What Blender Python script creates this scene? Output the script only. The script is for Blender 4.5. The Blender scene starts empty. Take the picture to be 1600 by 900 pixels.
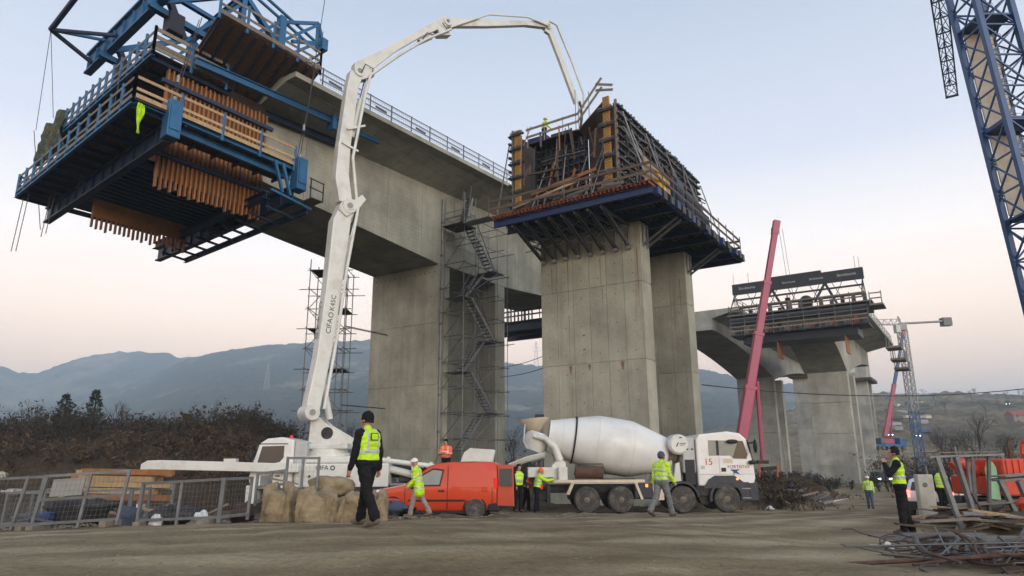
import bpy, math, random
import numpy as np
from mathutils import Matrix, Vector

SC = bpy.context.scene
COL = SC.collection
RAD = math.radians

# ------------------------------------------------------------------ camera
F_PX, PITCH, ROLL = 1080.0, RAD(14.0), RAD(0.33)
CAMP = np.array([0.0, 0.0, 1.7])
_fw = np.array([0, math.cos(PITCH), math.sin(PITCH)])
_up0 = np.array([0, -math.sin(PITCH), math.cos(PITCH)])
_rt0 = np.array([1.0, 0, 0])
_rt = _rt0*math.cos(ROLL) - _up0*math.sin(ROLL)
_up = _up0*math.cos(ROLL) + _rt0*math.sin(ROLL)
cam = bpy.data.cameras.new("camera")
cam.sensor_fit = 'HORIZONTAL'
cam.sensor_width = 36.0
cam.lens = 36.0*F_PX/1600.0
cam.clip_start = 0.1
cam.clip_end = 20000
camo = bpy.data.objects.new("camera", cam)
COL.objects.link(camo)
M = Matrix.Identity(4)
for i in range(3):
    M[i][0], M[i][1], M[i][2], M[i][3] = _rt[i], _up[i], -_fw[i], CAMP[i]
camo.matrix_world = M
SC.camera = camo

# ------------------------------------------------------------------ sky and sun
SUN_EL, SUN_AZ = RAD(12.0), RAD(150.0)       # azimuth clockwise from +Y (view direction)
world = bpy.data.worlds.new("World")
SC.world = world
world.use_nodes = True
wn, wl = world.node_tree.nodes, world.node_tree.links
for n in list(wn): wn.remove(n)
w_out = wn.new('ShaderNodeOutputWorld'); w_bg = wn.new('ShaderNodeBackground')
w_sky = wn.new('ShaderNodeTexSky'); w_sky.sky_type = 'NISHITA'; w_sky.sun_disc = False
w_sky.sun_elevation = SUN_EL; w_sky.sun_rotation = SUN_AZ
w_sky.altitude = 400; w_sky.air_density = 1.0; w_sky.dust_density = 1.0; w_sky.ozone_density = 2.0
# thin dawn veil: the same at every compass point, peach at the horizon fading to pale blue above
w_tc = wn.new('ShaderNodeTexCoord'); w_sep = wn.new('ShaderNodeSeparateXYZ')
w_rmp = wn.new('ShaderNodeValToRGB'); w_mix = wn.new('ShaderNodeMix'); w_mix.data_type = 'RGBA'
wl.new(w_tc.outputs['Generated'], w_sep.inputs[0]); wl.new(w_sep.outputs['Z'], w_rmp.inputs['Fac'])
cr = w_rmp.color_ramp
cr.elements[0].position = 0.0;  cr.elements[0].color = (.70, .43, .265, 1)
cr.elements[1].position = 1.0;  cr.elements[1].color = (.165, .205, .29, 1)
for p_, c_ in ((0.10, (.80, .50, .295, 1)), (0.19, (.755, .57, .43, 1)), (0.28, (.60, .535, .49, 1)), (0.40, (.35, .365, .415, 1)), (0.58, (.235, .265, .325, 1))):
    e_ = cr.elements.new(p_); e_.color = c_
w_sc = wn.new('ShaderNodeVectorMath'); w_sc.operation = 'SCALE'; w_sc.inputs['Scale'].default_value = 20.0
wl.new(w_rmp.outputs[0], w_sc.inputs[0])
w_mix.inputs['Factor'].default_value = 0.8
wl.new(w_sky.outputs[0], w_mix.inputs['A']); wl.new(w_sc.outputs[0], w_mix.inputs['B'])
wl.new(w_mix.outputs['Result'], w_bg.inputs['Color']); w_bg.inputs['Strength'].default_value = 0.1
wl.new(w_bg.outputs[0], w_out.inputs['Surface'])

sun = bpy.data.lights.new("sun", 'SUN'); sun.energy = 1.45; sun.angle = RAD(35); sun.color = (1.0, 0.96, 0.90)
suno = bpy.data.objects.new("sun", sun); COL.objects.link(suno)
_sd = Vector((math.sin(SUN_AZ)*math.cos(RAD(16)), math.cos(SUN_AZ)*math.cos(RAD(16)), math.sin(RAD(16))))
suno.rotation_euler = _sd.to_track_quat('Z', 'Y').to_euler()
suno.location = (40, -20, 60)

SC.view_settings.view_transform = 'Standard'; SC.view_settings.look = 'None'
SC.view_settings.exposure = 0.6; SC.view_settings.gamma = 1.0
SC.render.engine = 'CYCLES'
cy = SC.cycles
cy.use_denoising = True
cy.max_bounces = 6; cy.diffuse_bounces = 2; cy.glossy_bounces = 3; cy.transparent_max_bounces = 12
cy.transmission_bounces = 4; cy.volume_bounces = 1; cy.caustics_reflective = False; cy.caustics_refractive = False

# ------------------------------------------------------------------ pixel -> place helpers
def ray(px, py): return _fw + _rt*((px-800)/F_PX) - _up*((py-450)/F_PX)
def atY(px, py, Y):
    r = ray(px, py); return CAMP + r*(Y/r[1])
def atZ(px, py, z):
    r = ray(px, py); return CAMP + r*((z-CAMP[2])/r[2])
def atPl(px, py, p0, n):
    r = ray(px, py); return CAMP + r*(((np.array(p0)-CAMP)@n)/(r@n))
# bridge frame: U across the road deck (to the right and nearer), A along it (away)
AZB = RAD(33.5)
BO = np.array([1.8312, 42.0, 0.0])
BA = np.array([math.sin(AZB), math.cos(AZB), 0]); BU = np.array([math.cos(AZB), -math.sin(AZB), 0])
def BW(U, A, z): 
    p = BO + BU*U + BA*A; return np.array([p[0], p[1], z])
def atU(px, py, U): return atPl(px, py, BO+BU*U, BU)
def atA(px, py, A): return atPl(px, py, BO+BA*A, BA)

# ------------------------------------------------------------------ materials
MATS = {}
def _nodes(m):
    m.use_nodes = True
    nt = m.node_tree
    return nt, nt.nodes['Principled BSDF']
def mat(name, col, rough=0.6, metal=0.0, var=0.15, scale=3.0, bump=0.0, bscale=40.0, dirt=None, dirt_amt=0.0, emit=None, es=0.0, rnd=0.0, spec=0.5, stretch=None, coat=0.0):
    if name in MATS: return MATS[name]
    m = bpy.data.materials.new(name); MATS[name] = m
    nt, b = _nodes(m); N, L = nt.nodes, nt.links
    b.inputs['Roughness'].default_value = rough; b.inputs['Metallic'].default_value = metal
    b.inputs['Specular IOR Level'].default_value = spec
    if coat: b.inputs['Coat Weight'].default_value = coat; b.inputs['Coat Roughness'].default_value = 0.08
    geo = N.new('ShaderNodeNewGeometry'); vec = geo.outputs['Position']
    if stretch:
        mp = N.new('ShaderNodeMapping'); mp.inputs['Scale'].default_value = stretch
        L.new(vec, mp.inputs['Vector']); vec = mp.outputs[0]
    n1 = N.new('ShaderNodeTexNoise'); n1.inputs['Scale'].default_value = scale; n1.inputs['Detail'].default_value = 6; n1.inputs['Roughness'].default_value = 0.62
    L.new(vec, n1.inputs['Vector'])
    r1 = N.new('ShaderNodeMapRange'); r1.inputs[1].default_value = 0.25; r1.inputs[2].default_value = 0.75
    r1.inputs[3].default_value = 1-var; r1.inputs[4].default_value = 1+var
    L.new(n1.outputs['Fac'], r1.inputs[0])
    fac = r1.outputs[0]
    if rnd:
        oi = N.new('ShaderNodeObjectInfo'); r2 = N.new('ShaderNodeMapRange')
        r2.inputs[3].default_value = 1-rnd; r2.inputs[4].default_value = 1+rnd
        L.new(oi.outputs['Random'], r2.inputs[0])
        mm = N.new('ShaderNodeMath'); mm.operation = 'MULTIPLY'; L.new(fac, mm.inputs[0]); L.new(r2.outputs[0], mm.inputs[1]); fac = mm.outputs[0]
    mx = N.new('ShaderNodeVectorMath'); mx.operation = 'SCALE'; mx.inputs[0].default_value = col
    L.new(fac, mx.inputs['Scale']); cout = mx.outputs[0]
    if dirt:
        n2 = N.new('ShaderNodeTexNoise'); n2.inputs['Scale'].default_value = scale*0.7; n2.inputs['Detail'].default_value = 8; n2.inputs['Roughness'].default_value = 0.7
        L.new(vec, n2.inputs['Vector'])
        r3 = N.new('ShaderNodeMapRange'); r3.inputs[1].default_value = 0.48; r3.inputs[2].default_value = 0.7; r3.inputs[3].default_value = 0; r3.inputs[4].default_value = dirt_amt
        L.new(n2.outputs['Fac'], r3.inputs[0])
        mc = N.new('ShaderNodeMix'); mc.data_type = 'RGBA'; mc.inputs['B'].default_value = (*dirt, 1)
        L.new(r3.outputs[0], mc.inputs['Factor']); L.new(cout, mc.inputs['A']); cout = mc.outputs['Result']
    L.new(cout, b.inputs['Base Color'])
    if bump:
        n3 = N.new('ShaderNodeTexNoise'); n3.inputs['Scale'].default_value = bscale; n3.inputs['Detail'].default_value = 5
        L.new(geo.outputs['Position'], n3.inputs['Vector'])
        bp = N.new('ShaderNodeBump'); bp.inputs['Strength'].default_value = bump; bp.inputs['Distance'].default_value = 0.02
        L.new(n3.outputs['Fac'], bp.inputs['Height']); L.new(bp.outputs[0], b.inputs['Normal'])
    if emit: b.inputs['Emission Color'].default_value = (*emit, 1); b.inputs['Emission Strength'].default_value = es
    return m

def concrete(name, col, rust=0.5, planks=False):
    m = bpy.data.materials.new(name); MATS[name] = m
    nt, b = _nodes(m); N, L = nt.nodes, nt.links
    b.inputs['Roughness'].default_value = 0.85; b.inputs['Specular IOR Level'].default_value = 0.25
    geo = N.new('ShaderNodeNewGeometry'); pos = geo.outputs['Position']
    def noise(scale, sc3=None, det=6, rough=0.6):
        n = N.new('ShaderNodeTexNoise'); n.inputs['Scale'].default_value = scale; n.inputs['Detail'].default_value = det; n.inputs['Roughness'].default_value = rough
        if sc3:
            mp = N.new('ShaderNodeMapping'); mp.inputs['Scale'].default_value = sc3; L.new(pos, mp.inputs['Vector']); L.new(mp.outputs[0], n.inputs['Vector'])
        else: L.new(pos, n.inputs['Vector'])
        return n.outputs['Fac']
    def rng(x, a, b2, c, d):
        r = N.new('ShaderNodeMapRange'); r.inputs[1].default_value = a; r.inputs[2].default_value = b2; r.inputs[3].default_value = c; r.inputs[4].default_value = d
        L.new(x, r.inputs[0]); return r.outputs[0]
    def mul(x, y):
        mm = N.new('ShaderNodeMath'); mm.operation = 'MULTIPLY'; L.new(x, mm.inputs[0]); L.new(y, mm.inputs[1]); return mm.outputs[0]
    big = rng(noise(0.5, None, 8, .65), .3, .7, .78, 1.2)
    streak = rng(noise(1.0, (1.3, 1.3, .16)), .3, .7, .87, 1.12)
    blot = rng(noise(.22, None, 5, .55), .35, .65, .84, 1.14)
    fine = rng(noise(9.0, None, 6, .7), .3, .7, .9, 1.1)
    oi = N.new('ShaderNodeObjectInfo'); rr = rng(oi.outputs['Random'], 0, 1, .90, 1.08)
    f = mul(mul(mul(mul(big, streak), fine), rr), blot)
    g = None
    if planks:
        sep = N.new('ShaderNodeSeparateXYZ'); L.new(pos, sep.inputs[0])
        w = N.new('ShaderNodeMath'); w.operation = 'MULTIPLY'; w.inputs[1].default_value = 3.6; L.new(sep.outputs['Z'], w.inputs[0])
        fr = N.new('ShaderNodeMath'); fr.operation = 'PINGPONG'; fr.inputs[1].default_value = .5; L.new(w.outputs[0], fr.inputs[0])
        g = rng(fr.outputs[0], 0, .07, 0, 1); f = mul(f, rng(g, 0, 1, .84, 1.0))
    mx = N.new('ShaderNodeVectorMath'); mx.operation = 'SCALE'; mx.inputs[0].default_value = col; L.new(f, mx.inputs['Scale'])
    st = rng(noise(1.0, (2.0, 2.0, .12), 5, .6), .60, .80, 0, rust)
    mc = N.new('ShaderNodeMix'); mc.data_type = 'RGBA'; mc.inputs['B'].default_value = (.17, .085, .035, 1)
    L.new(st, mc.inputs['Factor']); L.new(mx.outputs[0], mc.inputs['A'])
    L.new(mc.outputs['Result'], b.inputs['Base Color'])
    n3 = noise(30.0)
    h = n3
    if planks:
        mm = N.new('ShaderNodeMath'); mm.operation = 'ADD'; L.new(g, mm.inputs[0]); L.new(n3, mm.inputs[1]); h = mm.outputs[0]
    bp = N.new('ShaderNodeBump'); bp.inputs['Strength'].default_value = 0.6 if planks else 0.4; bp.inputs['Distance'].default_value = 0.02
    L.new(h, bp.inputs['Height']); L.new(bp.outputs[0], b.inputs['Normal'])
    return m

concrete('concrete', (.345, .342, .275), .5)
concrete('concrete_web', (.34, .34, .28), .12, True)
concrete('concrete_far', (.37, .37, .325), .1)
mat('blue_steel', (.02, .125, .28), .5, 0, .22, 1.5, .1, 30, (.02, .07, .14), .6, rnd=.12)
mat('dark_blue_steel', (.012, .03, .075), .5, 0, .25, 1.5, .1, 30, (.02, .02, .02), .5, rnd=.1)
mat('deep_blue', (.01, .028, .11), .5, 0, .2, 1.5)
mat('crane_blue', (.008, .06, .19), .45, 0, .2, 1.2, .05, 30, (.015, .03, .06), .5)
mat('black_steel', (.018, .02, .027), .5, 0, .3, 2)
mat('galv', (.25, .255, .26), .55, .3, .2, 5, .1, 60, (.18, .16, .13), .4, rnd=.15)
mat('galv_dark', (.11, .115, .12), .5, .4, .25, 4, rnd=.15)
mat('rusty', (.085, .045, .03), .8, .1, .4, 8, .4, 60, (.05, .03, .025), .6, rnd=.25)
mat('pipe_grey', (.075, .067, .064), .6, .3, .3, 9, .2, 60, (.09, .05, .03), .5, rnd=.3)
mat('timber', (.42, .29, .16), .75, 0, .3, 6, .2, 60, (.25, .16, .08), .5, rnd=.22, stretch=(3, 3, .7))
mat('timber_orange', (.30, .125, .042), .7, 0, .3, 5, .15, 50, (.2, .08, .03), .6, rnd=.22)
mat('timber_yellow', (.40, .215, .045), .6, 0, .25, 5, .15, 50, (.3, .16, .04), .6, rnd=.15)
mat('timber_dark', (.10, .07, .05), .8, 0, .35, 6, .2, 60, (.06, .04, .03), .5, rnd=.3)
mat('timber_grey', (.20, .17, .135), .8, 0, .3, 6, .2, 60, (.14, .11, .08), .5, rnd=.2)
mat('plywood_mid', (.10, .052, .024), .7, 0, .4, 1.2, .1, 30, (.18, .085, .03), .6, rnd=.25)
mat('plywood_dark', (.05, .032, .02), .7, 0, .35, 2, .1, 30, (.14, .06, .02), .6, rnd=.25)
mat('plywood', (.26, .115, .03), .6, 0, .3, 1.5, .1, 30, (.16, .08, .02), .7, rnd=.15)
mat('joist_red', (.25, .06, .026), .65, 0, .3, 4, .1, 40, rnd=.2)
mat('white_paint', (.66, .67, .625), .42, 0, .07, 1.5, .03, 20, (.37, .345, .285), .55, coat=.2)
mat('white_clean', (.74, .74, .72), .33, 0, .05, 1.5, 0, 20, (.45, .41, .34), .4, coat=.35)
mat('cream_paint', (.60, .52, .40), .5, 0, .12, 2, .1, 30, (.28, .22, .16), .5)
mat('drum_white', (.69, .70, .675), .45, 0, .06, .9, .02, 10, (.42, .38, .31), .4, coat=.15)
mat('grey_cab', (.46, .47, .46), .45, 0, .08, 2, 0, 20, (.25, .23, .2), .4)
mat('navy_plastic', (.016, .02, .032), .5, 0, .2, 3, .05, 40, (.09, .08, .065), .45)
mat('tyre', (.055, .051, .045), .9, 0, .3, 5, .3, 40, (.20, .175, .135), .9)
mat('rim', (.14, .12, .09), .6, .2, .3, 6, .1, 40, (.22, .19, .14), .6)
mat('chassis', (.02, .019, .018), .7, 0, .4, 5, .2, 40, (.10, .085, .065), .6)
mat('van_red', (.62, .06, .016), .32, 0, .06, 1.2, 0, 20, (.45, .10, .04), .3, coat=.5)
mat('machine_red', (.55, .05, .015), .5, 0, .25, 2, .1, 40, (.2, .05, .03), .6)
mat('pink_red', (.36, .065, .12), .45, 0, .12, 1.5, 0, 20, (.3, .06, .08), .4)
mat('glass', (.02, .025, .028), .06, 0, .05, 2, spec=.8)
mat('glass_pale', (.20, .23, .22), .08, 0, .15, 2, spec=.8)
mat('rubber', (.012, .012, .013), .6, 0, .2, 4)
mat('lamp_red', (.5, .01, .01), .3, 0, .05, 2, emit=(1, .03, .02), es=.25)
mat('lamp_red_lit', (.6, .02, .01), .3, 0, .05, 2, emit=(1, .07, .05), es=7.0)
mat('lamp_orange', (.7, .2, .02), .3, 0, .05, 2, emit=(1, .3, .05), es=1.2)
mat('lamp_white', (.9, .9, .9), .2, 0, .02, 2, emit=(1, .95, .9), es=12.0)
mat('lamp_clear', (.6, .62, .64), .15, .1, .05, 2)
mat('chrome', (.55, .55, .56), .18, .95, .05, 3)
mat('text_black', (.015, .015, .017), .6, 0, .05, 2)
mat('text_red', (.55, .03, .06), .5, 0, .05, 2)
mat('text_purple', (.30, .03, .22), .5, 0, .05, 2)
mat('text_blue', (.02, .04, .16), .5, 0, .05, 2)
mat('text_white', (.5, .52, .55), .6, 0, .05, 2)
mat('hivis', (.50, .80, .012), .6, 0, .10, 9, .5, 22, (.36, .58, .01), .4)
mat('hivis_orange', (.92, .12, .02), .6, 0, .10, 9, .5, 22, (.7, .08, .01), .4)
mat('reflective', (.50, .52, .50), .4, .2, .1, 6, .2, 30)
mat('cloth_black', (.011, .011, .013), .85, 0, .35, 8, .5, 20, spec=.2)
mat('cloth_grey', (.16, .17, .17), .85, 0, .35, 22, .5, 20, (.06, .065, .06), .9)
mat('cloth_pale', (.30, .22, .20), .85, 0, .15, 8, .5, 20)
mat('cloth_blue', (.06, .08, .12), .85, 0, .25, 8, .5, 20)
mat('skin', (.46, .24, .16), .55, 0, .08, 10)
mat('boot', (.06, .045, .035), .8, 0, .3, 10, .2, 40, (.22, .18, .13), .6)
mat('boot_tan', (.13, .095, .065), .8, 0, .3, 10, .2, 40, (.25, .2, .15), .6)
mat('helmet_white', (.75, .75, .73), .35, 0, .04, 5)
mat('sack', (.27, .21, .125), .95, 0, .38, 3.2, 1.0, 14, (.15, .11, .06), .85)
mat('mesh_wire', (.15, .155, .16), .55, .3, .2, 5)
mat('frame_grey', (.17, .18, .185), .55, .3, .25, 5, .1, 60, (.12, .105, .085), .5, rnd=.15)
mat('rust_stain', (.20, .125, .07), .9, 0, .4, 12)
mat('stone_pale', (.42, .40, .35), .9, 0, .25, 3, .4, 20, (.3, .25, .18), .5)
mat('tarp_green', (.035, .05, .03), .6, 0, .3, 3, .3, 12, (.25, .23, .03), .6)
mat('tarp_blue', (.02, .045, .14), .5, 0, .3, 4, .4, 12)
mat('white_bag', (.65, .66, .66), .5, 0, .15, 6, .4, 15)
mat('hose', (.04, .038, .035), .6, 0, .3, 6)
mat('wire', (.05, .05, .055), .6, .3, .2, 6)
mat('green_sheet', (.22, .42, .24), .6, 0, .15, 3)
mat('yellow_paint', (.70, .42, .03), .5, 0, .15, 3)
mat('roof_tile', (.30, .07, .035), .8, 0, .25, .8)
mat('house_wall', (.55, .5, .43), .85, 0, .1, .5)
mat('bark', (.045, .036, .028), .9, 0, .4, 6)
mat('twig', (.052, .037, .033), .9, 0, .4, 2, rnd=.2)
mat('leaf_dark', (.026, .029, .017), .8, 0, .5, 1.2, rnd=.2)
mat('leaf_brown', (.05, .034, .02), .85, 0, .5, 1.2, rnd=.2)
mat('needle', (.03, .055, .022), .8, 0, .4, 2)
mat('dry_grass', (.075, .053, .03), .9, 0, .5, .8, rnd=.2)
mat('earth_stone', (.20, .168, .115), .95, 0, .3, 3, .3, 20)

# ------------------------------------------------------------------ mesh builder
class MB:
    def __init__(s): s.v = []; s.f = []; s.m = []
    def add(s, vs, fs, mi=0):
        o = len(s.v); s.v.extend([tuple(float(c) for c in p) for p in vs])
        for f in fs: s.f.append(tuple(i+o for i in f)); s.m.append(mi)
        return s
    def hexa(s, P, mi=0):  # 8 pts: bottom 4 ccw, top 4 ccw
        return s.add(P, [(3, 2, 1, 0), (4, 5, 6, 7), (0, 1, 5, 4), (1, 2, 6, 5), (2, 3, 7, 6), (3, 0, 4, 7)], mi)
    def box(s, x0, x1, y0, y1, z0, z1, mi=0):
        return s.hexa([(x0, y0, z0), (x1, y0, z0), (x1, y1, z0), (x0, y1, z0), (x0, y0, z1), (x1, y0, z1), (x1, y1, z1), (x0, y1, z1)], mi)
    def bar(s, p, q, w, h=None, up=(0, 0, 1), mi=0):
        h = h or w; p = np.array(p, float); q = np.array(q, float); d = q-p; L = np.linalg.norm(d)
        if L < 1e-6: return s
        d /= L; up = np.array(up, float)
        if abs(d@up) > .98: up = np.array([0, 1.0, 0]) if abs(d[1]) < .9 else np.array([1.0, 0, 0])
        sd = np.cross(d, up); sd /= np.linalg.norm(sd); u2 = np.cross(sd, d)
        a, b = sd*w/2, u2*h/2
        return s.hexa([p-a-b, p+a-b, q+a-b, q-a-b, p-a+b, p+a+b, q+a+b, q-a+b], mi)
    def ibeam(s, p, q, w, h, t=None, up=(0, 0, 1), mi=0):
        p = np.array(p, float); q = np.array(q, float); d = (q-p)/np.linalg.norm(q-p); up = np.array(up, float)
        sd = np.cross(d, up); sd /= np.linalg.norm(sd); u2 = np.cross(sd, d); t = t or h*.09
        s.bar(p+u2*(h/2-t/2), q+u2*(h/2-t/2), w, t, up, mi); s.bar(p-u2*(h/2-t/2), q-u2*(h/2-t/2), w, t, up, mi)
        s.bar(p, q, t*.8, h-2*t, up, mi); return s
    def tube(s, p, q, r, r2=None, n=8, cap=True, mi=0):
        r2 = r if r2 is None else r2
        p = np.array(p, float); q = np.array(q, float); d = q-p; L = np.linalg.norm(d)
        if L < 1e-6: return s
        d /= L; t = np.array([0, 0, 1.0]) if abs(d[2]) < .9 else np.array([1.0, 0, 0])
        a = np.cross(d, t); a /= np.linalg.norm(a); b = np.cross(d, a)
        vs = []
        for c, rr in ((p, r), (q, r2)):
            for i in range(n):
                th = 2*math.pi*i/n; vs.append(c+(a*math.cos(th)+b*math.sin(th))*rr)
        fs = [(i, (i+1) % n, n+(i+1) % n, n+i) for i in range(n)]
        if cap: fs += [tuple(range(n-1, -1, -1)), tuple(range(n, 2*n))]
        return s.add(vs, fs, mi)
    def path(s, pts, r, n=6, mi=0):
        P = [np.array(p, float) for p in pts]; vs = []; fs = []
        rr = r if hasattr(r, '__len__') else [r]*len(P)
        a = None
        for i, p in enumerate(P):
            d = P[min(i+1, len(P)-1)]-P[max(i-1, 0)]; d /= (np.linalg.norm(d)+1e-9)
            if a is None:
                t = np.array([0, 0, 1.0]) if abs(d[2]) < .9 else np.array([1.0, 0, 0]); a = np.cross(d, t)
            else: a = a-d*(a@d)
            a /= (np.linalg.norm(a)+1e-9); b = np.cross(d, a)
            for k in range(n):
                th = 2*math.pi*k/n; vs.append(p+(a*math.cos(th)+b*math.sin(th))*rr[i])
        for i in range(len(P)-1):
            for k in range(n): fs.append((i*n+k, i*n+(k+1) % n, (i+1)*n+(k+1) % n, (i+1)*n+k))
        fs += [tuple(range(n-1, -1, -1)), tuple(range((len(P)-1)*n, len(P)*n))]
        return s.add(vs, fs, mi)
    def prism(s, pts, vec, mi=0):
        P = [np.array(p, float) for p in pts]; v = np.array(vec, float); n = len(P)
        return s.add(P+[p+v for p in P], [tuple(range(n-1, -1, -1)), tuple(range(n, 2*n))]+[(i, (i+1) % n, n+(i+1) % n, n+i) for i in range(n)], mi)
    def lathe(s, prof, o, axis, n=24, mi=0, cap=True):
        o = np.array(o, float); d = np.array(axis, float); d /= np.linalg.norm(d)
        t = np.array([0, 0, 1.0]) if abs(d[2]) < .9 else np.array([1.0, 0, 0]); a = np.cross(d, t); a /= np.linalg.norm(a); b = np.cross(d, a)
        vs = []; fs = []
        for h, r in prof:
            for k in range(n):
                th = 2*math.pi*k/n; vs.append(o+d*h+(a*math.cos(th)+b*math.sin(th))*r)
        m = len(prof)
        for i in range(m-1):
            for k in range(n): fs.append((i*n+k, i*n+(k+1) % n, (i+1)*n+(k+1) % n, (i+1)*n+k))
        if cap: fs += [tuple(range(n-1, -1, -1)), tuple(range((m-1)*n, m*n))]
        return s.add(vs, fs, mi)
    def loft(s, secs, mi=0, cap=True):
        n = len(secs[0]); vs = [p for sec in secs for p in sec]; fs = []
        for i in range(len(secs)-1):
            for k in range(n): fs.append((i*n+k, i*n+(k+1) % n, (i+1)*n+(k+1) % n, (i+1)*n+k))
        if cap: fs += [tuple(range(n-1, -1, -1)), tuple(range((len(secs)-1)*n, len(secs)*n))]
        return s.add(vs, fs, mi)
    def blob(s, c, r, seed=0, nu=14, nv=9, amp=.15, mi=0, freq=2.0):
        rg = random.Random(seed); ph = [rg.uniform(0, 6.28) for _ in range(9)]; vs = []; fs = []
        for j in range(nv+1):
            th = math.pi*j/nv
            for k in range(nu):
                f = 2*math.pi*k/nu; x, y, z = math.sin(th)*math.cos(f), math.sin(th)*math.sin(f), math.cos(th)
                w = 1+amp*(math.sin(freq*2*x+ph[0])+math.sin(freq*2.3*y+ph[1])+math.sin(freq*2.1*z+ph[2])+.6*math.sin(freq*5*x+ph[3]+freq*3*z)+.6*math.sin(freq*5*y+ph[4]-freq*3*z))/2
                vs.append((c[0]+r[0]*x*w, c[1]+r[1]*y*w, c[2]+r[2]*z*w))
        for j in range(nv):
            for k in range(nu): fs.append((j*nu+k, (j+1)*nu+k, (j+1)*nu+(k+1) % nu, j*nu+(k+1) % nu))
        return s.add(vs, fs, mi)
    def build(s, name, m, parent=None, world=False, smooth=None, bevel=0.0, segs=2, subsurf=0):
        me = bpy.data.meshes.new(name)
        vs = s.v
        if world and parent is not None and parent.name in FR:
            iv = FR[parent.name].inverted(); A = np.array(iv); V = np.array(vs)
            vs = (V@A[:3, :3].T+A[:3, 3]).tolist()
        me.from_pydata(vs, [], s.f)
        ms = m if isinstance(m, (list, tuple)) else [m]
        for x in ms: me.materials.append(MATS[x])
        if len(ms) > 1: me.polygons.foreach_set('material_index', s.m)
        if smooth is not None:
            me.polygons.foreach_set('use_smooth', [True]*len(me.polygons))
            if smooth < 179: me.set_sharp_from_angle(angle=RAD(smooth))
        me.update()
        o = bpy.data.objects.new(name, me); COL.objects.link(o)
        if parent is not None:
            o.parent = parent
            if parent.name in FR: FR[o.name] = FR[parent.name]
        if bevel:
            b = o.modifiers.new('bevel', 'BEVEL'); b.width = bevel; b.segments = segs; b.limit_method = 'ANGLE'; b.angle_limit = RAD(40)
        if subsurf:
            b = o.modifiers.new('sub', 'SUBSURF'); b.levels = subsurf; b.render_levels = subsurf
        return o
FR = {}
def thing(name, label, cat, loc=(0, 0, 0), rotz=0.0, group=None):
    o = bpy.data.objects.new(name, None); COL.objects.link(o); o.empty_display_size = .3
    o.location = tuple(float(c) for c in loc); o.rotation_euler = (0, 0, rotz)
    FR[o.name] = Matrix.Translation(Vector(tuple(float(c) for c in loc))) @ Matrix.Rotation(rotz, 4, 'Z')
    return tag(o, label, cat, group)
def tag(o, label=None, cat=None, group=None, kind=None):
    if label: o['label'] = label
    if cat: o['category'] = cat
    if group: o['group'] = group
    if kind: o['kind'] = kind
    return o
def bar1(name, m, parent, p, q, w, h=None, world=True, up=(0, 0, 1)): return MB().bar(p, q, w, h, up).build(name, m, parent, world)
def tube1(name, m, parent, p, q, r, r2=None, n=8, world=True): return MB().tube(p, q, r, r2, n).build(name, m, parent, world, smooth=40)
def text1(name, s, m, parent, origin, right, up, size, extrude=.003):
    c = bpy.data.curves.new(name, 'FONT'); c.body = s; c.size = size; c.extrude = extrude; c.align_x = 'CENTER'; c.align_y = 'CENTER'
    o = bpy.data.objects.new(name, c); COL.objects.link(o)
    dg = bpy.context.evaluated_depsgraph_get(); me = bpy.data.meshes.new_from_object(o.evaluated_get(dg))
    bpy.data.objects.remove(o)
    r = Vector(right).normalized(); u = Vector(up); n = r.cross(u).normalized(); u = n.cross(r)
    T = Matrix.Identity(4)
    for i in range(3): T[i][0], T[i][1], T[i][2], T[i][3] = r[i], u[i], n[i], origin[i]
    me.transform(T); me.materials.clear(); me.materials.append(MATS[m])
    t = bpy.data.objects.new(name, me); COL.objects.link(t); t.parent = parent
    if parent.name in FR: FR[t.name] = FR[parent.name]
    return t
def lerp(p, q, t): return np.array(p, float)*(1-t)+np.array(q, float)*t

# ================================================================== LAND
from mathutils import noise as mn
_CP = np.array([(-2.35, 11.77, .68), (4, 19.85, .2), (-2.75, 21.2, .06), (8.3, 15.9, .09), (20, 41.3, -1.06), (-1, 24.3, -.15), (-4.2, 26, -.12), (-.8, 26, -.14), (8.7, 29.6, -.42), (3, 29.6, -.44),
    (11.8, 21, -.03), (0, 0, .1), (0, 6.5, .66), (-4.5, 6.5, .7), (4.5, 6.5, .62), (5.5, 8.5, .4), (-10.6, 15, .34), (-5.8, 15, .45), (-12, 8, .55), (12, 10, -.05), (10, 12, -.05),
    (18, 20, -.35), (-10, 28, -.35), (-8, 32, -.4), (0, 35, -.6), (8, 42, -.8), (-3, 50, -.7), (30, 60, -1.4), (42, 92, -1.2), (41, 116, -1.2), (-20, 20, .1), (-40, 20, .3),
    (-20, 40, .2), (-30, 0, .3), (30, 0, -.5), (60, 40, -2), (70, 100, -3), (-50, 60, 1), (0, 80, -1), (0, -30, .1), (-60, -30, .2), (60, -30, -.5)])
_D = np.linalg.norm(_CP[:, None, :2]-_CP[None, :, :2], axis=2)
_Wt = np.linalg.solve(np.block([[_D+np.eye(len(_CP))*(-.3), np.ones((len(_CP), 1))], [np.ones((1, len(_CP))), np.zeros((1, 1))]]), np.append(_CP[:, 2], 0))
ROAD = np.array([(-60, 2), (-20, 8), (-2, 10.5), (6, 17), (12, 25), (17, 33), (22, 42), (28, 54), (36, 68), (46, 84), (60, 110)], float)
VERGE = np.array([(10.5, 37.5), (15, 43), (19, 50), (25, 62)], float)
def _dseg(x, y, P):
    d = np.full(np.shape(x), 1e9)
    for a, b in zip(P[:-1], P[1:]):
        ab = b-a; t = np.clip(((x-a[0])*ab[0]+(y-a[1])*ab[1])/(ab@ab), 0, 1)
        d = np.minimum(d, np.hypot(x-a[0]-t*ab[0], y-a[1]-t*ab[1]))
    return d
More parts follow.
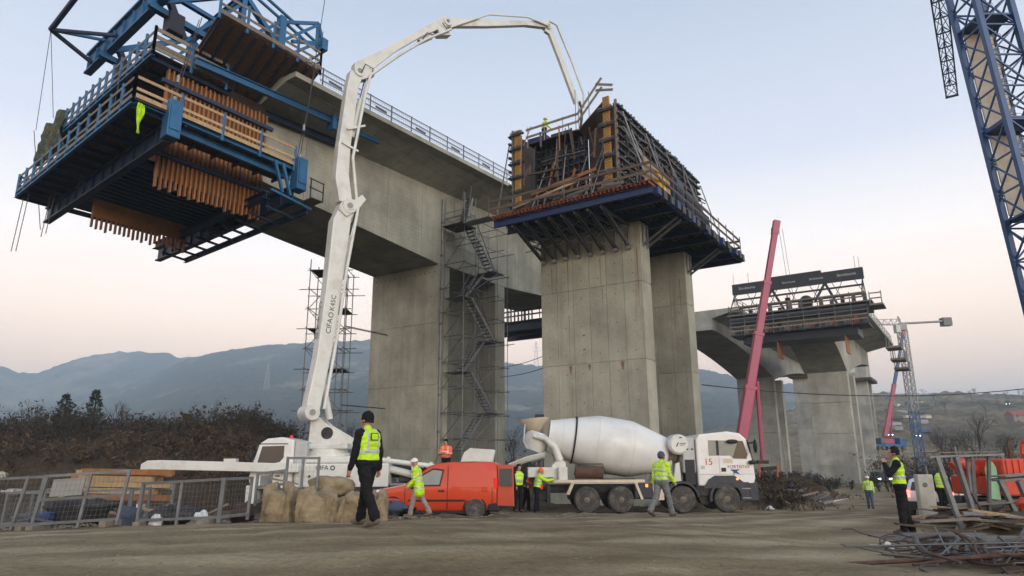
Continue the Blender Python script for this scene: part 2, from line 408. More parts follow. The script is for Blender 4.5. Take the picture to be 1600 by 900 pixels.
def _fbm(x, y, s, seed, oct=4):
    rg = np.random.RandomState(seed); z = np.zeros(np.shape(x)); amp = 1.0
    for o in range(oct):
        for k in range(4):
            th = rg.uniform(0, 6.283); fx, fy = math.cos(th)/s*6.283, math.sin(th)/s*6.283
            z = z+amp*np.sin(x*fx+y*fy+rg.uniform(0, 6.283)+1.3*np.sin(x*fy*.7-y*fx*.6+rg.uniform(0, 6.28)))/4
        amp *= .52; s *= .47
    return z
def gz(x, y):
    x = np.asarray(x, float); y = np.asarray(y, float)
    r = np.sqrt((x[..., None]-_CP[:, 0])**2+(y[..., None]-_CP[:, 1])**2)
    z = r@_Wt[:-1]+_Wt[-1]
    dist = np.hypot(x-5, y-40); w = np.clip((dist-70)/90, 0, 1); w = w*w*(3-2*w)
    z = z*(1-w)+(-2.5)*w
    rd = _dseg(x, y, ROAD); on = np.clip((rd-4.5)/3, 0, 1)
    # banks and heaps
    z = z+1.05*np.exp(-(_dseg(x, y, VERGE)/1.8)**2)*(1+.35*_fbm(x, y, 4.0, 5))
    lb = np.clip((-x-11)/9, 0, 1)*np.exp(-((y-56)/13)**2)
    z = z+lb*(2.5+.9*_fbm(x, y, 9.0, 8))
    z = z+1.3*np.exp(-(((x+20)/6)**2+((y-47)/4.5)**2))*(1+.3*_fbm(x, y, 3.5, 11))
    z = z+.8*np.exp(-(((x+14)/4)**2+((y-39)/3)**2))
    z = z+.7*np.exp(-(((x-16)/3.0)**2+((y-17.5)/4.5)**2))*(.8+.3*_fbm(x, y, 2.5, 12))
    near = np.clip(1-np.hypot(x, y-25)/90, 0, 1)
    z = z+on*near*.10*_fbm(x, y, 2.6, 3)+near*.022*_fbm(x, y, 1.1, 4)+near*.03*_fbm(x, y, 5.0, 6)
    # wheel ruts
    for off, dep in ((1.5, .035), (3.2, .03), (-1.0, .025)):
        z = z-near*dep*np.exp(-((rd-abs(off))/.28)**2)
    return z
def G(x, y): return float(gz(np.array([x]), np.array([y]))[0])
def onG(px, py, Y0=10.0, Y1=120.0):
    Ys = np.linspace(Y0, Y1, 1200); r = ray(px, py); X = r[0]/r[1]*Ys; Z = CAMP[2]+r[2]/r[1]*Ys
    h = gz(X, Ys); i = int(np.argmax(h > Z)); 
    return np.array([X[i], Ys[i], h[i]])
def pX(px, Y): return atY(px, 715, Y)[0]
def gp(px, Y, dz=0): 
    x = pX(px, Y); return np.array([x, Y, G(x, Y)+dz])

def _ground():
    n = 190
    t = np.linspace(-1, 1, 2*n+1); xs = 4500*np.sinh(8.2*t)/math.sinh(8.2)
    t2 = np.linspace(-.62, 1, int(1.62*n)+1); ys = 14+5200*np.sinh(8.2*t2)/math.sinh(8.2)
    X, Y = np.meshgrid(xs, ys); Z = gz(X, Y)
    nx, ny = len(xs), len(ys)
    me = bpy.data.meshes.new('ground')
    V = np.stack([X.ravel(), Y.ravel(), Z.ravel()], 1)
    i = np.arange(nx*ny).reshape(ny, nx)
    Fc = np.stack([i[:-1, :-1].ravel(), i[:-1, 1:].ravel(), i[1:, 1:].ravel(), i[1:, :-1].ravel()], 1)
    me.from_pydata(V.tolist(), [], Fc.tolist())
    me.polygons.foreach_set('use_smooth', [True]*len(me.polygons))
    rd = _dseg(X, Y, ROAD)
    road = np.clip((7.4+1.6*_fbm(X, Y, 7, 21)-rd)/2.2, 0, 1)
    yard = np.clip(1-np.hypot((X-2)/16, (Y-27)/8), 0, 1)*1.2
    road = np.clip(np.maximum(road, np.clip(yard, 0, .8)), 0, 1)
    road = road*np.clip(1-np.exp(-(_dseg(X, Y, VERGE)/2.2)**2)*1.3, 0, 1)
    a = me.attributes.new('road', 'FLOAT', 'POINT'); a.data.foreach_set('value', road.ravel().astype(np.float32))
    # packed wheel tracks (pale) against churned mud (brown), following the road
    wv = rd+.35*_fbm(X, Y, 14, 61)
    trk = np.zeros_like(rd)
    for c_, w_ in ((.9, .42), (2.6, .5), (4.6, .55), (6.6, .7)): trk = np.maximum(trk, np.exp(-((wv-c_)/w_)**2))
    trk = np.clip(trk*(.95+.35*_fbm(X, Y, 7, 62)), 0, 1)
    a = me.attributes.new('track', 'FLOAT', 'POINT'); a.data.foreach_set('value', trk.ravel().astype(np.float32))
    m = bpy.data.materials.new('ground_dirt'); MATS['ground_dirt'] = m
    nt, b = _nodes(m); N, L = nt.nodes, nt.links
    b.inputs['Roughness'].default_value = .92; b.inputs['Specular IOR Level'].default_value = .2
    geo = N.new('ShaderNodeNewGeometry'); pos = geo.outputs['Position']
    def noise(s, det=6, rough=.6, st=None):
        q = N.new('ShaderNodeTexNoise'); q.inputs['Scale'].default_value = s; q.inputs['Detail'].default_value = det; q.inputs['Roughness'].default_value = rough
        if st:
            mp = N.new('ShaderNodeMapping'); mp.inputs['Rotation'].default_value = (0, 0, RAD(-32)); mp.inputs['Scale'].default_value = st; L.new(pos, mp.inputs[0]); L.new(mp.outputs[0], q.inputs[0])
        else: L.new(pos, q.inputs[0])
        return q.outputs['Fac']
    def ramp(x, els):
        r = N.new('ShaderNodeValToRGB'); c = r.color_ramp
        c.elements[0].position, c.elements[0].color = els[0][0], (*els[0][1], 1); c.elements[1].position, c.elements[1].color = els[-1][0], (*els[-1][1], 1)
        for p, k in els[1:-1]: e = c.elements.new(p); e.color = (*k, 1)
        L.new(x, r.inputs[0]); return r.outputs[0]
    def mix(f, A, B, mode='MIX'):
        q = N.new('ShaderNodeMix'); q.data_type = 'RGBA'; q.blend_type = mode
        if isinstance(f, float): q.inputs['Factor'].default_value = f
        else: L.new(f, q.inputs['Factor'])
        L.new(A, q.inputs['A']); L.new(B, q.inputs['B']); return q.outputs['Result']
    grav = ramp(noise(.62, 10, .66, (.22, 1.0, 1)), [(.32, (.145, .099, .05)), (.43, (.24, .184, .103)), (.53, (.335, .276, .17)), (.62, (.385, .322, .205)), (.74, (.45, .383, .25))])
    fine = ramp(noise(14, 6, .7), [(.3, (.70, .70, .70)), (.7, (1.2, 1.2, 1.2))])
    grav = mix(1.0, grav, fine, 'MULTIPLY')
    peb = N.new('ShaderNodeTexVoronoi'); peb.inputs['Scale'].default_value = 9; L.new(pos, peb.inputs['Vector'])
    pebr = ramp(peb.outputs['Distance'], [(.0, (1.35, 1.33, 1.28)), (.16, (1.1, 1.1, 1.1)), (.3, (.95, .95, .95))])
    grav = mix(.3, grav, mix(1.0, grav, pebr, 'MULTIPLY'))
    soil = ramp(noise(.35, 10, .7), [(.32, (.03, .02, .012)), (.5, (.062, .042, .025)), (.62, (.095, .066, .038)), (.72, (.06, .058, .028))])
    soil = mix(1.0, soil, ramp(noise(6, 6, .7), [(.3, (.6, .6, .6)), (.7, (1.35, 1.35, 1.35))]), 'MULTIPLY')
    mud = ramp(noise(.8, 9, .68), [(.3, (.07, .045, .022)), (.5, (.135, .094, .05)), (.68, (.21, .16, .095))])
    mud = mix(1.0, mud, fine, 'MULTIPLY')
    tk = N.new('ShaderNodeAttribute'); tk.attribute_name = 'track'
    grav = mix(tk.outputs['Fac'], mix(.28, mud, grav), grav)
    at = N.new('ShaderNodeAttribute'); at.attribute_name = 'road'
    L.new(mix(at.outputs['Fac'], soil, grav), b.inputs['Base Color'])
    bp = N.new('ShaderNodeBump'); bp.inputs['Strength'].default_value = .9; bp.inputs['Distance'].default_value = .045
    ad = N.new('ShaderNodeMath'); ad.operation = 'ADD'; L.new(noise(7, 8, .7), ad.inputs[0])
    mm = N.new('ShaderNodeMath'); mm.operation = 'MULTIPLY'; mm.inputs[1].default_value = -.5; L.new(peb.outputs['Distance'], mm.inputs[0]); L.new(mm.outputs[0], ad.inputs[1])
    L.new(ad.outputs[0], bp.inputs['Height']); L.new(bp.outputs[0], b.inputs['Normal'])
    me.materials.append(m)
    o = bpy.data.objects.new('ground', me); COL.objects.link(o); tag(o, 'dirt and gravel ground with the muddy site road', 'ground', kind='structure')
_ground()

def landmat(name, cols, s, bump=.6):
    m = bpy.data.materials.new(name); MATS[name] = m
    nt, b = _nodes(m); N, L = nt.nodes, nt.links; b.inputs['Roughness'].default_value = .95; b.inputs['Specular IOR Level'].default_value = .1
    geo = N.new('ShaderNodeNewGeometry')
    n1 = N.new('ShaderNodeTexNoise'); n1.inputs['Scale'].default_value = s; n1.inputs['Detail'].default_value = 9; n1.inputs['Roughness'].default_value = .66; L.new(geo.outputs['Position'], n1.inputs[0])
    r = N.new('ShaderNodeValToRGB'); c = r.color_ramp
    c.elements[0].position, c.elements[0].color = cols[0][0], (*cols[0][1], 1); c.elements[1].position, c.elements[1].color = cols[-1][0], (*cols[-1][1], 1)
    for p, k in cols[1:-1]: e = c.elements.new(p); e.color = (*k, 1)
    L.new(n1.outputs['Fac'], r.inputs[0])
    n2 = N.new('ShaderNodeTexNoise'); n2.inputs['Scale'].default_value = s*14; n2.inputs['Detail'].default_value = 6; L.new(geo.outputs['Position'], n2.inputs[0])
    mr = N.new('ShaderNodeMapRange'); mr.inputs[1].default_value = .3; mr.inputs[2].default_value = .7; mr.inputs[3].default_value = .55; mr.inputs[4].default_value = 1.4; L.new(n2.outputs['Fac'], mr.inputs[0])
    v = N.new('ShaderNodeVectorMath'); v.operation = 'SCALE'; L.new(r.outputs[0], v.inputs[0]); L.new(mr.outputs[0], v.inputs['Scale']); L.new(v.outputs[0], b.inputs['Base Color'])
    return m
landmat('forest_hill', [(.3, (.02, .026, .014)), (.45, (.035, .035, .02)), (.56, (.06, .05, .03)), (.61, (.17, .145, .085)), (.7, (.25, .215, .13))], .0048)
landmat('far_hill', [(.3, (.03, .035, .02)), (.5, (.05, .045, .028)), (.55, (.16, .13, .075)), (.7, (.20, .165, .10))], .0022)
landmat('brown_hill', [(.3, (.055, .045, .025)), (.45, (.12, .09, .052)), (.55, (.19, .145, .085)), (.7, (.24, .195, .125))], .014)

HILLS = {}
def hill(name, label, ridge, Yr, Yb, zb, m, step, rows, pw, rough, seed, x0=-1200, x1=2700):
    ridge = np.array(ridge, float)
    pxs = np.arange(x0, x1, step); pys = np.interp(pxs, ridge[:, 0], ridge[:, 1])
    R = np.array([atY(a, b, Yr) for a, b in zip(pxs, pys)]); sl = R[:, 0]/Yr; zr = R[:, 2]
    ts = np.concatenate([np.linspace(0, 1, rows), [1.06, 1.15, 1.3, 1.6]])
    Y = Yb+(Yr-Yb)*ts
    X2 = sl[None, :]*Y[:, None]; Y2 = np.repeat(Y[:, None], len(pxs), 1)
    prof = np.where(ts <= 1, ts**pw, 1-(ts-1)*1.3)
    Z = zb+(zr[None, :]-zb)*prof[:, None]
    Z = Z+(_fbm(X2, Y2, rough*14, seed, 3)*rough*1.4+_fbm(X2, Y2, rough*2.5, seed+1, 3)*rough*.35)*np.minimum(1, ts*3)[:, None]
    n0, n1 = Z.shape; i = np.arange(n0*n1).reshape(n0, n1)
    me = bpy.data.meshes.new(name)
    me.from_pydata(np.stack([X2.ravel(), Y2.ravel(), Z.ravel()], 1).tolist(), [], np.stack([i[:-1, :-1].ravel(), i[:-1, 1:].ravel(), i[1:, 1:].ravel(), i[1:, :-1].ravel()], 1).tolist())
    me.materials.append(MATS[m]); me.polygons.foreach_set('use_smooth', [True]*len(me.polygons))
    o = bpy.data.objects.new(name, me); COL.objects.link(o); tag(o, label, 'hill', kind='structure')
    HILLS[name] = (pxs, Y, Z)
def onH(name, px, py):
    pxs, Y, Z = HILLS[name]; j = int(np.argmin(abs(pxs-px)))
    for k in range(len(Y)-1):
        p = atY(px, py, Y[k])
        if Z[k, j] > p[2]: return np.array([p[0], Y[k], Z[k, j]])
    p = atY(px, py, Y[-6]); return np.array([p[0], Y[-6], Z[-6, j]])
hill('far_mountain', 'far blue mountain with a pale clearing on top', [(-1200, 560), (-400, 550), (-100, 556), (0, 572), (42, 586), (75, 577), (120, 560), (165, 552), (215, 549), (255, 551), (300, 561), (420, 575), (700, 600), (2700, 640)], 2300, 900, -4, 'far_hill', 6, 60, 1.35, 5, 31)
hill('forest_hill', 'long wooded hill behind the viaduct', [(-1200, 700), (-300, 690), (60, 655), (150, 620), (230, 590), (290, 561), (345, 549), (400, 541), (450, 537), (520, 534), (575, 531), (640, 535), (720, 550), (790, 567), (845, 572), (1000, 573), (1095, 577), (1130, 584), (1160, 593), (1240, 601), (1330, 613), (1450, 630), (2700, 660)], 1800, 330, -4, 'forest_hill', 2.5, 110, 1.5, 2.6, 41)
hill('brown_hillside', 'bare brown hillside with tracks on the right', [(-1200, 720), (600, 716), (900, 706), (1060, 690), (1180, 655), (1280, 630), (1345, 614), (1400, 616), (1445, 619), (1475, 613), (1530, 616), (1600, 618), (1900, 612), (2700, 610)], 640, 150, -3.5, 'brown_hill', 5, 90, 1.05, 1.6, 51)

# ================================================================== VIADUCT WITH PIER 1 (finished span)
PW, PT, PS = 6.73, 1.34, 7.43          # blade width, thickness, spacing of the twin blades
def frame_box(mb, U0, U1, A0, A1, z0, z1, mi=0):
    mb.hexa([BW(U0, A0, z0), BW(U1, A0, z0), BW(U1, A1, z0), BW(U0, A1, z0), BW(U0, A0, z1), BW(U1, A0, z1), BW(U1, A1, z1), BW(U0, A1, z1)], mi); return mb
def blade(parent, U0, A0, ztop, lifts, cols=6, m='concrete', W=PW, T=PT):
    z0 = lifts[0]
    core = frame_box(MB(), U0+.03, U0+W-.03, A0+.03, A0+T-.03, z0-2.0, ztop-.005).build('pier_blade', m, parent, True)
    g = .020; gh = .042; zs = lifts+[ztop]
    for a, b in zip(zs[:-1], zs[1:]):
        for c in range(cols):
            u0, u1 = U0+.03+(W-.06)*c/cols, U0+.03+(W-.06)*(c+1)/cols
            j = random.Random(c*31+int(a*7)+int(U0*3)).uniform(0, .006)
            frame_box(MB(), u0+g/2, u1-g/2, A0-j, A0+.028, a+gh, b-gh/2).build('concrete_panel', m, core, True)
            frame_box(MB(), u0+g/2, u1-g/2, A0+T-.028, A0+T+j, a+gh, b-gh/2).build('concrete_panel', m, core, True)
        frame_box(MB(), U0+W-.028, U0+W+.002, A0, A0+T, a+gh, b-gh/2).build('concrete_panel', m, core, True)
        frame_box(MB(), U0-.002, U0+.028, A0, A0+T, a+gh, b-gh/2).build('concrete_panel', m, core, True)
    return core
def streak(core, U, A, z, h, w):
    MB().prism([BW(U-w/2, A-.009, z), BW(U+w/2, A-.009, z), BW(U+w*.35, A-.009, z-h*.45), BW(U+w*.12, A-.009, z-h), BW(U-w*.1, A-.009, z-h*.9), BW(U-w*.3, A-.009, z-h*.4)], BA*.004).build('rust_streak', 'rust_stain', core, True)
A1 = 2.39; U1 = -17.09
span = thing('viaduct_span', 'grey concrete box girder span on twin wall piers, railing on its deck', 'bridge', BW(-13.7, 7, -1))
b1 = blade(span, U1, A1, 15.99, [-1.2, 2.5, 7.0, 11.52])
b2 = blade(span, U1, A1+PS, 15.99, [-1.2, 2.5, 7.0, 11.52])
def tie_holes(core, U0, A0, zs, cols=6, W=PW):
    k = MB()
    for a, b in zip(zs[:-1], zs[1:]):
        for c in range(cols):
            for z in (a+.55, (a+b)/2, b-.55):
                u = U0+W*(c+.5)/cols; k.tube(BW(u, A0-.012, z), BW(u, A0+.005, z), .032, n=6)
    tag(k.build('tie_holes', 'chassis', core, True), kind='stuff')
tie_holes(b1, U1, A1, [2.5, 7.0, 11.52, 15.6])
for k in range(13):   # tie holes under the soffit
    MB().tube(BW(U1+.4+k*.5, A1-.012, 15.45), BW(U1+.4+k*.5, A1+.01, 15.45), .05, n=8).build('tie_hole', 'black_steel', b1, True)
GR = .032
def zsof(A): return 16.0+.0745*max(0, A1-A)+.0745*max(0, A-(A1+PS+PT))
def zweb(A): return 21.73+GR*A
def zedge(A): return 22.72+GR*A
def sect(A, gap=0):
    ul, ur, wl, wr = U1, U1+PW, -20.4, -7.0
    return [BW(ul, A, zsof(A)), BW(ur, A, zsof(A)), BW(ur, A, zweb(A)), BW(wr-.8, A, zedge(A)-.06), BW(wr, A, zedge(A)), BW(wr, A, zedge(A)+.3), BW(wl, A, zedge(A)+.3), BW(wl, A, zedge(A)), BW(wl+.8, A, zedge(A)-.06), BW(ul, A, zweb(A))]
segs = [-14.2, -10.4, -6.7, -3.2, .4, 4.2, 9.3, 13.4, 17.0, 20.6, 24.4]
for a, b in zip(segs[:-1], segs[1:]):
    pts = [a+.014]+([A1, ] if a < A1 < b else [])+([A1+PS+PT] if a < A1+PS+PT < b else [])+[b-.014]
    MB().loft([sect(x) for x in pts]).build('girder_segment', 'concrete_web', span, True)
# deck railing
rail = MB()
for z in (.35, .75, 1.12): rail.bar(BW(-7.12, -12.4, zedge(-12.4)+.3+z), BW(-7.12, 24, zedge(24)+.3+z), .05)
rl = rail.build('railing', 'galv', span, True)
for i in range(20):
    A = -12.2+i*1.9
    bar1('railing_post', 'galv_dark', rl, BW(-7.12, A, zedge(A)+.3), BW(-7.12, A, zedge(A)+1.48), .07)
    if i % 2 == 0:
        frame_box(MB(), -7.17, -7.14, A+.5, A+1.5, zedge(A)+.80, zedge(A)+.93).build('railing_plate', 'galv_dark', rl, True)
wm = MB()
for i in range(182):
    A = -12.4+i*.2; wm.bar(BW(-7.10, A, zedge(A)+.42), BW(-7.10, A, zedge(A)+1.42), .012)
for k in range(5): wm.bar(BW(-7.10, -12.4, zedge(-12.4)+.5+k*.2), BW(-7.10, 24, zedge(24)+.5+k*.2), .012)
tag(wm.build('railing_mesh', 'galv', rl, True), kind='stuff')
# drain pipe on the pier edge
dp = MB().path([BW(U1+PW+.12, A1+.25, -.8), BW(U1+PW+.12, A1+.25, 21.2)], .07, 8).build('drain_pipe', 'galv', span, True, smooth=40)
for k in range(8): MB().tube(BW(U1+PW+.12, A1+.25, 1+k*2.6), BW(U1+PW+.12, A1+.25, 1.16+k*2.6), .11, n=8).build('pipe_clamp', 'galv_dark', dp, True)

# ================================================================== PIER 2 with pier-head formwork
pier2 = thing('bridge_pier', 'tall twin-wall concrete pier carrying the dark formwork, rust streaks on its face', 'pier', BW(3.4, 4, -1))
pb1 = blade(pier2, 0, 0, 15.28, [-1.2, 2.65, 7.15, 11.65])
pb2 = blade(pier2, 0, PS, 15.28, [-1.2, 2.65, 7.15, 11.65])
tie_holes(pb1, 0, 0, [2.65, 7.15, 11.65, 14.2]); tie_holes(pb2, 0, PS, [2.65, 7.15, 11.65, 14.2])
for u_, z_, h_, w_ in ((.78, 13.3, 1.9, .045), (1.92, 13.5, 2.9, .06), (1.93, 10.2, 2.6, .04), (4.12, 13.4, 2.1, .05), (4.2, 11.5, 1.6, .035), (6.5, 13.6, 3.6, .06), (1.95, 7.1, .5, .2), (5.3, 7.12, .5, .25), (3.2, 7.1, .35, .2)): streak(pb1, u_, 0, z_, h_, w_)
for u_, z_, h_, w_ in ((4.3, 13.4, 2.2, .06), (6.3, 13.4, 2.6, .06)): streak(pb2, u_, PS, z_, h_, w_)
fw = thing('pier_head_formwork', 'dark formwork box with yellow timber posts on a blue and red platform atop the pier', 'formwork', BW(3.4, 4, 15.3))
ZP = 15.62; FA0, FA1, FU0, FU1 = -4.0, 12.4, -.9, 9.2
# blue main beams along U (front, and underneath), and joists
for A in (-3.85, -2.4, -.5, 1.6, 4.0, 6.2, 9.0, 10.6, 12.2):
    MB().ibeam(BW(FU0, A, ZP-.22), BW(FU1, A, ZP-.22), .22, .40).build('main_beam', 'deep_blue' if A < -3 else 'dark_blue_steel', fw, True)
for i in range(40):   # joists along A: red ends show in front, rest painted dark for underside shade
    U = FU0+.1+i*(FU1-FU0-.2)/39
    jb = MB().ibeam(BW(U, FA0+.72, ZP+.12), BW(U, FA1, ZP+.12), .11, .22).build('joist', 'plywood_dark', fw, True)
    MB().ibeam(BW(U, FA0-.18, ZP+.12), BW(U, FA0+.715, ZP+.12), .11, .22).build('joist_end', 'joist_red', jb, True)
for i in range(56):
    A = FA0+.02+i*(FA1-FA0)/56
    frame_box(MB(), FU0, FU1, A, A+(FA1-FA0)/56-.012, ZP+.235, ZP+.275).build('deck_board', 'plywood_dark', fw, True)
# bracket struts on the front and rear blade faces
for face, s in ((0, -1), (PS+PT, 1)):
    for i in range(8):
        U = .28+i*.83
        if s > 0 and i % 2: continue
        f0 = lambda d, z: BW(U, face+s*d, z)
        bk = MB(); 
        bk.bar(f0(.09, 13.72), f0(.09, ZP-.45), .12, .12); bk.bar(f0(.09, ZP-.52), f0(3.7, ZP-.48), .12, .16)
        bk.build('bracket_frame', 'galv_dark', fw, True)
        bk = MB()
        for o in (-.08, .08): bk.bar(BW(U+o, face+s*.12, 13.75), BW(U+o, face+s*3.5, ZP-.42), .05, .14)
        bk.bar(f0(.12, 14.9), f0(1.6, 14.75), .05); bk.bar(f0(1.1, 14.42), f0(.1, 15.2), .05)
        bk.build('bracket_strut', 'galv_dark', fw, True)
        MB().tube(f0(.0, 13.7), f0(.3, 13.7), .12, n=8).build('anchor', 'galv', fw, True)
fwb = MB(); fwb.tube(BW(-.2, -.9, 14.55), BW(4.6, -2.6, 15.1), .03); fwb.tube(BW(1.2, -1.8, 14.7), BW(6.4, -.2, 13.75), .03); fwb.tube(BW(-.3, -1.3, 14.2), BW(6.5, -1.3, 14.6), .03)
fwb.build('bracing_tube', 'galv', fw, True)
# side brackets on U faces of the blades
for A in (.4, 1.0, PS+.4, PS+1.0):
    k = MB(); k.bar(BW(PW+.08, A, 13.9), BW(PW+2.2, A, ZP-.45), .1, .12); k.bar(BW(PW+.08, A, 13.8), BW(PW+.08, A, ZP-.4), .1); k.build('side_bracket', 'galv_dark', fw, True)
    k = MB(); k.bar(BW(-.08, A, 14.6), BW(-.8, A, ZP-.45), .1, .12); k.build('side_bracket', 'galv_dark', fw, True)
# web formwork walls: sheet + horizontal walers + vertical soldiers
ZT = 21.45
def form_wall(U, A0, A1_, out, nm=1):
    s = out
    sheet = frame_box(MB(), min(U, U-s*.05), max(U, U-s*.05), A0, A1_, ZP+.3, ZT).build('form_sheet', 'plywood_dark', fw, True)
    n = int((A1_-A0)/.42)
    for i in range(n+1):
        A = A0+.06+i*(A1_-A0-.12)/n
        frame_box(MB(), *sorted((U+s*.01, U+s*.17)), A-.04, A+.04, ZP+.35, ZT+.1+random.Random(i).uniform(0, .15)).build('timber_stud', 'galv_dark' if i % 3 else 'timber_grey', sheet, True)
    for k in range(12):
        z = ZP+.55+k*.46
        frame_box(MB(), *sorted((U+s*.18, U+s*.34)), A0-.12, A1_+.12, z-.05, z+.05).build('waler', 'black_steel' if k % 2 else 'galv_dark', sheet, True)
    m = int((A1_-A0)/1.1)
    for i in range(m+1):
        A = A0+.2+i*(A1_-A0-.4)/m
        for k in range(6): MB().tube(BW(U+s*.34, A, ZP+.6+k*.92), BW(U+s*.5, A, ZP+.6+k*.92), .045, n=6).build('tie_nut', 'galv', sheet, True)
        tube1('wall_prop', 'galv', sheet, BW(U+s*.45, A, ZT-.6-(i % 3)*.7), BW(U+s*1.7, A+.3, ZP+.35), .04)
    return sheet
wr = form_wall(PW+.1, -3.05, 10.6, 1); wlft = form_wall(.0, -3.05, 11.0, -1)
# yellow timber end posts with dark clamps
def yellow_post(U, A, z0, z1, w=.52):
    c = MB(); frame_box(c, U-w/2, U+w/2, A-.06, A+.06, z0, z1); po = c.build('timber_post', 'timber_yellow', fw, True)
    n = int((z1-z0)/.16)
    for i in range(n):
        z = z0+.05+i*.16
        MB().bar(BW(U-w/2+.04, A-.068, z), BW(U+w/2-.04, A-.068, z+.13), .022, .02, up=BA).build('notch', 'plywood_dark', po, True)
    for z in np.arange(z0+.5, z1, .95):
        frame_box(MB(), U-w/2-.28, U+w/2+.3, A-.2, A-.075, z-.06, z+.06).build('clamp', 'black_steel', po, True)
        frame_box(MB(), U-w/2-.24, U+w/2+.26, A-.24, A-.205, z+.08, z+.15).build('clamp_bar', 'galv_dark', po, True)
yellow_post(PW-.32, -3.15, ZP+1.1, ZT+.45, .40); yellow_post(.38, -3.15, ZP+.3, ZT+.05, .40)
frame_box(MB(), PW-.55, PW-.1, -3.15, -3.0, ZP+.28, ZP+1.08).build('post_foot', 'timber_grey', fw, True)
# front bulkhead between the webs (lower on the left, open above on the right)
bulk = frame_box(MB(), .7, 4.3, -1.45, -1.35, ZP+.3, 20.6).build('bulkhead_sheet', 'black_steel', fw, True)
frame_box(MB(), 4.31, 6.8, -1.3, -1.2, ZP+.3, 21.6).build('bulkhead_sheet', 'plywood_dark', fw, True)
for k in range(10):
    z = ZP+.7+k*.46
    frame_box(MB(), .65, 4.35, -1.62, -1.47, z-.045, z+.045).build('bulkhead_waler', 'joist_red' if k in (3, 5) else 'galv_dark', bulk, True)
for i in range(10):
    U = .8+i*.38
    frame_box(MB(), U-.04, U+.04, -1.75, -1.63, ZP+.35, 20.7).build('bulkhead_soldier', 'timber_grey' if i == 4 else 'black_steel', bulk, True)
for i, (u0, u1) in enumerate(((1.1, 1.6), (2.0, 2.3), (3.2, 3.0), (4.0, 4.4), (4.6, 5.6), (5.2, 5.9), (5.6, 6.2))):
    tube1('push_pull_prop', 'galv', fw, BW(u0, -3.0, ZP+.3+(i % 2)*.2), BW(u1, -1.75, 19.3+(i % 3)*.5), .04)
# top working platform with railing on the left, sloped funnel platform to the right
frame_box(MB(), .7, 4.2, -2.5, -1.0, 20.72, 20.80).build('top_platform', 'plywood_dark', fw, True)
frame_box(MB(), .7, 2.0, -2.45, -1.8, 20.81, 21.1).build('formwork_bundle', 'deep_blue', fw, True)
frame_box(MB(), 2.3, 3.6, -2.4, -1.9, 20.81, 21.0).build('formwork_bundle', 'dark_blue_steel', fw, True)
MB().prism([BW(4.2, -2.4, 20.7), BW(6.0, -2.4, 22.2), BW(6.0, -2.4, 22.28), BW(4.2, -2.4, 20.82)], BA*2.4).build('ramp_platform', 'plywood_dark', fw, True)
for p, q in (((.6, 21.7), (4.3, 21.75)), ((.6, 21.2), (4.3, 21.25)), ((4.3, 21.3), (5.9, 23.0)), ((4.3, 21.8), (5.9, 23.6)), ((5.5, 23.3), (6.6, 22.9)), ((5.5, 22.9), (6.6, 22.6))):
    bar1('guard_board', 'timber_grey', fw, BW(p[0], -2.55, p[1]), BW(q[0], -2.55, q[1]), .035, .15)
for U, z0, z1 in ((.7, 20.5, 21.9), (1.9, 20.7, 21.9), (3.2, 20.7, 21.9), (4.3, 20.7, 22.6), (5.0, 21.3, 23.0), (4.1, 20.7, 23.4)):
    tube1('guard_post', 'galv', fw, BW(U, -2.5, z0), BW(U, -2.5, z1), .025)
tube1('guard_post', 'galv', fw, BW(.35, -2.5, 20.7), BW(.95, -2.5, 21.9), .03)
# platform railings
def railing(parent, pts, posts, h=1.15, rails=(.45, .95), m='timber_dark', pm='galv_dark', w=.16):
    for p, q in zip(pts[:-1], pts[1:]):
        p = np.array(p); q = np.array(q)
        for r in rails: bar1('guard_board', m, parent, p+[0, 0, r], q+[0, 0, r], .035, w)
        L = np.linalg.norm(q-p); n = max(1, int(round(L/posts)))
        for i in range(n+1): tube1('guard_post', pm, parent, lerp(p, q, i/n), lerp(p, q, i/n)+[0, 0, h], .028, n=6)
railing(fw, [BW(FU0-.3, FA0, ZP+.28), BW(FU1, FA0, ZP+.28)], 1.7, 1.25)
railing(fw, [BW(FU1, FA0, ZP+.28), BW(FU1, FA1, ZP+.28)], 1.6, 1.25)
railing(fw, [BW(FU1, FA1, ZP+.28), BW(FU0, FA1, ZP+.28)], 2.0, 1.25)
bar1('loose_beam', 'timber_orange', fw, BW(1.6, -3.6, ZP+1.2), BW(5.6, -3.1, ZP+2.05), .16, .2)
bar1('loose_beam', 'timber', fw, BW(.4, -3.7, ZP+.6), BW(4.4, -3.3, ZP+1.5), .1, .14)
for i in range(16):
    rg = random.Random(i+50); U = rg.uniform(.2, 6.4); A = rg.uniform(-3.8, -1.9)
    if i % 3 == 0: bar1('loose_timber', 'timber_orange', fw, BW(U, A, ZP+.34), BW(U+rg.uniform(-.3, .3), A+.2, ZP+1.0+rg.uniform(0, .9)), .07, .1)
    else: bar1('loose_plank', 'timber_grey', fw, BW(U, A, ZP+.4+rg.uniform(0, .4)), BW(U+rg.uniform(.6, 1.6), A+rg.uniform(-.2, .4), ZP+.5+rg.uniform(0, .6)), .05, .16)
rgf = random.Random(404)
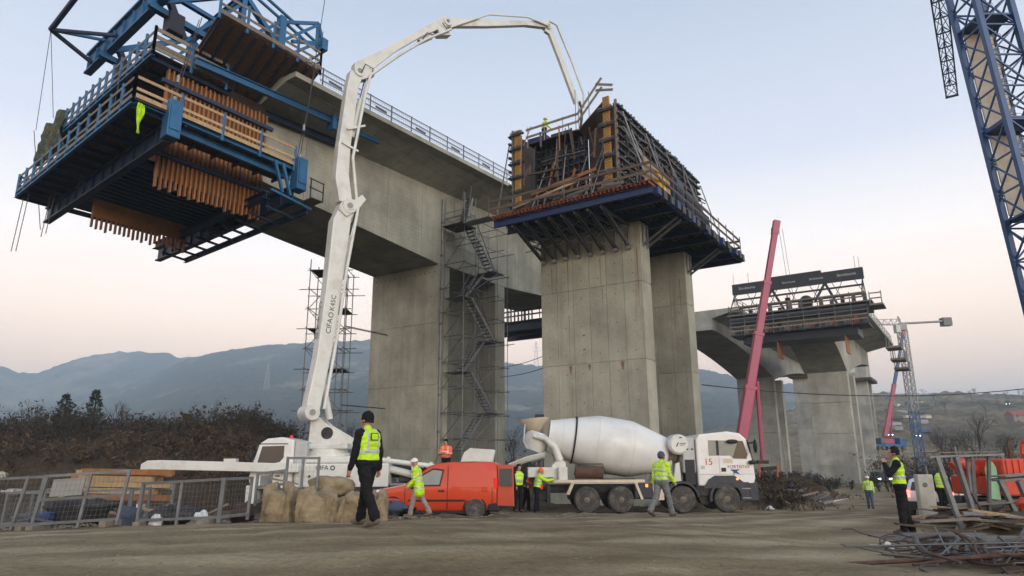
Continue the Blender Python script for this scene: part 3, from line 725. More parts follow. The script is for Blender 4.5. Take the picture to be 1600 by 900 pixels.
for i in range(40):      # the clutter of struts, boards and bars inside and around the box
    U = rgf.uniform(.3, 6.5); A = rgf.uniform(-3.6, -1.8); z = rgf.uniform(ZP+.4, 20.2); L = rgf.uniform(.6, 2.4); k = rgf.random()
    if k < .4: q = BW(min(6.5, U+L), A+rgf.uniform(-.3, .3), z+rgf.uniform(-.15, .15))
    elif k < .75: q = BW(U+rgf.uniform(-.2, .2), A+rgf.uniform(-.4, .4), min(21, z+L))
    else: q = BW(min(6.5, U+.2), A+.3, min(21, z+L*.7))
    bar1('strut_bar', rgf.choice(['timber_dark', 'rusty', 'timber_dark', 'galv_dark', 'black_steel', 'timber_orange']), fw, BW(U, A, z), q, rgf.choice([.05, .08, .12]), rgf.choice([.05, .1]))
for i in range(44):      # loose ends and braces on the outside of the right wall
    A = rgf.uniform(-2.9, 10.3); z = rgf.uniform(ZP+.5, ZT); L = rgf.uniform(.5, 1.8); k = rgf.random()
    q = BW(PW+.5+rgf.uniform(0, .3), A+(L if k < .5 else .3), z+(rgf.uniform(-.1, .1) if k < .5 else -L))
    bar1('wall_brace', rgf.choice(['timber_dark', 'rusty', 'galv_dark', 'black_steel', 'galv_dark']), fw, BW(PW+.5, A, z), q, .06, rgf.choice([.05, .1]))
for z0, du in ((16.9, 0), (16.0, .4)):
    tube1('diagonal_prop', 'galv', fw, BW(PW+.6, -2.8, ZT-1.6), BW(PW+1.9+du, -2.0, ZP+.3), .045)
# corner timber and blue steel boxes by the right wall
MB().prism([BW(FU1-.35, -3.9, ZP+.3), BW(FU1-.05, -1.2, ZP+.3), BW(FU1-.05, -1.2, ZP+1.05), BW(FU1-.35, -3.9, ZP+1.7)], BU*-.06).build('corner_board', 'timber', fw, True)
frame_box(MB(), FU1-.5, FU1-.1, -2.6, -1.0, ZP+.3, ZP+1.2).build('yellow_crate', 'yellow_paint', fw, True)
for i in range(4): frame_box(MB(), FU1-.6, FU1-.15, .3+i*1.5, 1.5+i*1.5, ZP+.3, ZP+1.9-i*.25).build('steel_panel_stack', 'dark_blue_steel', fw, True)
for i in range(18):   # uneven plank ends along the right edge
    A = FA0+.4+i*.9; rg = random.Random(i+7)
    frame_box(MB(), FU1-.1, FU1+.1+rg.uniform(0, .25), A, A+.5, ZP-.4, ZP-.05+rg.uniform(0, .15)).build('beam_end', 'black_steel' if i % 3 else 'deep_blue', fw, True)

# ================================================================== BLUE FORM TRAVELLER on the near end of the span
def T(U, A, z): return BW(U, A-.127*(U+7), z)
def tbox(mb, U0, U1, A0, A1_, z0, z1, mi=0):
    mb.hexa([T(U0, A0, z0), T(U1, A0, z0), T(U1, A1_, z0), T(U0, A1_, z0), T(U0, A0, z1), T(U1, A0, z1), T(U1, A1_, z1), T(U0, A1_, z1)], mi); return mb
tr = thing('form_traveller', 'big blue steel form traveller hanging on the end of the concrete deck', 'form traveller', BW(-13.7, -16, 15))
# --- lower carriage: transverse beams
for A, zc, h, m in ((-20.75, 16.15, .95, 'dark_blue_steel'), (-13.75, 15.45, .95, 'dark_blue_steel'), (-15.0, 15.2, .4, 'dark_blue_steel')):
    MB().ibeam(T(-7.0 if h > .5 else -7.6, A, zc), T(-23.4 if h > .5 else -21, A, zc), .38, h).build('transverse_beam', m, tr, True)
    if h > .5:
        for i in range(12):
            U = -8-i*1.3; tbox(MB(), U-.02, U+.02, A-.17, A+.17, zc-h*.4, zc+h*.4).build('stiffener', m, tr, True)
for A, zt in ((-20.75, 17.0), (-13.6, 16.9)):   # bright end boxes
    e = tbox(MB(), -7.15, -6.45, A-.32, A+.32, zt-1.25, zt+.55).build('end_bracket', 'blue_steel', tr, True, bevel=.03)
    tbox(MB(), -6.44, -6.40, A-.25, A+.25, zt-.9, zt+.3).build('end_plate', 'blue_steel', e, True)
    MB().tube(T(-6.8, A, zt+.55), T(-6.8, A, zt+.85), .09, n=8).build('rod_nut', 'galv', e, True)
# diagonal struts under the rear bracket
for d in (0, .5):
    MB().bar(T(-6.9, -14.6-d, 16.9), T(-6.9, -14.0-d, 15.3), .13).build('strut', 'blue_steel', tr, True)
MB().bar(T(-6.9, -15.2, 15.25), T(-6.9, -12.6, 14.95), .12).build('strut', 'blue_steel', tr, True)
# right side longitudinal edge beams
MB().ibeam(T(-7.0, -22.4, 17.05), T(-7.0, -13.6, 16.95), .2, .34).build('edge_beam', 'blue_steel', tr, True)
MB().ibeam(T(-7.4, -20.4, 16.62), T(-7.4, -13.8, 16.5), .2, .3).build('edge_beam', 'blue_steel', tr, True)
# front platform (planks seen from below) and right walkway
ZM = 16.95
MB().ibeam(T(-6.7, -22.55, ZM-.12), T(-23.3, -22.55, ZM-.12), .16, .28).build('edge_beam', 'blue_steel', tr, True)
MB().ibeam(T(-23.3, -22.5, ZM-.12), T(-23.3, -14, ZM-.12), .16, .28).build('edge_beam', 'dark_blue_steel', tr, True)
for i in range(11):
    A = -22.5+i*.17
    tbox(MB(), -23.2, -6.8, A, A+.155, ZM, ZM+.05).build('platform_plank', 'plywood_dark', tr, True)
for i in range(14):
    U = -7.3-i*1.2; MB().bar(T(U, -22.5, ZM-.12), T(U, -20.6, ZM-.12), .1, .2).build('platform_joist', 'dark_blue_steel', tr, True)
for i in range(13):
    U = -7.05-i*.17
    tbox(MB(), U-.155, U, -20.6, -13.4, ZM+.02, ZM+.07).build('walkway_plank', 'plywood_dark', tr, True)
for i in range(6):
    A = -20+i*1.25; MB().bar(T(-7.0, A, ZM-.1), T(-9.3, A, ZM-.1), .1, .16).build('walkway_joist', 'dark_blue_steel', tr, True)
for i in range(12):
    U = -21-i*.17
    tbox(MB(), U-.155, U, -20.6, -13.4, ZM+.02, ZM+.07).build('walkway_plank', 'plywood_dark', tr, True)
# bottom slab formwork between the beams (dark)
for i in range(12):
    U = -10.6-i*.56; MB().ibeam(T(U, -20.6, 15.85), T(U, -13.0, 15.75), .14, .34).build('bottom_joist', 'dark_blue_steel', tr, True)
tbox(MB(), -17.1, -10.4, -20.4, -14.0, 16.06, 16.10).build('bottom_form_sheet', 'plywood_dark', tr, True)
for i in range(9):
    U = -8-i*1.55
    MB().bar(T(U, -14.8, 14.75), T(U, -12.9, 14.6), .12, .12).build('hanger_beam', 'dark_blue_steel', tr, True)
MB().ibeam(T(-6.8, -12.9, 14.75), T(-21, -12.9, 14.75), .2, .3).build('transverse_beam', 'dark_blue_steel', tr, True)
# rear catwalk hanging right
tbox(MB(), -9.4, -6.3, -13.0, -12.2, 15.35, 15.4).build('catwalk', 'timber_grey', tr, True)
for z in (.5, 1.0): MB().bar(T(-6.3, -13.2, 15.4+z), T(-6.3, -12.2, 15.35+z), .05).build('catwalk_rail', 'black_steel', tr, True)
for A in (-13.1, -12.25): MB().bar(T(-6.3, A, 15.3), T(-6.3, A, 16.4), .06).build('catwalk_post', 'black_steel', tr, True)
# railings with blue posts and timber boards
def trailing(pts, step, rails=(.45, 1.0), h=1.15, m='timber_grey', pm='blue_steel', pw=.11, bw=.14):
    for p, q in zip(pts[:-1], pts[1:]):
        L = np.linalg.norm(np.array(q)-np.array(p)); n = max(1, round(L/step))
        for r in rails: bar1('guard_board', m, tr, np.array(p)+[0, 0, r], np.array(q)+[0, 0, r], .04, bw)
        bar1('toe_board', m, tr, np.array(p)+[0, 0, .13], np.array(q)+[0, 0, .13], .04, .2)
        for i in range(n+1): bar1('guard_post', pm, tr, lerp(p, q, i/n)-[0, 0, .3], lerp(p, q, i/n)+[0, 0, h], pw)
trailing([T(-23.2, -22.55, ZM+.05), T(-6.75, -22.55, ZM+.05)], 1.4)
trailing([T(-6.75, -22.55, ZM+.05), T(-6.85, -13.9, ZM+.05)], 2.0, m='timber')
trailing([T(-23.2, -22.5, ZM+.05), T(-23.2, -14.0, ZM+.05)], 2.0)
# web formwork: vertical boards both sides, plywood faces
def webform(U, A0, A1_, z0, z1, n, s):
    sh = tbox(MB(), *sorted((U, U-s*.05)), A0, A1_, z0+.55, z1).build('form_face', 'plywood', tr, True)
    for i in range(n):
        A = A0+.05+i*(A1_-A0-.1)/(n-1); rg = random.Random(i+int(U*10))
        zb = z0-(0.12 if i % 2 else 0)+rg.uniform(-.08, .08)
        tbox(MB(), *sorted((U+s*.01, U+s*.21)), A-.045, A+.045, zb, z1+rg.uniform(-.05, .1)).build('form_board', 'timber_orange', sh, True)
    for z in (z0+1.6, z0+3.6, z0+5.4):
        tbox(MB(), *sorted((U+s*.22, U+s*.42)), A0-.3, A1_+.3, z-.1, z+.1).build('form_waler', 'dark_blue_steel', sh, True)
webform(-9.75, -20.1, -14.2, 14.55, 20.7, 24, 1)
webform(-17.55, -20.1, -14.6, 14.35, 20.7, 22, -1)
tbox(MB(), -9.9, -9.86, -20.1, -14.2, 20.75, 21.4).build('form_face', 'plywood_dark', tr, True)
# --- upper front platform
ZU = 21.0
MB().ibeam(T(-9.0, -21.15, ZU-.12), T(-25.6, -21.15, ZU-.12), .16, .28).build('edge_beam', 'blue_steel', tr, True)
for i in range(22):
    A = -21.1+i*.2; tbox(MB(), -25.4, -9.1, A, A+.185, ZU, ZU+.05).build('platform_plank', 'plywood_dark', tr, True)
for i in range(13):
    U = -9.5-i*1.3; MB().bar(T(U, -21.1, ZU-.12), T(U, -16.8, ZU-.12), .1, .2).build('platform_joist', 'dark_blue_steel', tr, True)
trailing([T(-25.4, -21.15, ZU+.05), T(-9.05, -21.15, ZU+.05)], 1.05, rails=(.5, 1.05), h=1.3)
trailing([T(-9.05, -21.15, ZU+.05), T(-9.0, -17.2, ZU+.05)], 2.2, rails=(.35, .75, 1.15), h=1.3, bw=.2)
# --- right wing formwork: sloped planked underside with joists
def wing(U, z0): return z0+(U+10.2)*.5
WA0, WA1 = -19.0, -12.6
for i in range(5):
    a0 = WA0+i*(WA1-WA0)/5; a1 = WA0+(i+1)*(WA1-WA0)/5-.004
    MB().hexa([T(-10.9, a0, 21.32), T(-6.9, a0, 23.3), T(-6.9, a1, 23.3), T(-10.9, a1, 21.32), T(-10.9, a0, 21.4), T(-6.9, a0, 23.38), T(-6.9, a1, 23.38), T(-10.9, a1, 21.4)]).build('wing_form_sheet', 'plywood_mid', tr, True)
for i in range(10):
    a = WA0+.15+i*(WA1-WA0-.3)/9
    MB().bar(T(-10.8, a, 21.26), T(-6.95, a, 23.17), .11, .2).build('wing_joist', 'black_steel', tr, True)
bar1('toe_board', 'timber_grey', tr, T(-6.85, WA0, 23.45), T(-6.85, WA1, 23.5), .05, .24)
trailing([T(-6.9, WA0, 23.35), T(-6.9, WA1, 23.4)], 1.6, rails=(.55, 1.1), h=1.3)
trailing([T(-6.9, WA1, 23.4), T(-9.2, WA1, 23.4)], 1.6, rails=(.55, 1.1), h=1.3)
# left wing formwork, mirrored
for i in range(10):
    a0 = WA0+i*(WA1-WA0)/10; a1 = WA0+(i+1)*(WA1-WA0)/10-.02
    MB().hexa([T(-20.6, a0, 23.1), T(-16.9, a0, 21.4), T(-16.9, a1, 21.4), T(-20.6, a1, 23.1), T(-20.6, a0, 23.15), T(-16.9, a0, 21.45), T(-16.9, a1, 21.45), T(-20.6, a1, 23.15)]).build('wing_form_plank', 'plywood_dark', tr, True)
# long suspended rail beams under the wing
bm = MB().ibeam(T(-8.6, -19.2, 21.25), BW(-8.6, -6.0, 22.1), .24, .42).build('rail_beam', 'blue_steel', tr, True)
tbox(MB(), -8.9, -8.3, -10.4, -10.1, 21.2, 22.4).build('beam_hanger', 'blue_steel', bm, True)
MB().ibeam(T(-10.0, -17, 20.9), BW(-10.0, -7.2, 21.5), .2, .36).build('rail_beam', 'dark_blue_steel', tr, True)
# --- upper structure above deck: main trusses (longitudinal) and front cross girder
cg = MB().ibeam(T(-8.5, -20.7, 25.1), T(-20.3, -20.7, 25.1), .42, 1.35).build('cross_girder', 'blue_steel', tr, True)
for i in range(9): 
    U = -9.5-i*1.3; tbox(MB(), U-.025, U+.025, -20.9, -20.5, 24.55, 25.45).build('girder_stiffener', 'blue_steel', cg, True)
for U in (-10.4, -17.0):
    P = lambda A, z: T(U, A, z)
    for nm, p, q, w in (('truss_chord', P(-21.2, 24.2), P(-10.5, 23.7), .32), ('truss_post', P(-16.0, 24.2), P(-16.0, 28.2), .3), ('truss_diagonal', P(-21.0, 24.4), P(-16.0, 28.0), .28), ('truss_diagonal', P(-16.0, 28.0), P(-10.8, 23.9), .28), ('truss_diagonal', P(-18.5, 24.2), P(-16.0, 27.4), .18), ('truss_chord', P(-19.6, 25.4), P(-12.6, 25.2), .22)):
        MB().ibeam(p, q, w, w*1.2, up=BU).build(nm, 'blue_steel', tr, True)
    MB().bar(P(-20.4, 25.4), P(-19.2, 23.3), .3, .3).build('truss_foot', 'dark_blue_steel', tr, True)
    tbox(MB(), U-.45, U+.45, -16.5, -15.5, 23.0, 24.1).build('jack_block', 'black_steel', tr, True)
    tbox(MB(), U-.4, U+.4, -20.2, -19.4, 23.2, 24.3).build('jack_block', 'black_steel', tr, True)
MB().ibeam(T(-10.4, -16, 27.9), T(-17, -16, 27.9), .3, .4).build('cross_girder', 'blue_steel', tr, True)
# left outrigger triangle with big tube
tip = T(-19.2, -23.2, 25.6)
for p, r in ((T(-13.2, -22.6, 27.6), .16), (T(-17.2, -20.9, 25.3), .1), (T(-15.4, -20.9, 24.8), .12), (T(-19.0, -20.9, 24.6), .13)):
    tube1('outrigger_tube', 'dark_blue_steel' if r > .1 else 'blue_steel', tr, tip, p, r)
for k, (U, A, z) in enumerate(((-22.6, -22.3, 20.9), (-20.6, -22.0, 21.1))): tube1('tie_rod', 'galv_dark', tr, tip, T(U, A, z), .018, n=5)
# small triangular frame on the wing platform
for p, q in (((-15.3, 23.4), (-15.3, 25.2)), ((-15.3, 25.0), (-12.9, 26.3)), ((-12.9, 26.3), (-12.5, 25.2)), ((-12.5, 25.2), (-14.6, 24.2)), ((-15.3, 23.8), (-12.9, 26.2)), ((-14.4, 23.6), (-12.6, 25.3)), ((-12.9, 26.3), (-12.9, 24.6)), ((-16.6, 23.7), (-15.3, 25.0))):
    MB().bar(T(-7.0, p[0], p[1]), T(-7.0, q[0], q[1]), .17).build('frame_bar', 'blue_steel', tr, True)
tbox(MB(), -7.3, -6.85, -15.5, -15.1, 23.3, 25.3).build('frame_post', 'blue_steel', tr, True)
tbox(MB(), -7.3, -6.7, -12.7, -12.3, 24.7, 25.4).build('frame_head', 'blue_steel', tr, True)
for dz in (0, .5): MB().bar(T(-7.2, -21, 26.6+dz), T(-7.1, -12.8, 24.6+dz), .12).build('frame_bar', 'blue_steel', tr, True)
# suspension rods
for p, q in ((T(-6.8, -12.5, 30), T(-6.8, -13.6, 17.6)), (T(-7.0, -12.5, 26), T(-6.95, -13.7, 17.6)), (T(-8.9, -19.0, 24), T(-6.8, -20.75, 17.7)), (T(-9.2, -19.0, 24), T(-7.2, -20.75, 17.7)), (T(-23.0, -22.3, 21), T(-23.4, -21, 15.2)), (T(-22.6, -22.3, 17), T(-22.9, -22.4, 13.4)), (T(-21.6, -22.3, 17), T(-21.9, -22.4, 13.2)), (T(-20.4, -21.5, 17), T(-20.7, -21.6, 14.0)), (T(-19.6, -21.5, 17), T(-19.9, -21.6, 14.0)), (T(-12.0, -21.5, 21), T(-12.6, -21.5, 17)), (T(-16.0, -21.0, 21), T(-17.0, -21.2, 16))):
    tube1('suspension_rod', 'wire', tr, p, q, .022, n=5)
for p in (T(-6.8, -13.5, 19.2), T(-6.8, -20.7, 18.6), T(-6.8, -13.4, 23.4)):
    MB().tube(p, p+[0, 0, .35], .07, n=8).build('rod_coupler', 'galv', tr, True)
# dark tarpaulin on the far left corner
tp = MB(); nu, nv = 12, 7; vs = []
for i in range(nu):
    for j in range(nv):
        p = T(-25.5+i*.4, -21.25+.25*math.sin(i*1.3+j), ZU+1.25-j*.42+.15*math.sin(i*.9)); vs.append(p)
tp.add(vs, [(i*nv+j, (i+1)*nv+j, (i+1)*nv+j+1, i*nv+j+1) for i in range(nu-1) for j in range(nv-1)])
o = tp.build('tarpaulin', 'tarp_green', tr, True, smooth=180); sm = o.modifiers.new('solid', 'SOLIDIFY'); sm.thickness = .02
# yellow-green cloth hanging below the corner of the railing
vv = MB(); vs = []; nu, nv = 7, 12
for j in range(nv):
    for i in range(nu):
        w = (.10+.08*math.sin(j*.5+.4)); a = i/(nu-1)-.5
        vs.append(T(-6.62+.07*math.sin(i*2.2+j*.7), -22.25+a*w*2, 16.75-j*.125+.03*math.sin(i*3)))
vv.add(vs, [(j*nu+i, j*nu+i+1, (j+1)*nu+i+1, (j+1)*nu+i) for j in range(nv-1) for i in range(nu-1)])
o = vv.build('safety_vest', 'hivis'); sm = o.modifiers.new('solid', 'SOLIDIFY'); sm.thickness = .02
tag(o, 'yellow cloth hanging from the corner of the blue traveller platform', 'cloth')

# ================================================================== blue lower platform of a traveller at the far end of the span
t2 = thing('form_traveller', 'dark blue traveller platform with white railing seen between the two piers', 'form traveller', BW(-13.7, 26, 15))
for A in (22.5, 25.0, 27.5): MB().ibeam(BW(-21, A, 15.0), BW(-6, A, 15.0), .4, .8).build('transverse_beam', 'dark_blue_steel', t2, True)
for i in range(20): frame_box(MB(), -20.8+i*.74, -20.1+i*.74, 22, 28.5, 15.45, 15.5).build('platform_plank', 'timber_grey', t2, True)
for A in (21.9, 28.5):
    for z in (.5, 1.0): bar1('guard_board', 'galv', t2, BW(-20.8, A, 15.5+z), BW(-6, A, 15.5+z), .05, .16)
    for i in range(9): bar1('guard_post', 'blue_steel', t2, BW(-20.8+i*1.85, A, 15.3), BW(-20.8+i*1.85, A, 16.7), .09)
for U in (-17.8, -9.6):
    for i in range(8): frame_box(MB(), U, U+.1, 22.5+i*.7, 22.65+i*.7, 15.6, 20.5).build('form_board', 'dark_blue_steel', t2, True)

# ================================================================== FAR VIADUCT (two decks) with black traveller
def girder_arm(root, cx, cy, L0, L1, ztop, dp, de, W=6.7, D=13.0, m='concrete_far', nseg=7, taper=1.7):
    # haunched box girder along the bridge axis; L0 towards camera (negative), L1 away
    c = np.array([cx, cy, 0])
    def sec(t):
        k = min(1, abs(t)/max(1e-3, (abs(L0) if t < 0 else L1))); dep = dp-(dp-de)*(1-(1-k)**taper)
        zs = ztop-dep; P = lambda u, z: (c+BU*u+BA*t)*[1, 1, 0]+[0, 0, z]
        return [P(-W/2, zs), P(W/2, zs), P(W/2, ztop-1.15), P(D/2-.6, ztop-.4), P(D/2, ztop-.36), P(D/2, ztop), P(-D/2, ztop), P(-D/2, ztop-.36), P(-D/2+.6, ztop-.4), P(-W/2, ztop-1.15)]
    for a, b, n in ((L0, -2.5, nseg), (-2.5, 2.5, 1), (2.5, L1, nseg)):
        for i in range(n):
            t0 = a+(b-a)*i/n+.01; t1 = a+(b-a)*(i+1)/n-.01
            MB().loft([sec(t0), sec((t0+t1)/2), sec(t1)]).build('girder_segment', m, root, True)
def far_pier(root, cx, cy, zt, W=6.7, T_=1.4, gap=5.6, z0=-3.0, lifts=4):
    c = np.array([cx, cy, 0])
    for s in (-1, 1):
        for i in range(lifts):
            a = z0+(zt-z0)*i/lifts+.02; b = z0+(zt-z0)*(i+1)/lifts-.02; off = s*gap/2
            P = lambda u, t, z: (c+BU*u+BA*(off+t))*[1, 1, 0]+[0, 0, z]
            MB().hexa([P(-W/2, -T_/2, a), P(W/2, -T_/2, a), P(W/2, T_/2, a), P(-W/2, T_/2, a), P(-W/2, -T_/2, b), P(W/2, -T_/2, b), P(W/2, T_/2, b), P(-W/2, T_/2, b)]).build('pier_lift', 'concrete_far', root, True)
def far_rail(root, cx, cy, u, t0, t1, z, n, m='galv'):
    c = np.array([cx, cy, 0]); P = lambda t, zz: (c+BU*u+BA*t)*[1, 1, 0]+[0, 0, zz]
    for h in (.4, .8, 1.15): bar1('railing_bar', m, root, P(t0, z+h), P(t1, z+h), .06)
    for i in range(n+1): bar1('railing_post', m, root, P(t0+(t1-t0)*i/n, z), P(t0+(t1-t0)*i/n, z+1.2), .07)
fb = thing('viaduct_span', 'far concrete cantilever deck below the black traveller, on a pale twin-wall pier', 'bridge', (42.1, 92.8, -1))
girder_arm(fb, 42.1, 92.8, -11.5, 24, 19.5, 7.0, 3.4, W=5.3)
far_pier(fb, 42.1+.6*BU[0], 92.8+.6*BU[1], 12.55, W=4.7)
far_rail(fb, 42.1, 92.8, 6.3, -3, 24, 19.5, 9)
fa = thing('viaduct_span', 'far concrete deck with curved haunch left of the black traveller', 'bridge', (41.1, 116.6, -1))
girder_arm(fa, 41.1, 116.6, -32, 30, 20.6, 6.1, 2.6, W=6)
far_pier(fa, 41.1+.5*BU[0], 116.6+.5*BU[1], 14.55, W=5.8)
far_rail(fa, 41.1, 116.6, 6.3, -32, 0, 20.6, 10)
far_rail(fa, 41.1, 116.6, -6.3, -32, 0, 20.6, 10)
# black traveller on the near tip of deck B'
tc = np.array([35.6, 83.0, 0])
def Q(u, t, z): return (tc+BU*u+BA*t)*[1, 1, 0]+[0, 0, z]
def qbox(u0, u1, t0, t1, z0, z1):
    return MB().hexa([Q(u0, t0, z0), Q(u1, t0, z0), Q(u1, t1, z0), Q(u0, t1, z0), Q(u0, t0, z1), Q(u1, t0, z1), Q(u1, t1, z1), Q(u0, t1, z1)])
bt = thing('form_traveller', 'black steel form traveller with white lettering on the far cantilever', 'form traveller', (35.6, 83, 16))
mbm = qbox(-8.2, 7.2, -.25, .25, 22.35, 23.7).build('cross_girder', 'black_steel', bt, True)
qbox(-4.0, 2.6, -.27, .27, 23.71, 24.0).build('cross_girder_cap', 'black_steel', bt, True)
for u, s in ((-6.3, 'Strukturas'), (-1.2, 'Strukturas'), (2.0, 'Strukturas'), (5.4, 'Strukturas')):
    iv = FR[bt.name].inverted(); p = iv @ Vector(tuple(Q(u, -.262, 23.05))); text1('lettering', s, 'text_white', mbm, p, iv.to_3x3() @ Vector(tuple(BU)), (0, 0, 1), .5 if abs(u) > 4 else .38)
for u in (-8.0, -3.3, 2.9, 7.0):
    for d in (-1, 1):
        MB().bar(Q(u, 0, 22.4), Q(u+.9*d if abs(u) < 5 else u, 2.5*d, 19.8), .22 if abs(u) < 5 else .1).build('truss_leg', 'black_steel', bt, True)
for z in (21.5, 20.4): MB().bar(Q(-8, -.6, z), Q(7, -.6, z), .14, .22).build('cross_rail', 'black_steel', bt, True)
for i in range(12):
    u = -7.6+i*1.25; MB().bar(Q(u, -.4, 22.35), Q(u+(.9 if i % 2 else -.9), -.5, 20.5), .07).build('bracing', 'black_steel', bt, True)
for u in (-8.0, 7.0):
    MB().bar(Q(u, -.3, 22.3), Q(u, -.3, 16.6), .06).build('hanger_rod', 'wire', bt, True)
for u, t in ((-8, 0), (-6.2, .4), (6.4, 0), (6.8, .5)): MB().tube(Q(u, t, 23.7), Q(u, t, 25.2), .025, n=5).build('rod_end', 'wire', bt, True)
qbox(-8.6, 7.9, -2.2, 2.5, 19.15, 19.3).build('upper_platform', 'timber_grey', bt, True)
qbox(-8.4, 7.6, -2.0, 2.2, 18.5, 18.8).build('upper_platform_frame', 'black_steel', bt, True)
qbox(-8.3, 7.3, -2.4, 1.5, 16.6, 16.75).build('lower_platform', 'black_steel', bt, True)
qbox(-7.0, 6.0, -1.5, 3, 15.6, 16.5).build('bottom_form', 'black_steel', bt, True)
for z0, t, m in ((19.3, -2.2, 'timber_grey'), (16.75, -2.4, 'timber_grey'), (17.85, -2.0, 'galv_dark')):
    for h in (.45, .95): bar1('guard_board', m, bt, Q(-8.3, t, z0+h), Q(7.4, t, z0+h), .05, .16)
    for i in range(10): bar1('guard_post', 'black_steel', bt, Q(-8.3+i*1.74, t, z0-.3), Q(-8.3+i*1.74, t, z0+1.15), .08)
for i in range(26):
    rg = random.Random(i); u = -7.8+i*.59
    qbox(u, u+rg.uniform(.2, .5), -1.8, -1.2, 16.8, 17.1+rg.uniform(0, .6)).build('formwork_bundle', ('plywood_dark', 'galv_dark', 'timber_grey', 'joist_red')[i % 4], bt, True)
    if i % 2: qbox(u, u+.4, -1.6, -1.0, 19.3, 19.5+rg.uniform(.1, .9)).build('equipment_box', ('black_steel', 'galv_dark', 'timber_grey')[i % 3], bt, True)
MB().lathe([(0, .75), (.3, .75), (.3, .5), (0, .5)], Q(.8, -1.5, 20.1), BA, 20).build('cable_reel', 'black_steel', bt, True)
for u in (-3.0, 4.6): 
    qbox(u-.06, u+.06, -1.4, 1.0, 13.6, 16.6).build('hanging_board', 'timber_orange', bt, True)
qbox(7.6, 9.0, -2.2, 1, 18.6, 18.8).build('side_platform', 'timber_grey', bt, True)
for u in (7.7, 8.9): bar1('guard_post', 'galv_dark', bt, Q(u, -2.2, 18.8), Q(u, -2.2, 20.2), .08)
for h in (.6, 1.2): bar1('guard_board', 'timber_grey', bt, Q(7.7, -2.2, 18.8+h), Q(8.9, -2.2, 18.8+h), .05, .14)
# side platforms on far right deck edge
for k, (t, z) in enumerate(((14, 17.4), (19, 16.2), (23, 15.2))):
    c = np.array([42.1, 92.8, 0]); P = lambda u, tt, zz: (c+BU*u+BA*tt)*[1, 1, 0]+[0, 0, zz]
    MB().hexa([P(6.2, t, z), P(8.2, t, z), P(8.2, t+3.5, z), P(6.2, t+3.5, z), P(6.2, t, z+.3), P(8.2, t, z+.3), P(8.2, t+3.5, z+.3), P(6.2, t+3.5, z+.3)]).build('side_platform', 'timber_grey', fb, True)
    for d in (.2, 3.3): bar1('hanger_rod', 'galv_dark', fb, P(6.35, t+d, z), P(6.35, t+d, 19.3), .08)
    for h in (.8, 1.3): bar1('guard_board', 'timber_grey', fb, P(8.2, t, z+h), P(8.2, t+3.5, z+h), .06, .15)
    for d in (0, 1.7, 3.5): bar1('guard_post', 'galv_dark', fb, P(8.2, t+d, z), P(8.2, t+d, z+1.5), .08)
# next piers further away with platform caps
for i, (pxl, Y, zt, lab, pw_) in enumerate(((1268, 160, 19.5, 'pale far pier half hidden left of the black traveller pier', 3.2), (1352, 150, 17.5, 'far pier with a brown platform under its head', 5.2))):
    x = pX(pxl, Y); r = thing('bridge_pier', lab, 'pier', (x, Y, -2)); far_pier(r, x, Y, zt, W=pw_, z0=-3)
    c = np.array([x, Y, 0]); P = lambda u, tt, zz: (c+BU*u+BA*tt)*[1, 1, 0]+[0, 0, zz]
    MB().hexa([P(-pw_*.7, -5, zt), P(pw_*.7, -5, zt), P(pw_*.7, 5, zt), P(-pw_*.7, 5, zt), P(-pw_*.7, -5, zt+.6), P(pw_*.7, -5, zt+.6), P(pw_*.7, 5, zt+.6), P(-pw_*.7, 5, zt+.6)]).build('platform', 'plywood_dark', r, True)
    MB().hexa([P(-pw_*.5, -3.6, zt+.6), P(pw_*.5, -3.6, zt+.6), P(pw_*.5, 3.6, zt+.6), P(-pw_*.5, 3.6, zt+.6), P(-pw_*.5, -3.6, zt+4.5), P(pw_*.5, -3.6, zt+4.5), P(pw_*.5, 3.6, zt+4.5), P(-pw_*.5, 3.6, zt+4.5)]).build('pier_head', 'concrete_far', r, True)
    MB().hexa([P(-.6, -3.66, zt+1.9), P(.6, -3.66, zt+1.9), P(.6, -3.5, zt+1.9), P(-.6, -3.5, zt+1.9), P(-.6, -3.66, zt+3.2), P(.6, -3.66, zt+3.2), P(.6, -3.5, zt+3.2), P(-.6, -3.5, zt+3.2)]).build('opening', 'lamp_clear', r, True)

# ================================================================== SCAFFOLD STAIR TOWER at pier 1
st = thing('scaffold_stair_tower', 'galvanised scaffold tower with zigzag stairs beside the left pier', 'scaffold', BW(-9, 5.5, -.8))
U_IN, U_OUT = -10.15, -8.35; AS = (2.9, 4.3, 7.2, 8.6)
zb, ztop = -.7, 21.4
for U in (U_IN, U_OUT):
    for A in AS:
        if U == U_IN and A in (4.3,): continue
        tube1('standard', 'galv', st, BW(U, A, zb), BW(U, A, ztop if A < 8 else 20.5), .03, n=6)
lev = [1.3+i*1.83 for i in range(11)]
for i, z in enumerate(lev):
    for U in (U_IN, U_OUT):
        tube1('ledger', 'galv' if i % 2 else 'galv_dark', st, BW(U, 2.3 if i % 3 == 0 else 2.75, z), BW(U, 8.8, z), .026, n=6)
    for A in AS: tube1('transom', 'galv_dark', st, BW(U_IN-.1, A, z+.05), BW(U_OUT+.15+(.5 if i % 4 == 1 else 0), A, z+.05), .026, n=6)
    if i % 2 == 0:
        tube1('brace', 'galv', st, BW(U_OUT, 7.2, z), BW(U_OUT, 4.3, z-1.83), .024, n=6)
    tube1('brace', 'galv_dark', st, BW(U_IN, 2.9, z-1.83), BW(U_OUT, 2.9, z), .024, n=6)
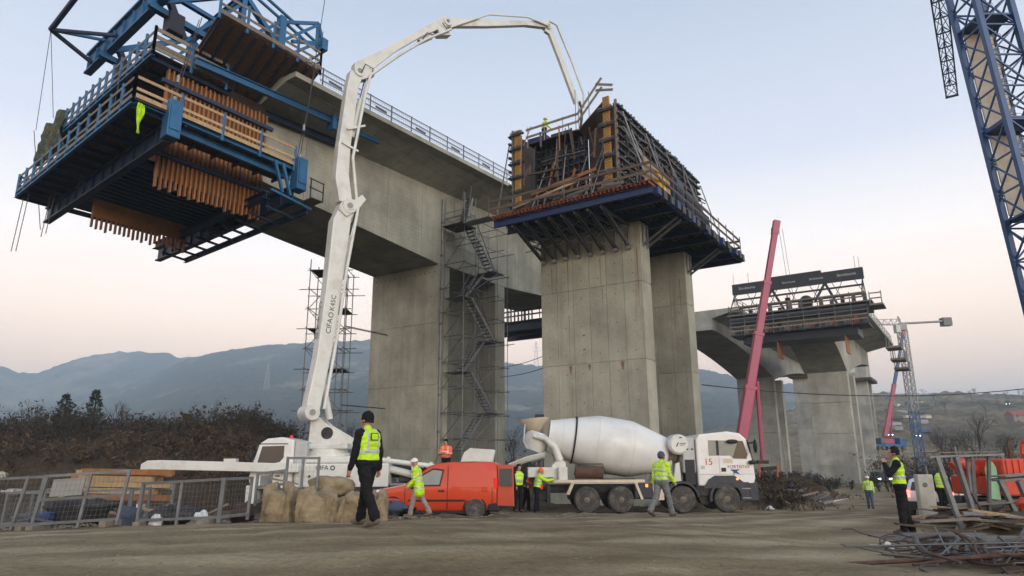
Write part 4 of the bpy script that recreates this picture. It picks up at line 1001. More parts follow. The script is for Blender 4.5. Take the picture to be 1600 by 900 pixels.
def flight(U, A0, z0, A1_, z1):
    f = MB()
    for o in (-.33, .33): f.bar(BW(U+o, A0, z0), BW(U+o, A1_, z1), .05, .2)
    fl = f.build('stair_flight', 'galv', st, True)
    n = 12
    for i in range(n+1):
        p = lerp((A0, z0, 0), (A1_, z1, 0), i/n)
        frame_box(MB(), U-.3, U+.3, p[0]-.1, p[0]+.1, p[1]-.02, p[1]+.02).build('tread', 'galv_dark', fl, True)
    for o in (-.36, .36):
        MB().path([BW(U+o, A0-.35*np.sign(A1_-A0), z0+1.0), BW(U+o, A0+.2*np.sign(A1_-A0), z0+.95), BW(U+o, A1_-.1*np.sign(A1_-A0), z1+.15), BW(U+o, A1_+.4*np.sign(A1_-A0), z1+.05)], .035, 6).build('handrail', 'galv', fl, True, smooth=60)
z = 18.9
for k in range(4):
    flight(-8.75, 4.0, z, 6.9, z-2.75); 
    frame_box(MB(), -10.1, -8.4, 6.9, 8.3, z-2.8, z-2.75).build('landing', 'galv_dark', st, True)
    flight(-9.75, 7.0, z-2.75, 4.2, z-5.5)
    frame_box(MB(), -10.1, -8.4, 2.9, 4.2, z-5.55, z-5.5).build('landing', 'galv_dark', st, True)
    z -= 5.5
    if z < 3.5: break
flight(-8.75, 4.0, 21.3, 3.2, 18.95)
frame_box(MB(), -10.1, -8.2, 2.4, 4.2, 18.85, 18.9).build('landing', 'plywood_dark', st, True)
for A in (2.5, 4.1):
    for h in (.5, 1.0): tube1('handrail', 'galv', st, BW(-10.1, A, 18.9+h), BW(-8.2, A, 18.9+h), .025, n=6)
# gangway railing across to the pier-head platform
for h in (.0, .55): tube1('handrail', 'galv', st, BW(-8.3, 3.0, 19.3+h), BW(-3.2, -3.6, 17.0+h), .03, n=6)
fr = MB().hexa([BW(-8.3, 2.6, 18.8), BW(-8.3, 3.4, 18.8), BW(-1.2, -3.2, 15.95), BW(-1.2, -4.0, 15.95), BW(-8.3, 2.6, 18.86), BW(-8.3, 3.4, 18.86), BW(-1.2, -3.2, 16.0), BW(-1.2, -4.0, 16.0)]).build('gangway', 'galv_dark', st, True)

# ================================================================== dark scaffold tower behind the pump boom
sb = thing('scaffold_tower', 'dark scaffold tower standing behind the white pump boom', 'scaffold', (-12.3, 48, -.5))
xs_, ys_ = (-14.2, -13.0, -12.0, -11.6), (47.0, 49.0)
for x in xs_:
    for y in ys_: tube1('standard', 'galv_dark', sb, (x, y, -.6), (x+.0, y, 15.6 if x < -13.5 else 15.0), .035, n=6)
for i in range(11):
    z = .8+i*1.4
    for y in ys_: tube1('ledger', 'galv_dark', sb, (-14.9 if i % 2 else -14.4, y, z), (-11.2 if i % 3 else -10.7, y, z), .03, n=6)
    for x in xs_: tube1('transom', 'galv_dark', sb, (x, 46.7, z+.06), (x, 49.4, z+.06), .03, n=6)
    a, b = (xs_[0], xs_[1]) if i % 2 else (xs_[1], xs_[0]); tube1('brace', 'galv_dark', sb, (a, 47, z-1.4), (b, 47, z), .028, n=6)
    a, b = (xs_[2]-1, xs_[3]) if i % 2 else (xs_[3], xs_[2]-1); tube1('brace', 'galv_dark', sb, (a, 47, z-1.4), (b, 47, z), .028, n=6)
    if i % 3 == 1: MB().box(-14.2, -13.0, 47, 49, z, z+.05).build('deck_plank', 'plywood_dark', sb, True)
    if i % 3 == 2: MB().box(-12.8, -11.6, 47, 49, z, z+.05).build('deck_plank', 'plywood_dark', sb, True)
for z in (5.4, 10.8):
    for y in (47.0, 47.5): tube1('tie_tube', 'galv_dark', sb, (-11.6, y, z), (-9.3, y+3.6, z), .03, n=6)

# cable and tubes slung between the piers
cb = MB()
for z0, z1 in ((8.75, 8.95), (8.0, 8.1)): cb.path([lerp(BW(-9.9, 9.9, z0+.2), BW(3.0, -.12, z1-.1), t)+np.array([0, 0, -.35*math.sin(math.pi*t)]) for t in np.linspace(0, 1, 12)], .025, 5)
tag(cb.build('tie_cable', 'wire'), 'thin grey cables slung between the two piers', 'cable')
# low power cable sagging to the right edge of the picture
pts = [lerp(BW(7.0, 8.4, 6.4), (75, 62, 15.5), t)+np.array([0, 0, -3.6*4*t*(1-t)]) for t in np.linspace(0, 1, 40)]
tag(MB().path(pts, .035, 5).build('power_cable', 'wire'), 'black power cable sagging across to the right edge', 'cable')

# ================================================================== CRANES
def lattice(root, P0, P1, sx, sy, w, step, m, ex=(1, 0, 0), ey=(0, 1, 0), w2=None, pre='mast'):
    P0 = np.array(P0, float); P1 = np.array(P1, float); ex = np.array(ex, float); ey = np.array(ey, float); w2 = w2 or w*.45
    C = [ex*a*sx/2+ey*b*sy/2 for a, b in ((-1, -1), (1, -1), (1, 1), (-1, 1))]
    for c in C: MB().bar(P0+c, P1+c, w, w, up=ey).build(pre+'_chord', m, root, True)
    n = max(1, int(round(np.linalg.norm(P1-P0)/step)))
    for i in range(n+1):
        a = lerp(P0, P1, i/n); k = MB()
        for j in range(4): k.bar(a+C[j], a+C[(j+1) % 4], w2)
        k.build(pre+'_frame', m, root, True)
        if i < n:
            b = lerp(P0, P1, (i+1)/n)
            for j in range(4):
                k = MB(); k.bar(a+C[j], b+C[(j+1) % 4], w2); k.bar(a+C[(j+1) % 4], b+C[j], w2); k.build(pre+'_brace', m, root, True)
bc = thing('tower_crane', 'dark blue lattice tower crane mast close by at the right edge', 'crane', (30.4, 36.85, -1.5))
lean = lambda z: 29.85-.060*(z-9.5); MY = 36.85
lattice(bc, (lean(-1.5), MY, -1.5), (lean(34.5), MY, 34.5), 2.05, 2.05, .30, 1.95, 'crane_blue', w2=.09)
for z0, z1 in ((15.2, 20.2), (20.6, 27.0)):    # pale sheet panels inside the mast
    MB().hexa([(lean(z0)-.85, MY+.75, z0), (lean(z0)+.85, MY+.75, z0), (lean(z0)+.85, MY+.85, z0), (lean(z0)-.85, MY+.85, z0), (lean(z1)-.85, MY+.75, z1), (lean(z1)+.85, MY+.75, z1), (lean(z1)+.85, MY+.85, z1), (lean(z1)-.85, MY+.85, z1)]).build('mast_panel', 'cream_paint', bc, True)
ld = MB()
for s in (-.2, .2): ld.bar((lean(0)+s+.1, MY-.1, 0), (lean(33)+s+.1, MY-.1, 33), .035)
for i in range(100): z = i*.33; ld.bar((lean(z)-.1, MY-.1, z), (lean(z)+.3, MY-.1, z), .025)
ld.build('ladder', 'galv_dark', bc, True)
for i in range(30):
    z = 1+i*1.05; ring = [(lean(z)+.1+.38*math.cos(t), MY-.1-.1-.38*math.sin(t), z) for t in np.linspace(0, math.pi, 9)]
    MB().path(ring, .015, 4).build('ladder_hoop', 'galv_dark', bc, True)
for z in (14.9, 20.4, 27.2): MB().bar((lean(z)-1.05, MY, z), (lean(z)+1.05, MY, z), 2.1, .12, up=(0, 0, 1)).build('mast_landing', 'crane_blue', bc, True)
# its jib, pointing away along the bridge
j0, j1 = np.array([26.6, 37.1, 33.2]), np.array([39.35, 55.75, 33.0]); jd = (j1-j0)/np.linalg.norm(j1-j0); jr = np.array([jd[1], -jd[0], 0])
for s in (-.5, .5): MB().bar(j0+jr*s, j1+jr*s*.85, .11).build('jib_chord', 'dark_blue_steel', bc, True)
MB().bar(j0+[0, 0, 1.3], j1+[0, 0, 1.0], .1).build('jib_chord', 'dark_blue_steel', bc, True)
nj = 10
for i in range(nj):
    a, b = lerp(j0, j1, i/nj), lerp(j0, j1, (i+1)/nj); k = MB(); c = (a+b)/2+[0, 0, 1.15]
    k.bar(a-jr*.5, a+jr*.5, .09)
    for p in (a, b):
        for s in (-.48, .48): k.bar(p+jr*s, c, .045)
    k.bar(a-jr*.5, b+jr*.45, .04); k.bar(a+jr*.5, b-jr*.45, .04)
    k.build('jib_bay', 'dark_blue_steel', bc, True)
MB().bar(j1-jr*.5, j1+jr*.5, .16).build('jib_end', 'dark_blue_steel', bc, True)
cj = j0-jd*9
for s in (-.6, .6): MB().bar(j0+jr*s, cj+jr*s, .14).build('counter_jib', 'dark_blue_steel', bc, True)
MB().bar(cj+jd*1.5-jr*.9, cj+jd*1.5+jr*.9, 2.0, 1.6).build('counterweight', 'concrete_far', bc, True)

# white tower crane far away
def far_tower(name, label, px_, Y, ztop, jl, jr_, m, base_m, lm):
    x = pX(px_, Y); g = -2.5; r = thing('tower_crane', label, 'crane', (x, Y, g))
    zs = g+(ztop-g)*.42
    lattice(r, (x, Y, g), (x, Y, zs), 1.7, 1.7, .16, 1.9, base_m, w2=.08)
    lattice(r, (x, Y, zs), (x, Y, ztop-1.5), 1.7, 1.7, .2, 1.9, m, w2=.1)
    MB().box(x-.9, x+.9, Y-.9, Y+.9, ztop-1.5, ztop+.3).build('slewing_unit', m, r, True)
    MB().box(x-2.0, x-.95, Y-1.2, Y+.3, ztop-2.2, ztop-.2).build('operator_cab', 'glass_pale', r, True)
    for s in (-.6, .6): MB().bar((x, Y+s, ztop), (jl, Y+s, ztop+.2), .16).build('jib_chord', m, r, True)
    MB().bar((x, Y, ztop+1.5), (jl, Y, ztop+1.2), .15).build('jib_chord', m, r, True)
    n = int(abs(jl-x)/1.6)
    for i in range(n):
        a, b = x+(jl-x)*i/n, x+(jl-x)*(i+1)/n; k = MB()
        for s in (-.6, .6): k.bar((a, Y+s, ztop), ((a+b)/2, Y, ztop+1.4), .08); k.bar((b, Y+s, ztop), ((a+b)/2, Y, ztop+1.4), .08)
        k.build('jib_bay', m, r, True)
    MB().bar((x, Y, ztop+.3), (jr_, Y, ztop+.9), 1.2, .35).build('counter_jib', m, r, True)
    MB().box(jr_-2.2, jr_, Y-.9, Y+.9, ztop-.4, ztop+1.7).build('counterweight', 'galv_dark', r, True)
    MB().bar((x, Y, ztop+.4), (x-.6, Y, ztop+2.2), .3).build('mast_head', m, r, True)
far_tower('tower_crane', 'white far tower crane with flat jib, its lower mast blue', 1438, 175, 35.0, atY(1338, 512, 175)[0], atY(1484, 500, 175)[0], 'galv', 'crane_blue', None)

def telescopic(label, base, tip, ws, m, carrier, cl, rot, m2=None, wheels=4, ln=9.0, shift=0.0):
    base = np.array(base, float); tip = np.array(tip, float)
    r = thing('mobile_crane', label, 'crane', (base[0], base[1], cl))
    k = len(ws); side = np.cross(tip-base, [0, 1.0, 0]); 
    for i, w in enumerate(ws):
        p = lerp(base, tip, max(0, i/k-.02)); q = lerp(base, tip, (i+1)/k)
        MB().bar(p, q, w, w*1.25, up=(1, 0, 0)).build('boom_section', (m2 if m2 and i >= k-2 else m), r, True, bevel=w*.12)
        MB().bar(q-(tip-base)/np.linalg.norm(tip-base)*.18, q, w*1.12, w*1.4, up=(1, 0, 0)).build('boom_collar', m, r, True)
    d = (tip-base)/np.linalg.norm(tip-base); s = ws[-1]
    MB().bar(tip-d*.1, tip+d*.7, s*1.2, s*1.4, up=(1, 0, 0)).build('boom_head', m, r, True)
    MB().tube(tip+np.array([0, -.25, .3])*s*2, tip+np.array([0, .25, .3])*s*2, s*.7, n=12).build('sheave', 'galv_dark', r, True)
    tube1('luff_cylinder', m, r, lerp(base, tip, .28)+[s*1.2, 0, -.1], base+[1.1 if tip[0] > base[0] else -1.1, 0, -1.0], s*.42)
    for dx in (.25, .45): tube1('hoist_rope', 'wire', r, tip+[dx, 0, .2], tip+[dx+.25, 0, -4.5], .012, n=4)
    # carrier
    c, sn = math.cos(rot), math.sin(rot); B = lambda x, y, z: (base[0]+c*x-sn*y-shift, base[1]+sn*x+c*y, cl+z)
    def cb(x0, x1, y0, y1, z0, z1): return MB().hexa([B(x0, y0, z0), B(x1, y0, z0), B(x1, y1, z0), B(x0, y1, z0), B(x0, y0, z1), B(x1, y0, z1), B(x1, y1, z1), B(x0, y1, z1)])
    cb(-ln*.55, ln*.45, -1.2, 1.2, .75, 1.25).build('carrier_deck', carrier, r, True, bevel=.05)
    cb(ln*.27, ln*.45, -1.2, 1.2, 1.26, 2.6).build('carrier_cab', carrier, r, True, bevel=.12)
    cb(ln*.30, ln*.455, -1.23, 1.23, 1.8, 2.4).build('cab_window', 'glass', r, True)
    cb(-1.4, 1.3, -1.1, 1.1, 1.27, 2.3).build('superstructure', m, r, True, bevel=.08)
    cb(-2.4, -1.42, -1.25, 1.25, 1.35, 2.5).build('counterweight', 'galv_dark', r, True)
    for i in range(wheels):
        x = -ln*.45+i*ln*.8/(wheels-1)
        for s in (-1, 1):
            w = MB().tube(B(x, s*.85, .52), B(x, s*1.2, .52), .52, n=18).build('wheel', 'tyre', r, True, smooth=40)
            MB().tube(B(x, s*1.19, .52), B(x, s*1.23, .52), .28, n=14).build('rim', 'rim', w, True)
    return r
Yc = 39.5
pk = telescopic('mobile crane with long pink-red telescopic boom behind the mixer cab', atY(1158, 690, Yc), atY(1211, 362, Yc), (.47, .40, .33, .27), 'pink_red', 'navy_plastic', G(13, Yc)-.05, math.pi, ln=5.4, shift=3.0)
for i, (px0, py0, px1, py1, m) in enumerate(((1190, 733, 1212, 731, 'leaf_dark'), (1183, 722, 1200, 722, 'rusty'))):
    bar1('tool_box', m, pk, atY(px0, py0, Yc-1.3), atY(px1, py1, Yc-1.3), .3, .18)
for x_ in (1187, 1215): bar1('warning_post', 'machine_red', pk, atY(x_, 745, Yc-1.4), atY(x_, 722, Yc-1.4), .06)
tb = atY(1383, 684, 150); telescopic('far mobile crane with red and blue telescopic boom on the hillside', tb+[0, 0, .2], atY(1411, 522, 150), (.75, .62, .5, .4), 'pink_red', 'blue_steel', tb[2]-2.6, .3, m2='crane_blue', ln=10)

# ================================================================== VEHICLES (local frame: +x forward, -y right side)
def wheel(root, x, y, r, w, out, rim_m='rim', hub=.5, tyre_m='tyre', spokes=8):
    s = -1 if out < 0 else 1
    prof = [(-w/2, r*.62), (-w/2, r*.9), (-w*.42, r*.97), (-w*.3, r), (w*.3, r), (w*.42, r*.97), (w/2, r*.9), (w/2, r*.62)]
    t = MB().lathe(prof, (x, y, r), (0, s, 0), 32).build('wheel', tyre_m, root, smooth=35)
    MB().lathe([(w*.30, r*.02), (w*.30, r*.5), (w*.46, r*.56), (w*.51, r*.64), (w*.40, r*.66)], (x, y, r), (0, s, 0), 24).build('rim', rim_m, t, smooth=35)
    MB().lathe([(w*.28, r*.28), (w*.48, r*.26), (w*.52, r*.2), (w*.52, .001)], (x, y, r), (0, s, 0), 16).build('hub', rim_m, t, smooth=35)
    if spokes:
        k = MB()
        for i in range(spokes):
            a = 2*math.pi*i/spokes; c = (x+math.cos(a)*r*.40, y+s*w*.31, r+math.sin(a)*r*.40); k.tube(c, (c[0], c[1]+s*.02, c[2]), r*.07, n=8)
        k.build('rim_holes', 'rubber', t)
    return t
def rbox(x0, x1, y0, y1, z0, z1, name, m, root, bev=.03): return MB().box(x0, x1, y0, y1, z0, z1).build(name, m, root, bevel=bev)
def sideprism(prof, y0, y1): return MB().prism([(x, y0, z) for x, z in prof], (0, y1-y0, 0))

# ---------------- concrete mixer truck, facing right
mz = G(6, 29.6)
mx = thing('concrete_mixer_truck', 'white four-axle concrete mixer truck with the number 15 on its cab', 'truck', (8.72, 29.6+1.0, mz-.02), 0)
for x in (0, -1.8, -4.33, -5.72):
    for s in (-1, 1): wheel(mx, x, s*1.06, .53, .34 if x > -2 else .5, s)
for x in (0, -1.8, -4.33, -5.72): MB().tube((x, -.9, .53), (x, .9, .53), .12, n=10).build('axle', 'chassis', mx)
for s in (-1, 1): rbox(-7.2, .9, s*.42-.06, s*.42+.06, .78, 1.1, 'chassis_rail', 'chassis', mx, .01)
rbox(-6.4, -3.6, -.38, .38, .5, 1.0, 'rear_axle_housing', 'chassis', mx)
# cab
cabp = [(-1.12, 1.05), (1.12, 1.0), (1.24, 1.35), (1.20, 1.95), (.98, 2.92), (.72, 3.16), (.2, 3.24), (-1.0, 3.12), (-1.12, 2.9)]
cb_ = sideprism(cabp, -1.18, 1.18).build('cab_body', 'white_clean', mx, bevel=.07, segs=3)
rbox(-1.66, -1.13, -1.05, 1.05, 1.55, 3.0, 'cab_rear_panel', 'grey_cab', mx, .06)
for dx in (-1.52, -1.32): MB().box(dx, dx+.1, -1.065, -1.055, 2.5, 2.55).build('cab_handle', 'rubber', mx)
MB().box(-1.6, -1.2, -1.07, -.5, 1.1, 2.1).build('air_intake', 'rubber', mx)
win = [(-.62, 2.26), (.25, 2.26), (.42, 2.12), (.92, 2.12), (.98, 2.3), (.80, 2.85), (-.62, 2.88)]
for s in (-1, 1):
    w = MB().prism([(x, s*1.183, z) for x, z in win], (0, s*.012, 0)).build('door_window', 'glass_pale', mx)
    MB().box(-.30, -.20, s*1.2-.008, s*1.2+.008, 2.27, 2.87).build('window_pillar', 'rubber', w)
    MB().prism([(.35, s*1.197, 2.16), (.92, s*1.197, 2.13), (.98, s*1.197, 2.3), (.82, s*1.197, 2.84), (.62, s*1.197, 2.84)], (0, s*.006, 0)).build('quarter_glass', 'glass', w)
    MB().box(-.14, .04, s*1.18-.03, s*1.18+.03, 1.62, 1.77).build('door_handle', 'rubber', mx)
    for x in (-.21, ): MB().box(x-.008, x+.008, s*1.183-.006, s*1.183+.006, 1.5, 2.25).build('door_seam', 'grey_cab', mx)
    MB().box(-1.05, 1.15, s*1.183-.006, s*1.183+.006, 1.50, 1.525).build('door_seam', 'grey_cab', mx)
    # fenders
    arc = [(.0+.72*math.cos(t), .55+.72*math.sin(t)) for t in np.linspace(RAD(-10), RAD(190), 16)]
    arc2 = [(.0+.60*math.cos(t), .55+.60*math.sin(t)) for t in np.linspace(RAD(190), RAD(-10), 16)]
    MB().prism([(x, s*.86, z) for x, z in arc+arc2], (0, s*.36, 0)).build('mudguard', 'navy_plastic', mx, bevel=.015)
    MB().prism([(-.95, s*1.2, .95), (-.72, s*1.2, 1.3), (-.45, s*1.2, 1.46), (.35, s*1.2, 1.46), (.72, s*1.2, 1.2), (.8, s*1.2, 1.0), (1.22, s*1.2, 1.0), (1.22, s*1.2, 1.08), (.9, s*1.2, 1.1), (.55, s*1.2, 1.45)][:7], (0, s*.015, 0)).build('fender_panel', 'navy_plastic', mx)
    arc = [(-1.8+.70*math.cos(t), .55+.70*math.sin(t)) for t in np.linspace(RAD(5), RAD(175), 16)]
    arc2 = [(-1.8+.60*math.cos(t), .55+.60*math.sin(t)) for t in np.linspace(RAD(175), RAD(5), 16)]
    MB().prism([(x, s*.84, z) for x, z in arc+arc2], (0, s*.38, 0)).build('mudguard', 'navy_plastic', mx, bevel=.015)
    MB().tube((1.05, s*1.2, 2.75), (1.22, s*1.5, 2.78), .03).build('mirror_arm', 'rubber', mx)
    MB().blob((1.2, s*1.55, 2.62), (.08, .14, .28), 3, amp=.03).build('mirror', 'rubber', mx, smooth=180)
    MB().blob((.35, s*1.30, 2.82), (.25, .09, .09), 5, amp=.03).build('mirror', 'rubber', mx, smooth=180)
    MB().blob((1.12, s*1.28, 1.98), (.17, .1, .09), 6, amp=.03).build('mirror', 'rubber', mx, smooth=180)
    MB().box(-2.6, -2.45, s*1.15-.05, s*1.15+.05, 1.12, 1.2).build('side_marker_lamp', 'lamp_orange', mx)
    MB().box(.42, .52, s*1.215-.01, s*1.215+.01, 1.28, 1.36).build('side_marker_lamp', 'lamp_orange', mx)
fr_ = MB().prism([(1.0, -1.16, 2.05), (1.215, -1.16, 2.05), (1.01, -1.16, 2.9), (.85, -1.16, 2.9)], (0, 2.32, 0)).build('windscreen', 'glass', mx)
fr_.location.x = .022
rbox(.9, 1.32, -1.2, 1.2, .42, 1.18, 'bumper', 'navy_plastic', mx, .06)
for z in (.55, .92): rbox(.62, .98, -1.226, -1.18, z, z+.05, 'step', 'galv', mx, .01)
rbox(.55, .95, -1.2, -.9, .45, 1.2, 'step_well', 'navy_plastic', mx, .03)
for s in (-1, 1): rbox(1.3, 1.335, s*.95-.15, s*.95+.15, .8, .98, 'headlight', 'lamp_clear', mx, .01)
# side boxes and tanks
rbox(-3.75, -2.75, -1.12, -.6, .55, 1.15, 'fuel_tank', 'navy_plastic', mx, .05)
rbox(-3.0, -2.55, -1.16, -.7, .5, 1.2, 'cream_side_panel', 'cream_paint', mx, .02)
MB().tube((-.85, -1.0, .55), (-.85, -.5, .55), .24, n=16).build('air_tank', 'chassis', mx, smooth=40)
rbox(-1.2, -.6, -1.1, -.6, .65, 1.1, 'battery_box', 'chassis', mx)
# drum
f_, r_ = np.array([-2.2, 0, 2.32]), np.array([-7.0, 0, 3.1]); da = (r_-f_)/np.linalg.norm(r_-f_)
dr = MB().lathe([(-.06, .05), (-.05, .62), (0, .70), (.06, .745), (1.45, 1.165), (1.6, 1.19), (2.9, 1.2), (3.05, 1.185), (4.5, .82), (4.95, .70), (5.05, .70), (5.05, .60), (4.9, .58)], f_, da, 56).build('drum', 'drum_white', mx, smooth=24)
MB().lathe([(3.92, 1.0), (3.92, 1.015), (3.99, .995), (3.99, .98)], f_, da, 56, cap=False).build('drum_band', 'rubber', dr, smooth=40)
for h, r in ((1.5, 1.176), (2.98, 1.197), (4.45, .836)):
    MB().lathe([(h-.012, r-.004), (h, r+.008), (h+.012, r-.004)], f_, da, 56, cap=False).build('weld_seam', 'drum_white', dr, smooth=60)
MB().lathe([(-.5, .25), (-.08, .32)], f_, da, 20).build('gearbox', 'cream_paint', mx, smooth=40)
sideprism([(-1.95, 1.2), (-2.9, 1.2), (-2.35, 1.95), (-2.0, 2.1)], -.5, .5).build('front_pedestal', 'white_paint', mx, bevel=.03)
sideprism([(-1.75, 1.2), (-2.1, 1.2), (-1.95, 1.95), (-1.8, 2.0)], -.95, -.75).build('pedestal_leg', 'white_paint', mx, bevel=.02)
# sub-frame and rear fenders
rbox(-7.1, -3.3, -1.16, -1.02, 1.2, 1.32, 'subframe_rail', 'cream_paint', mx, .02); rbox(-7.1, -3.3, 1.02, 1.16, 1.2, 1.32, 'subframe_rail', 'cream_paint', mx, .02)
for s in (-1, 1):
    ys = s*.8
    for pts in ([(-6.55, .75), (-6.32, 1.22), (-6.2, 1.2), (-6.42, .73)], [(-3.75, 1.2), (-3.65, 1.22), (-3.4, .55), (-3.5, .53)]):
        MB().prism([(x, ys, z) for x, z in pts], (0, s*.38, 0)).build('fender_stay', 'cream_paint', mx)
    rbox(-6.35, -3.68, min(ys, s*1.2), max(ys, s*1.2), 1.165, 1.195, 'rear_fender', 'cream_paint', mx, .01)
    MB().box(-3.3, -3.2, s*1.17-.03, s*1.17+.03, 1.02, 1.14).build('side_marker_lamp', 'lamp_orange', mx)
MB().tube((-6.15, -.95, 1.62), (-5.0, -.95, 1.6), .25, n=20).build('rusty_pipe_roll', 'rusty', mx, smooth=40)
MB().path([(-6.2, -1.0, 1.5), (-6.1, -1.0, 1.96), (-5.0, -1.0, 1.95), (-4.9, -1.0, 1.5)], .02, 6).build('guard_hoop', 'chassis', mx)
# rear pedestal with rollers
for s in (-1, 1):
    sideprism([(-6.55, 1.2), (-7.05, 1.2), (-7.1, 1.9), (-6.75, 2.2), (-6.5, 2.0)], s*.62-.1, s*.62+.1).build('rear_pedestal', 'white_paint', mx, bevel=.03)
    MB().path([(-6.75, s*.66, 2.1), (-6.95, s*.68, 2.65), (-7.35, s*.68, 3.0), (-7.85, s*.6, 3.12)], [.17, .16, .13, .1], 8).build('frame_arm', 'white_paint', mx, smooth=60)
rbox(-6.85, -6.45, -.95, -.35, 1.25, 1.85, 'pump_cover', 'white_paint', mx, .06)
rbox(-8.1, -7.05, -.95, .95, 1.42, 1.82, 'rear_panel', 'white_paint', mx, .02)
rbox(-7.9, -7.3, -.6, .6, .5, 1.4, 'rear_plate', 'galv_dark', mx, .02)
for s in (-1, 1): 
    rbox(-7.62, -7.5, s*.95-.12, s*.95+.12, .95, 1.12, 'tail_lamp', 'lamp_red', mx, .01)
    rbox(-7.6, -7.0, s*.9-.03, s*.9+.03, .9, 1.0, 'lamp_bar', 'chassis', mx, .01)
    rbox(-7.35, -7.2, s*1.05-.25, s*1.05+.25, .35, 1.15, 'mud_flap', 'rubber', mx, .01)
# hopper and collection funnel
MB().lathe([(0, .2), (.15, .34), (.5, .62), (.62, .66), (.62, .62), (.2, .3)], (-7.75, 0, 3.25), (-.1, 0, 1), 24, cap=False).build('hopper', 'cream_paint', mx, smooth=40)
rbox(-7.75, -7.35, -.18, .18, 3.86, 4.05, 'hopper_lid', 'rubber', mx, .03)
MB().path([(-8.2, -.45, 3.6), (-8.25, -.45, 2.9), (-8.1, -.45, 2.6)], .025, 6).build('ladder_rail', 'white_paint', mx)
MB().path([(-8.2, .45, 3.6), (-8.25, .45, 2.9), (-8.1, .45, 2.6)], .025, 6).build('ladder_rail', 'white_paint', mx)
MB().lathe([(0, .50), (.3, .58), (.8, .40), (.8, .37), (.3, .52)], (-7.55, 0, 3.25), (-.35, 0, -1), 20, cap=False).build('collecting_funnel', 'white_paint', mx, smooth=40)
# discharge chute (half pipe)
ch = MB(); sec = []
for t, (x, z) in enumerate(((-7.35, 2.32), (-8.1, 2.15), (-8.9, 1.85))):
    ring = []
    for a in np.linspace(RAD(200), RAD(340), 9): ring.append((x, .34*math.cos(a)-.1*t, z+.12+.34*math.sin(a)+.1))
    for a in np.linspace(RAD(340), RAD(200), 9): ring.append((x, .30*math.cos(a)-.1*t, z+.14+.30*math.sin(a)+.1))
    sec.append(ring)
ch.loft(sec).build('discharge_chute', 'white_paint', mx, smooth=50)
MB().tube((-7.5, 0, 1.2), (-7.5, 0, 2.15), .07).build('chute_post', 'galv_dark', mx)
# water tank across behind the cab
tk = MB().lathe([(-.62, .05), (-.62, .34), (-.56, .41), (-.4, .43), (.4, .43), (.56, .41), (.62, .34), (.62, .05)], (-1.78, -.45, 2.72), (0, 1, 0), 32).build('water_tank', 'white_paint', mx, smooth=35)
MB().box(-1.78, -1.68, -1.085, -1.07, 2.98, 3.02).build('tank_cap', 'rubber', tk)
MB().prism([(-1.93, -1.08, 2.63), (-1.88, -1.08, 2.63), (-1.80, -1.08, 2.80), (-1.85, -1.08, 2.80)], (0, .01, 0)).build('tank_logo', 'text_blue', tk)
for z, w in ((2.75, .26), (2.68, .2)): MB().box(-1.77, -1.77+w, -1.08, -1.07, z, z+.025).build('tank_lettering', 'text_black', tk)
# lettering on the door
text1('number', '15', 'text_red', mx, (-.66, -1.187, 2.0), (1, 0, 0), (0, 0, 1), .36)
text1('lettering', 'FORTI', 'text_purple', mx, (.37, -1.187, 1.80), (1, 0, 0), (0, 0, 1), .19); text1('lettering', 'STAV', 'text_red', mx, (.83, -1.187, 1.80), (1, 0, 0), (0, 0, 1), .17)
MB().prism([(x, -1.187, z) for x, z in ((.2, 1.70), (.62, 1.70), (.48, 1.62), (.66, 1.48), (.40, 1.56), (.32, 1.46), (.34, 1.6))], (0, .004, 0)).build('star_logo', 'text_blue', mx)
MB().box(-.05, .35, -1.19, -1.183, 1.95, 2.14).build('yellow_sticker', 'cream_paint', mx)
MB().box(-.98, -.82, -1.19, -1.183, 1.72, 1.86).build('grey_sticker', 'grey_cab', mx)

# ---------------- red van, facing left, rear doors open
vz = G(-1.0, 25); vy = RAD(180-5)
vn = thing('delivery_van', 'red delivery van with its rear door open on the dirt', 'van', (-2.62, 25.7, vz-.02), vy)
vn.scale = (1.06, 1.06, 1.06)
# stations: x, zb, z_belt, z_top, hw_bottom, hw_belt, hw_top
ST = [(2.12, .42, .62, .72, .62, .64, .60), (2.06, .30, .70, .84, .76, .78, .70), (1.75, .24, .84, .98, .84, .86, .76), (1.25, .22, .93, 1.06, .86, .89, .80), (1.02, .22, .96, 1.12, .86, .90, .80), (.62, .22, .98, 1.42, .86, .90, .74), (.30, .22, .99, 1.66, .86, .90, .72), (.0, .22, 1.0, 1.76, .86, .90, .72), (-.5, .22, 1.0, 1.81, .86, .905, .74), (-1.2, .22, 1.0, 1.82, .86, .905, .74), (-1.85, .26, 1.0, 1.79, .86, .90, .73), (-2.02, .32, 1.0, 1.72, .84, .88, .71)]
def vsec(s):
    x, zb, zl, zt, hb, hl, ht = s; r = []
    for sg in (-1, 1):
        q = [(x, sg*hb*.9, zb), (x, sg*hb, zb+.10), (x, sg*hl*.995, (zb+zl)/2), (x, sg*hl, zl*.93), (x, sg*(hl*.93+ht*.07), zl+.04), (x, sg*(hl*.45+ht*.55), zl+(zt-zl)*.6), (x, sg*ht, zt-.07), (x, sg*ht*.8, zt-.01)]
        r += q if sg < 0 else q[::-1]
    return r
MB().loft([vsec(s) for s in ST]).build('body', 'van_red', vn, smooth=50)
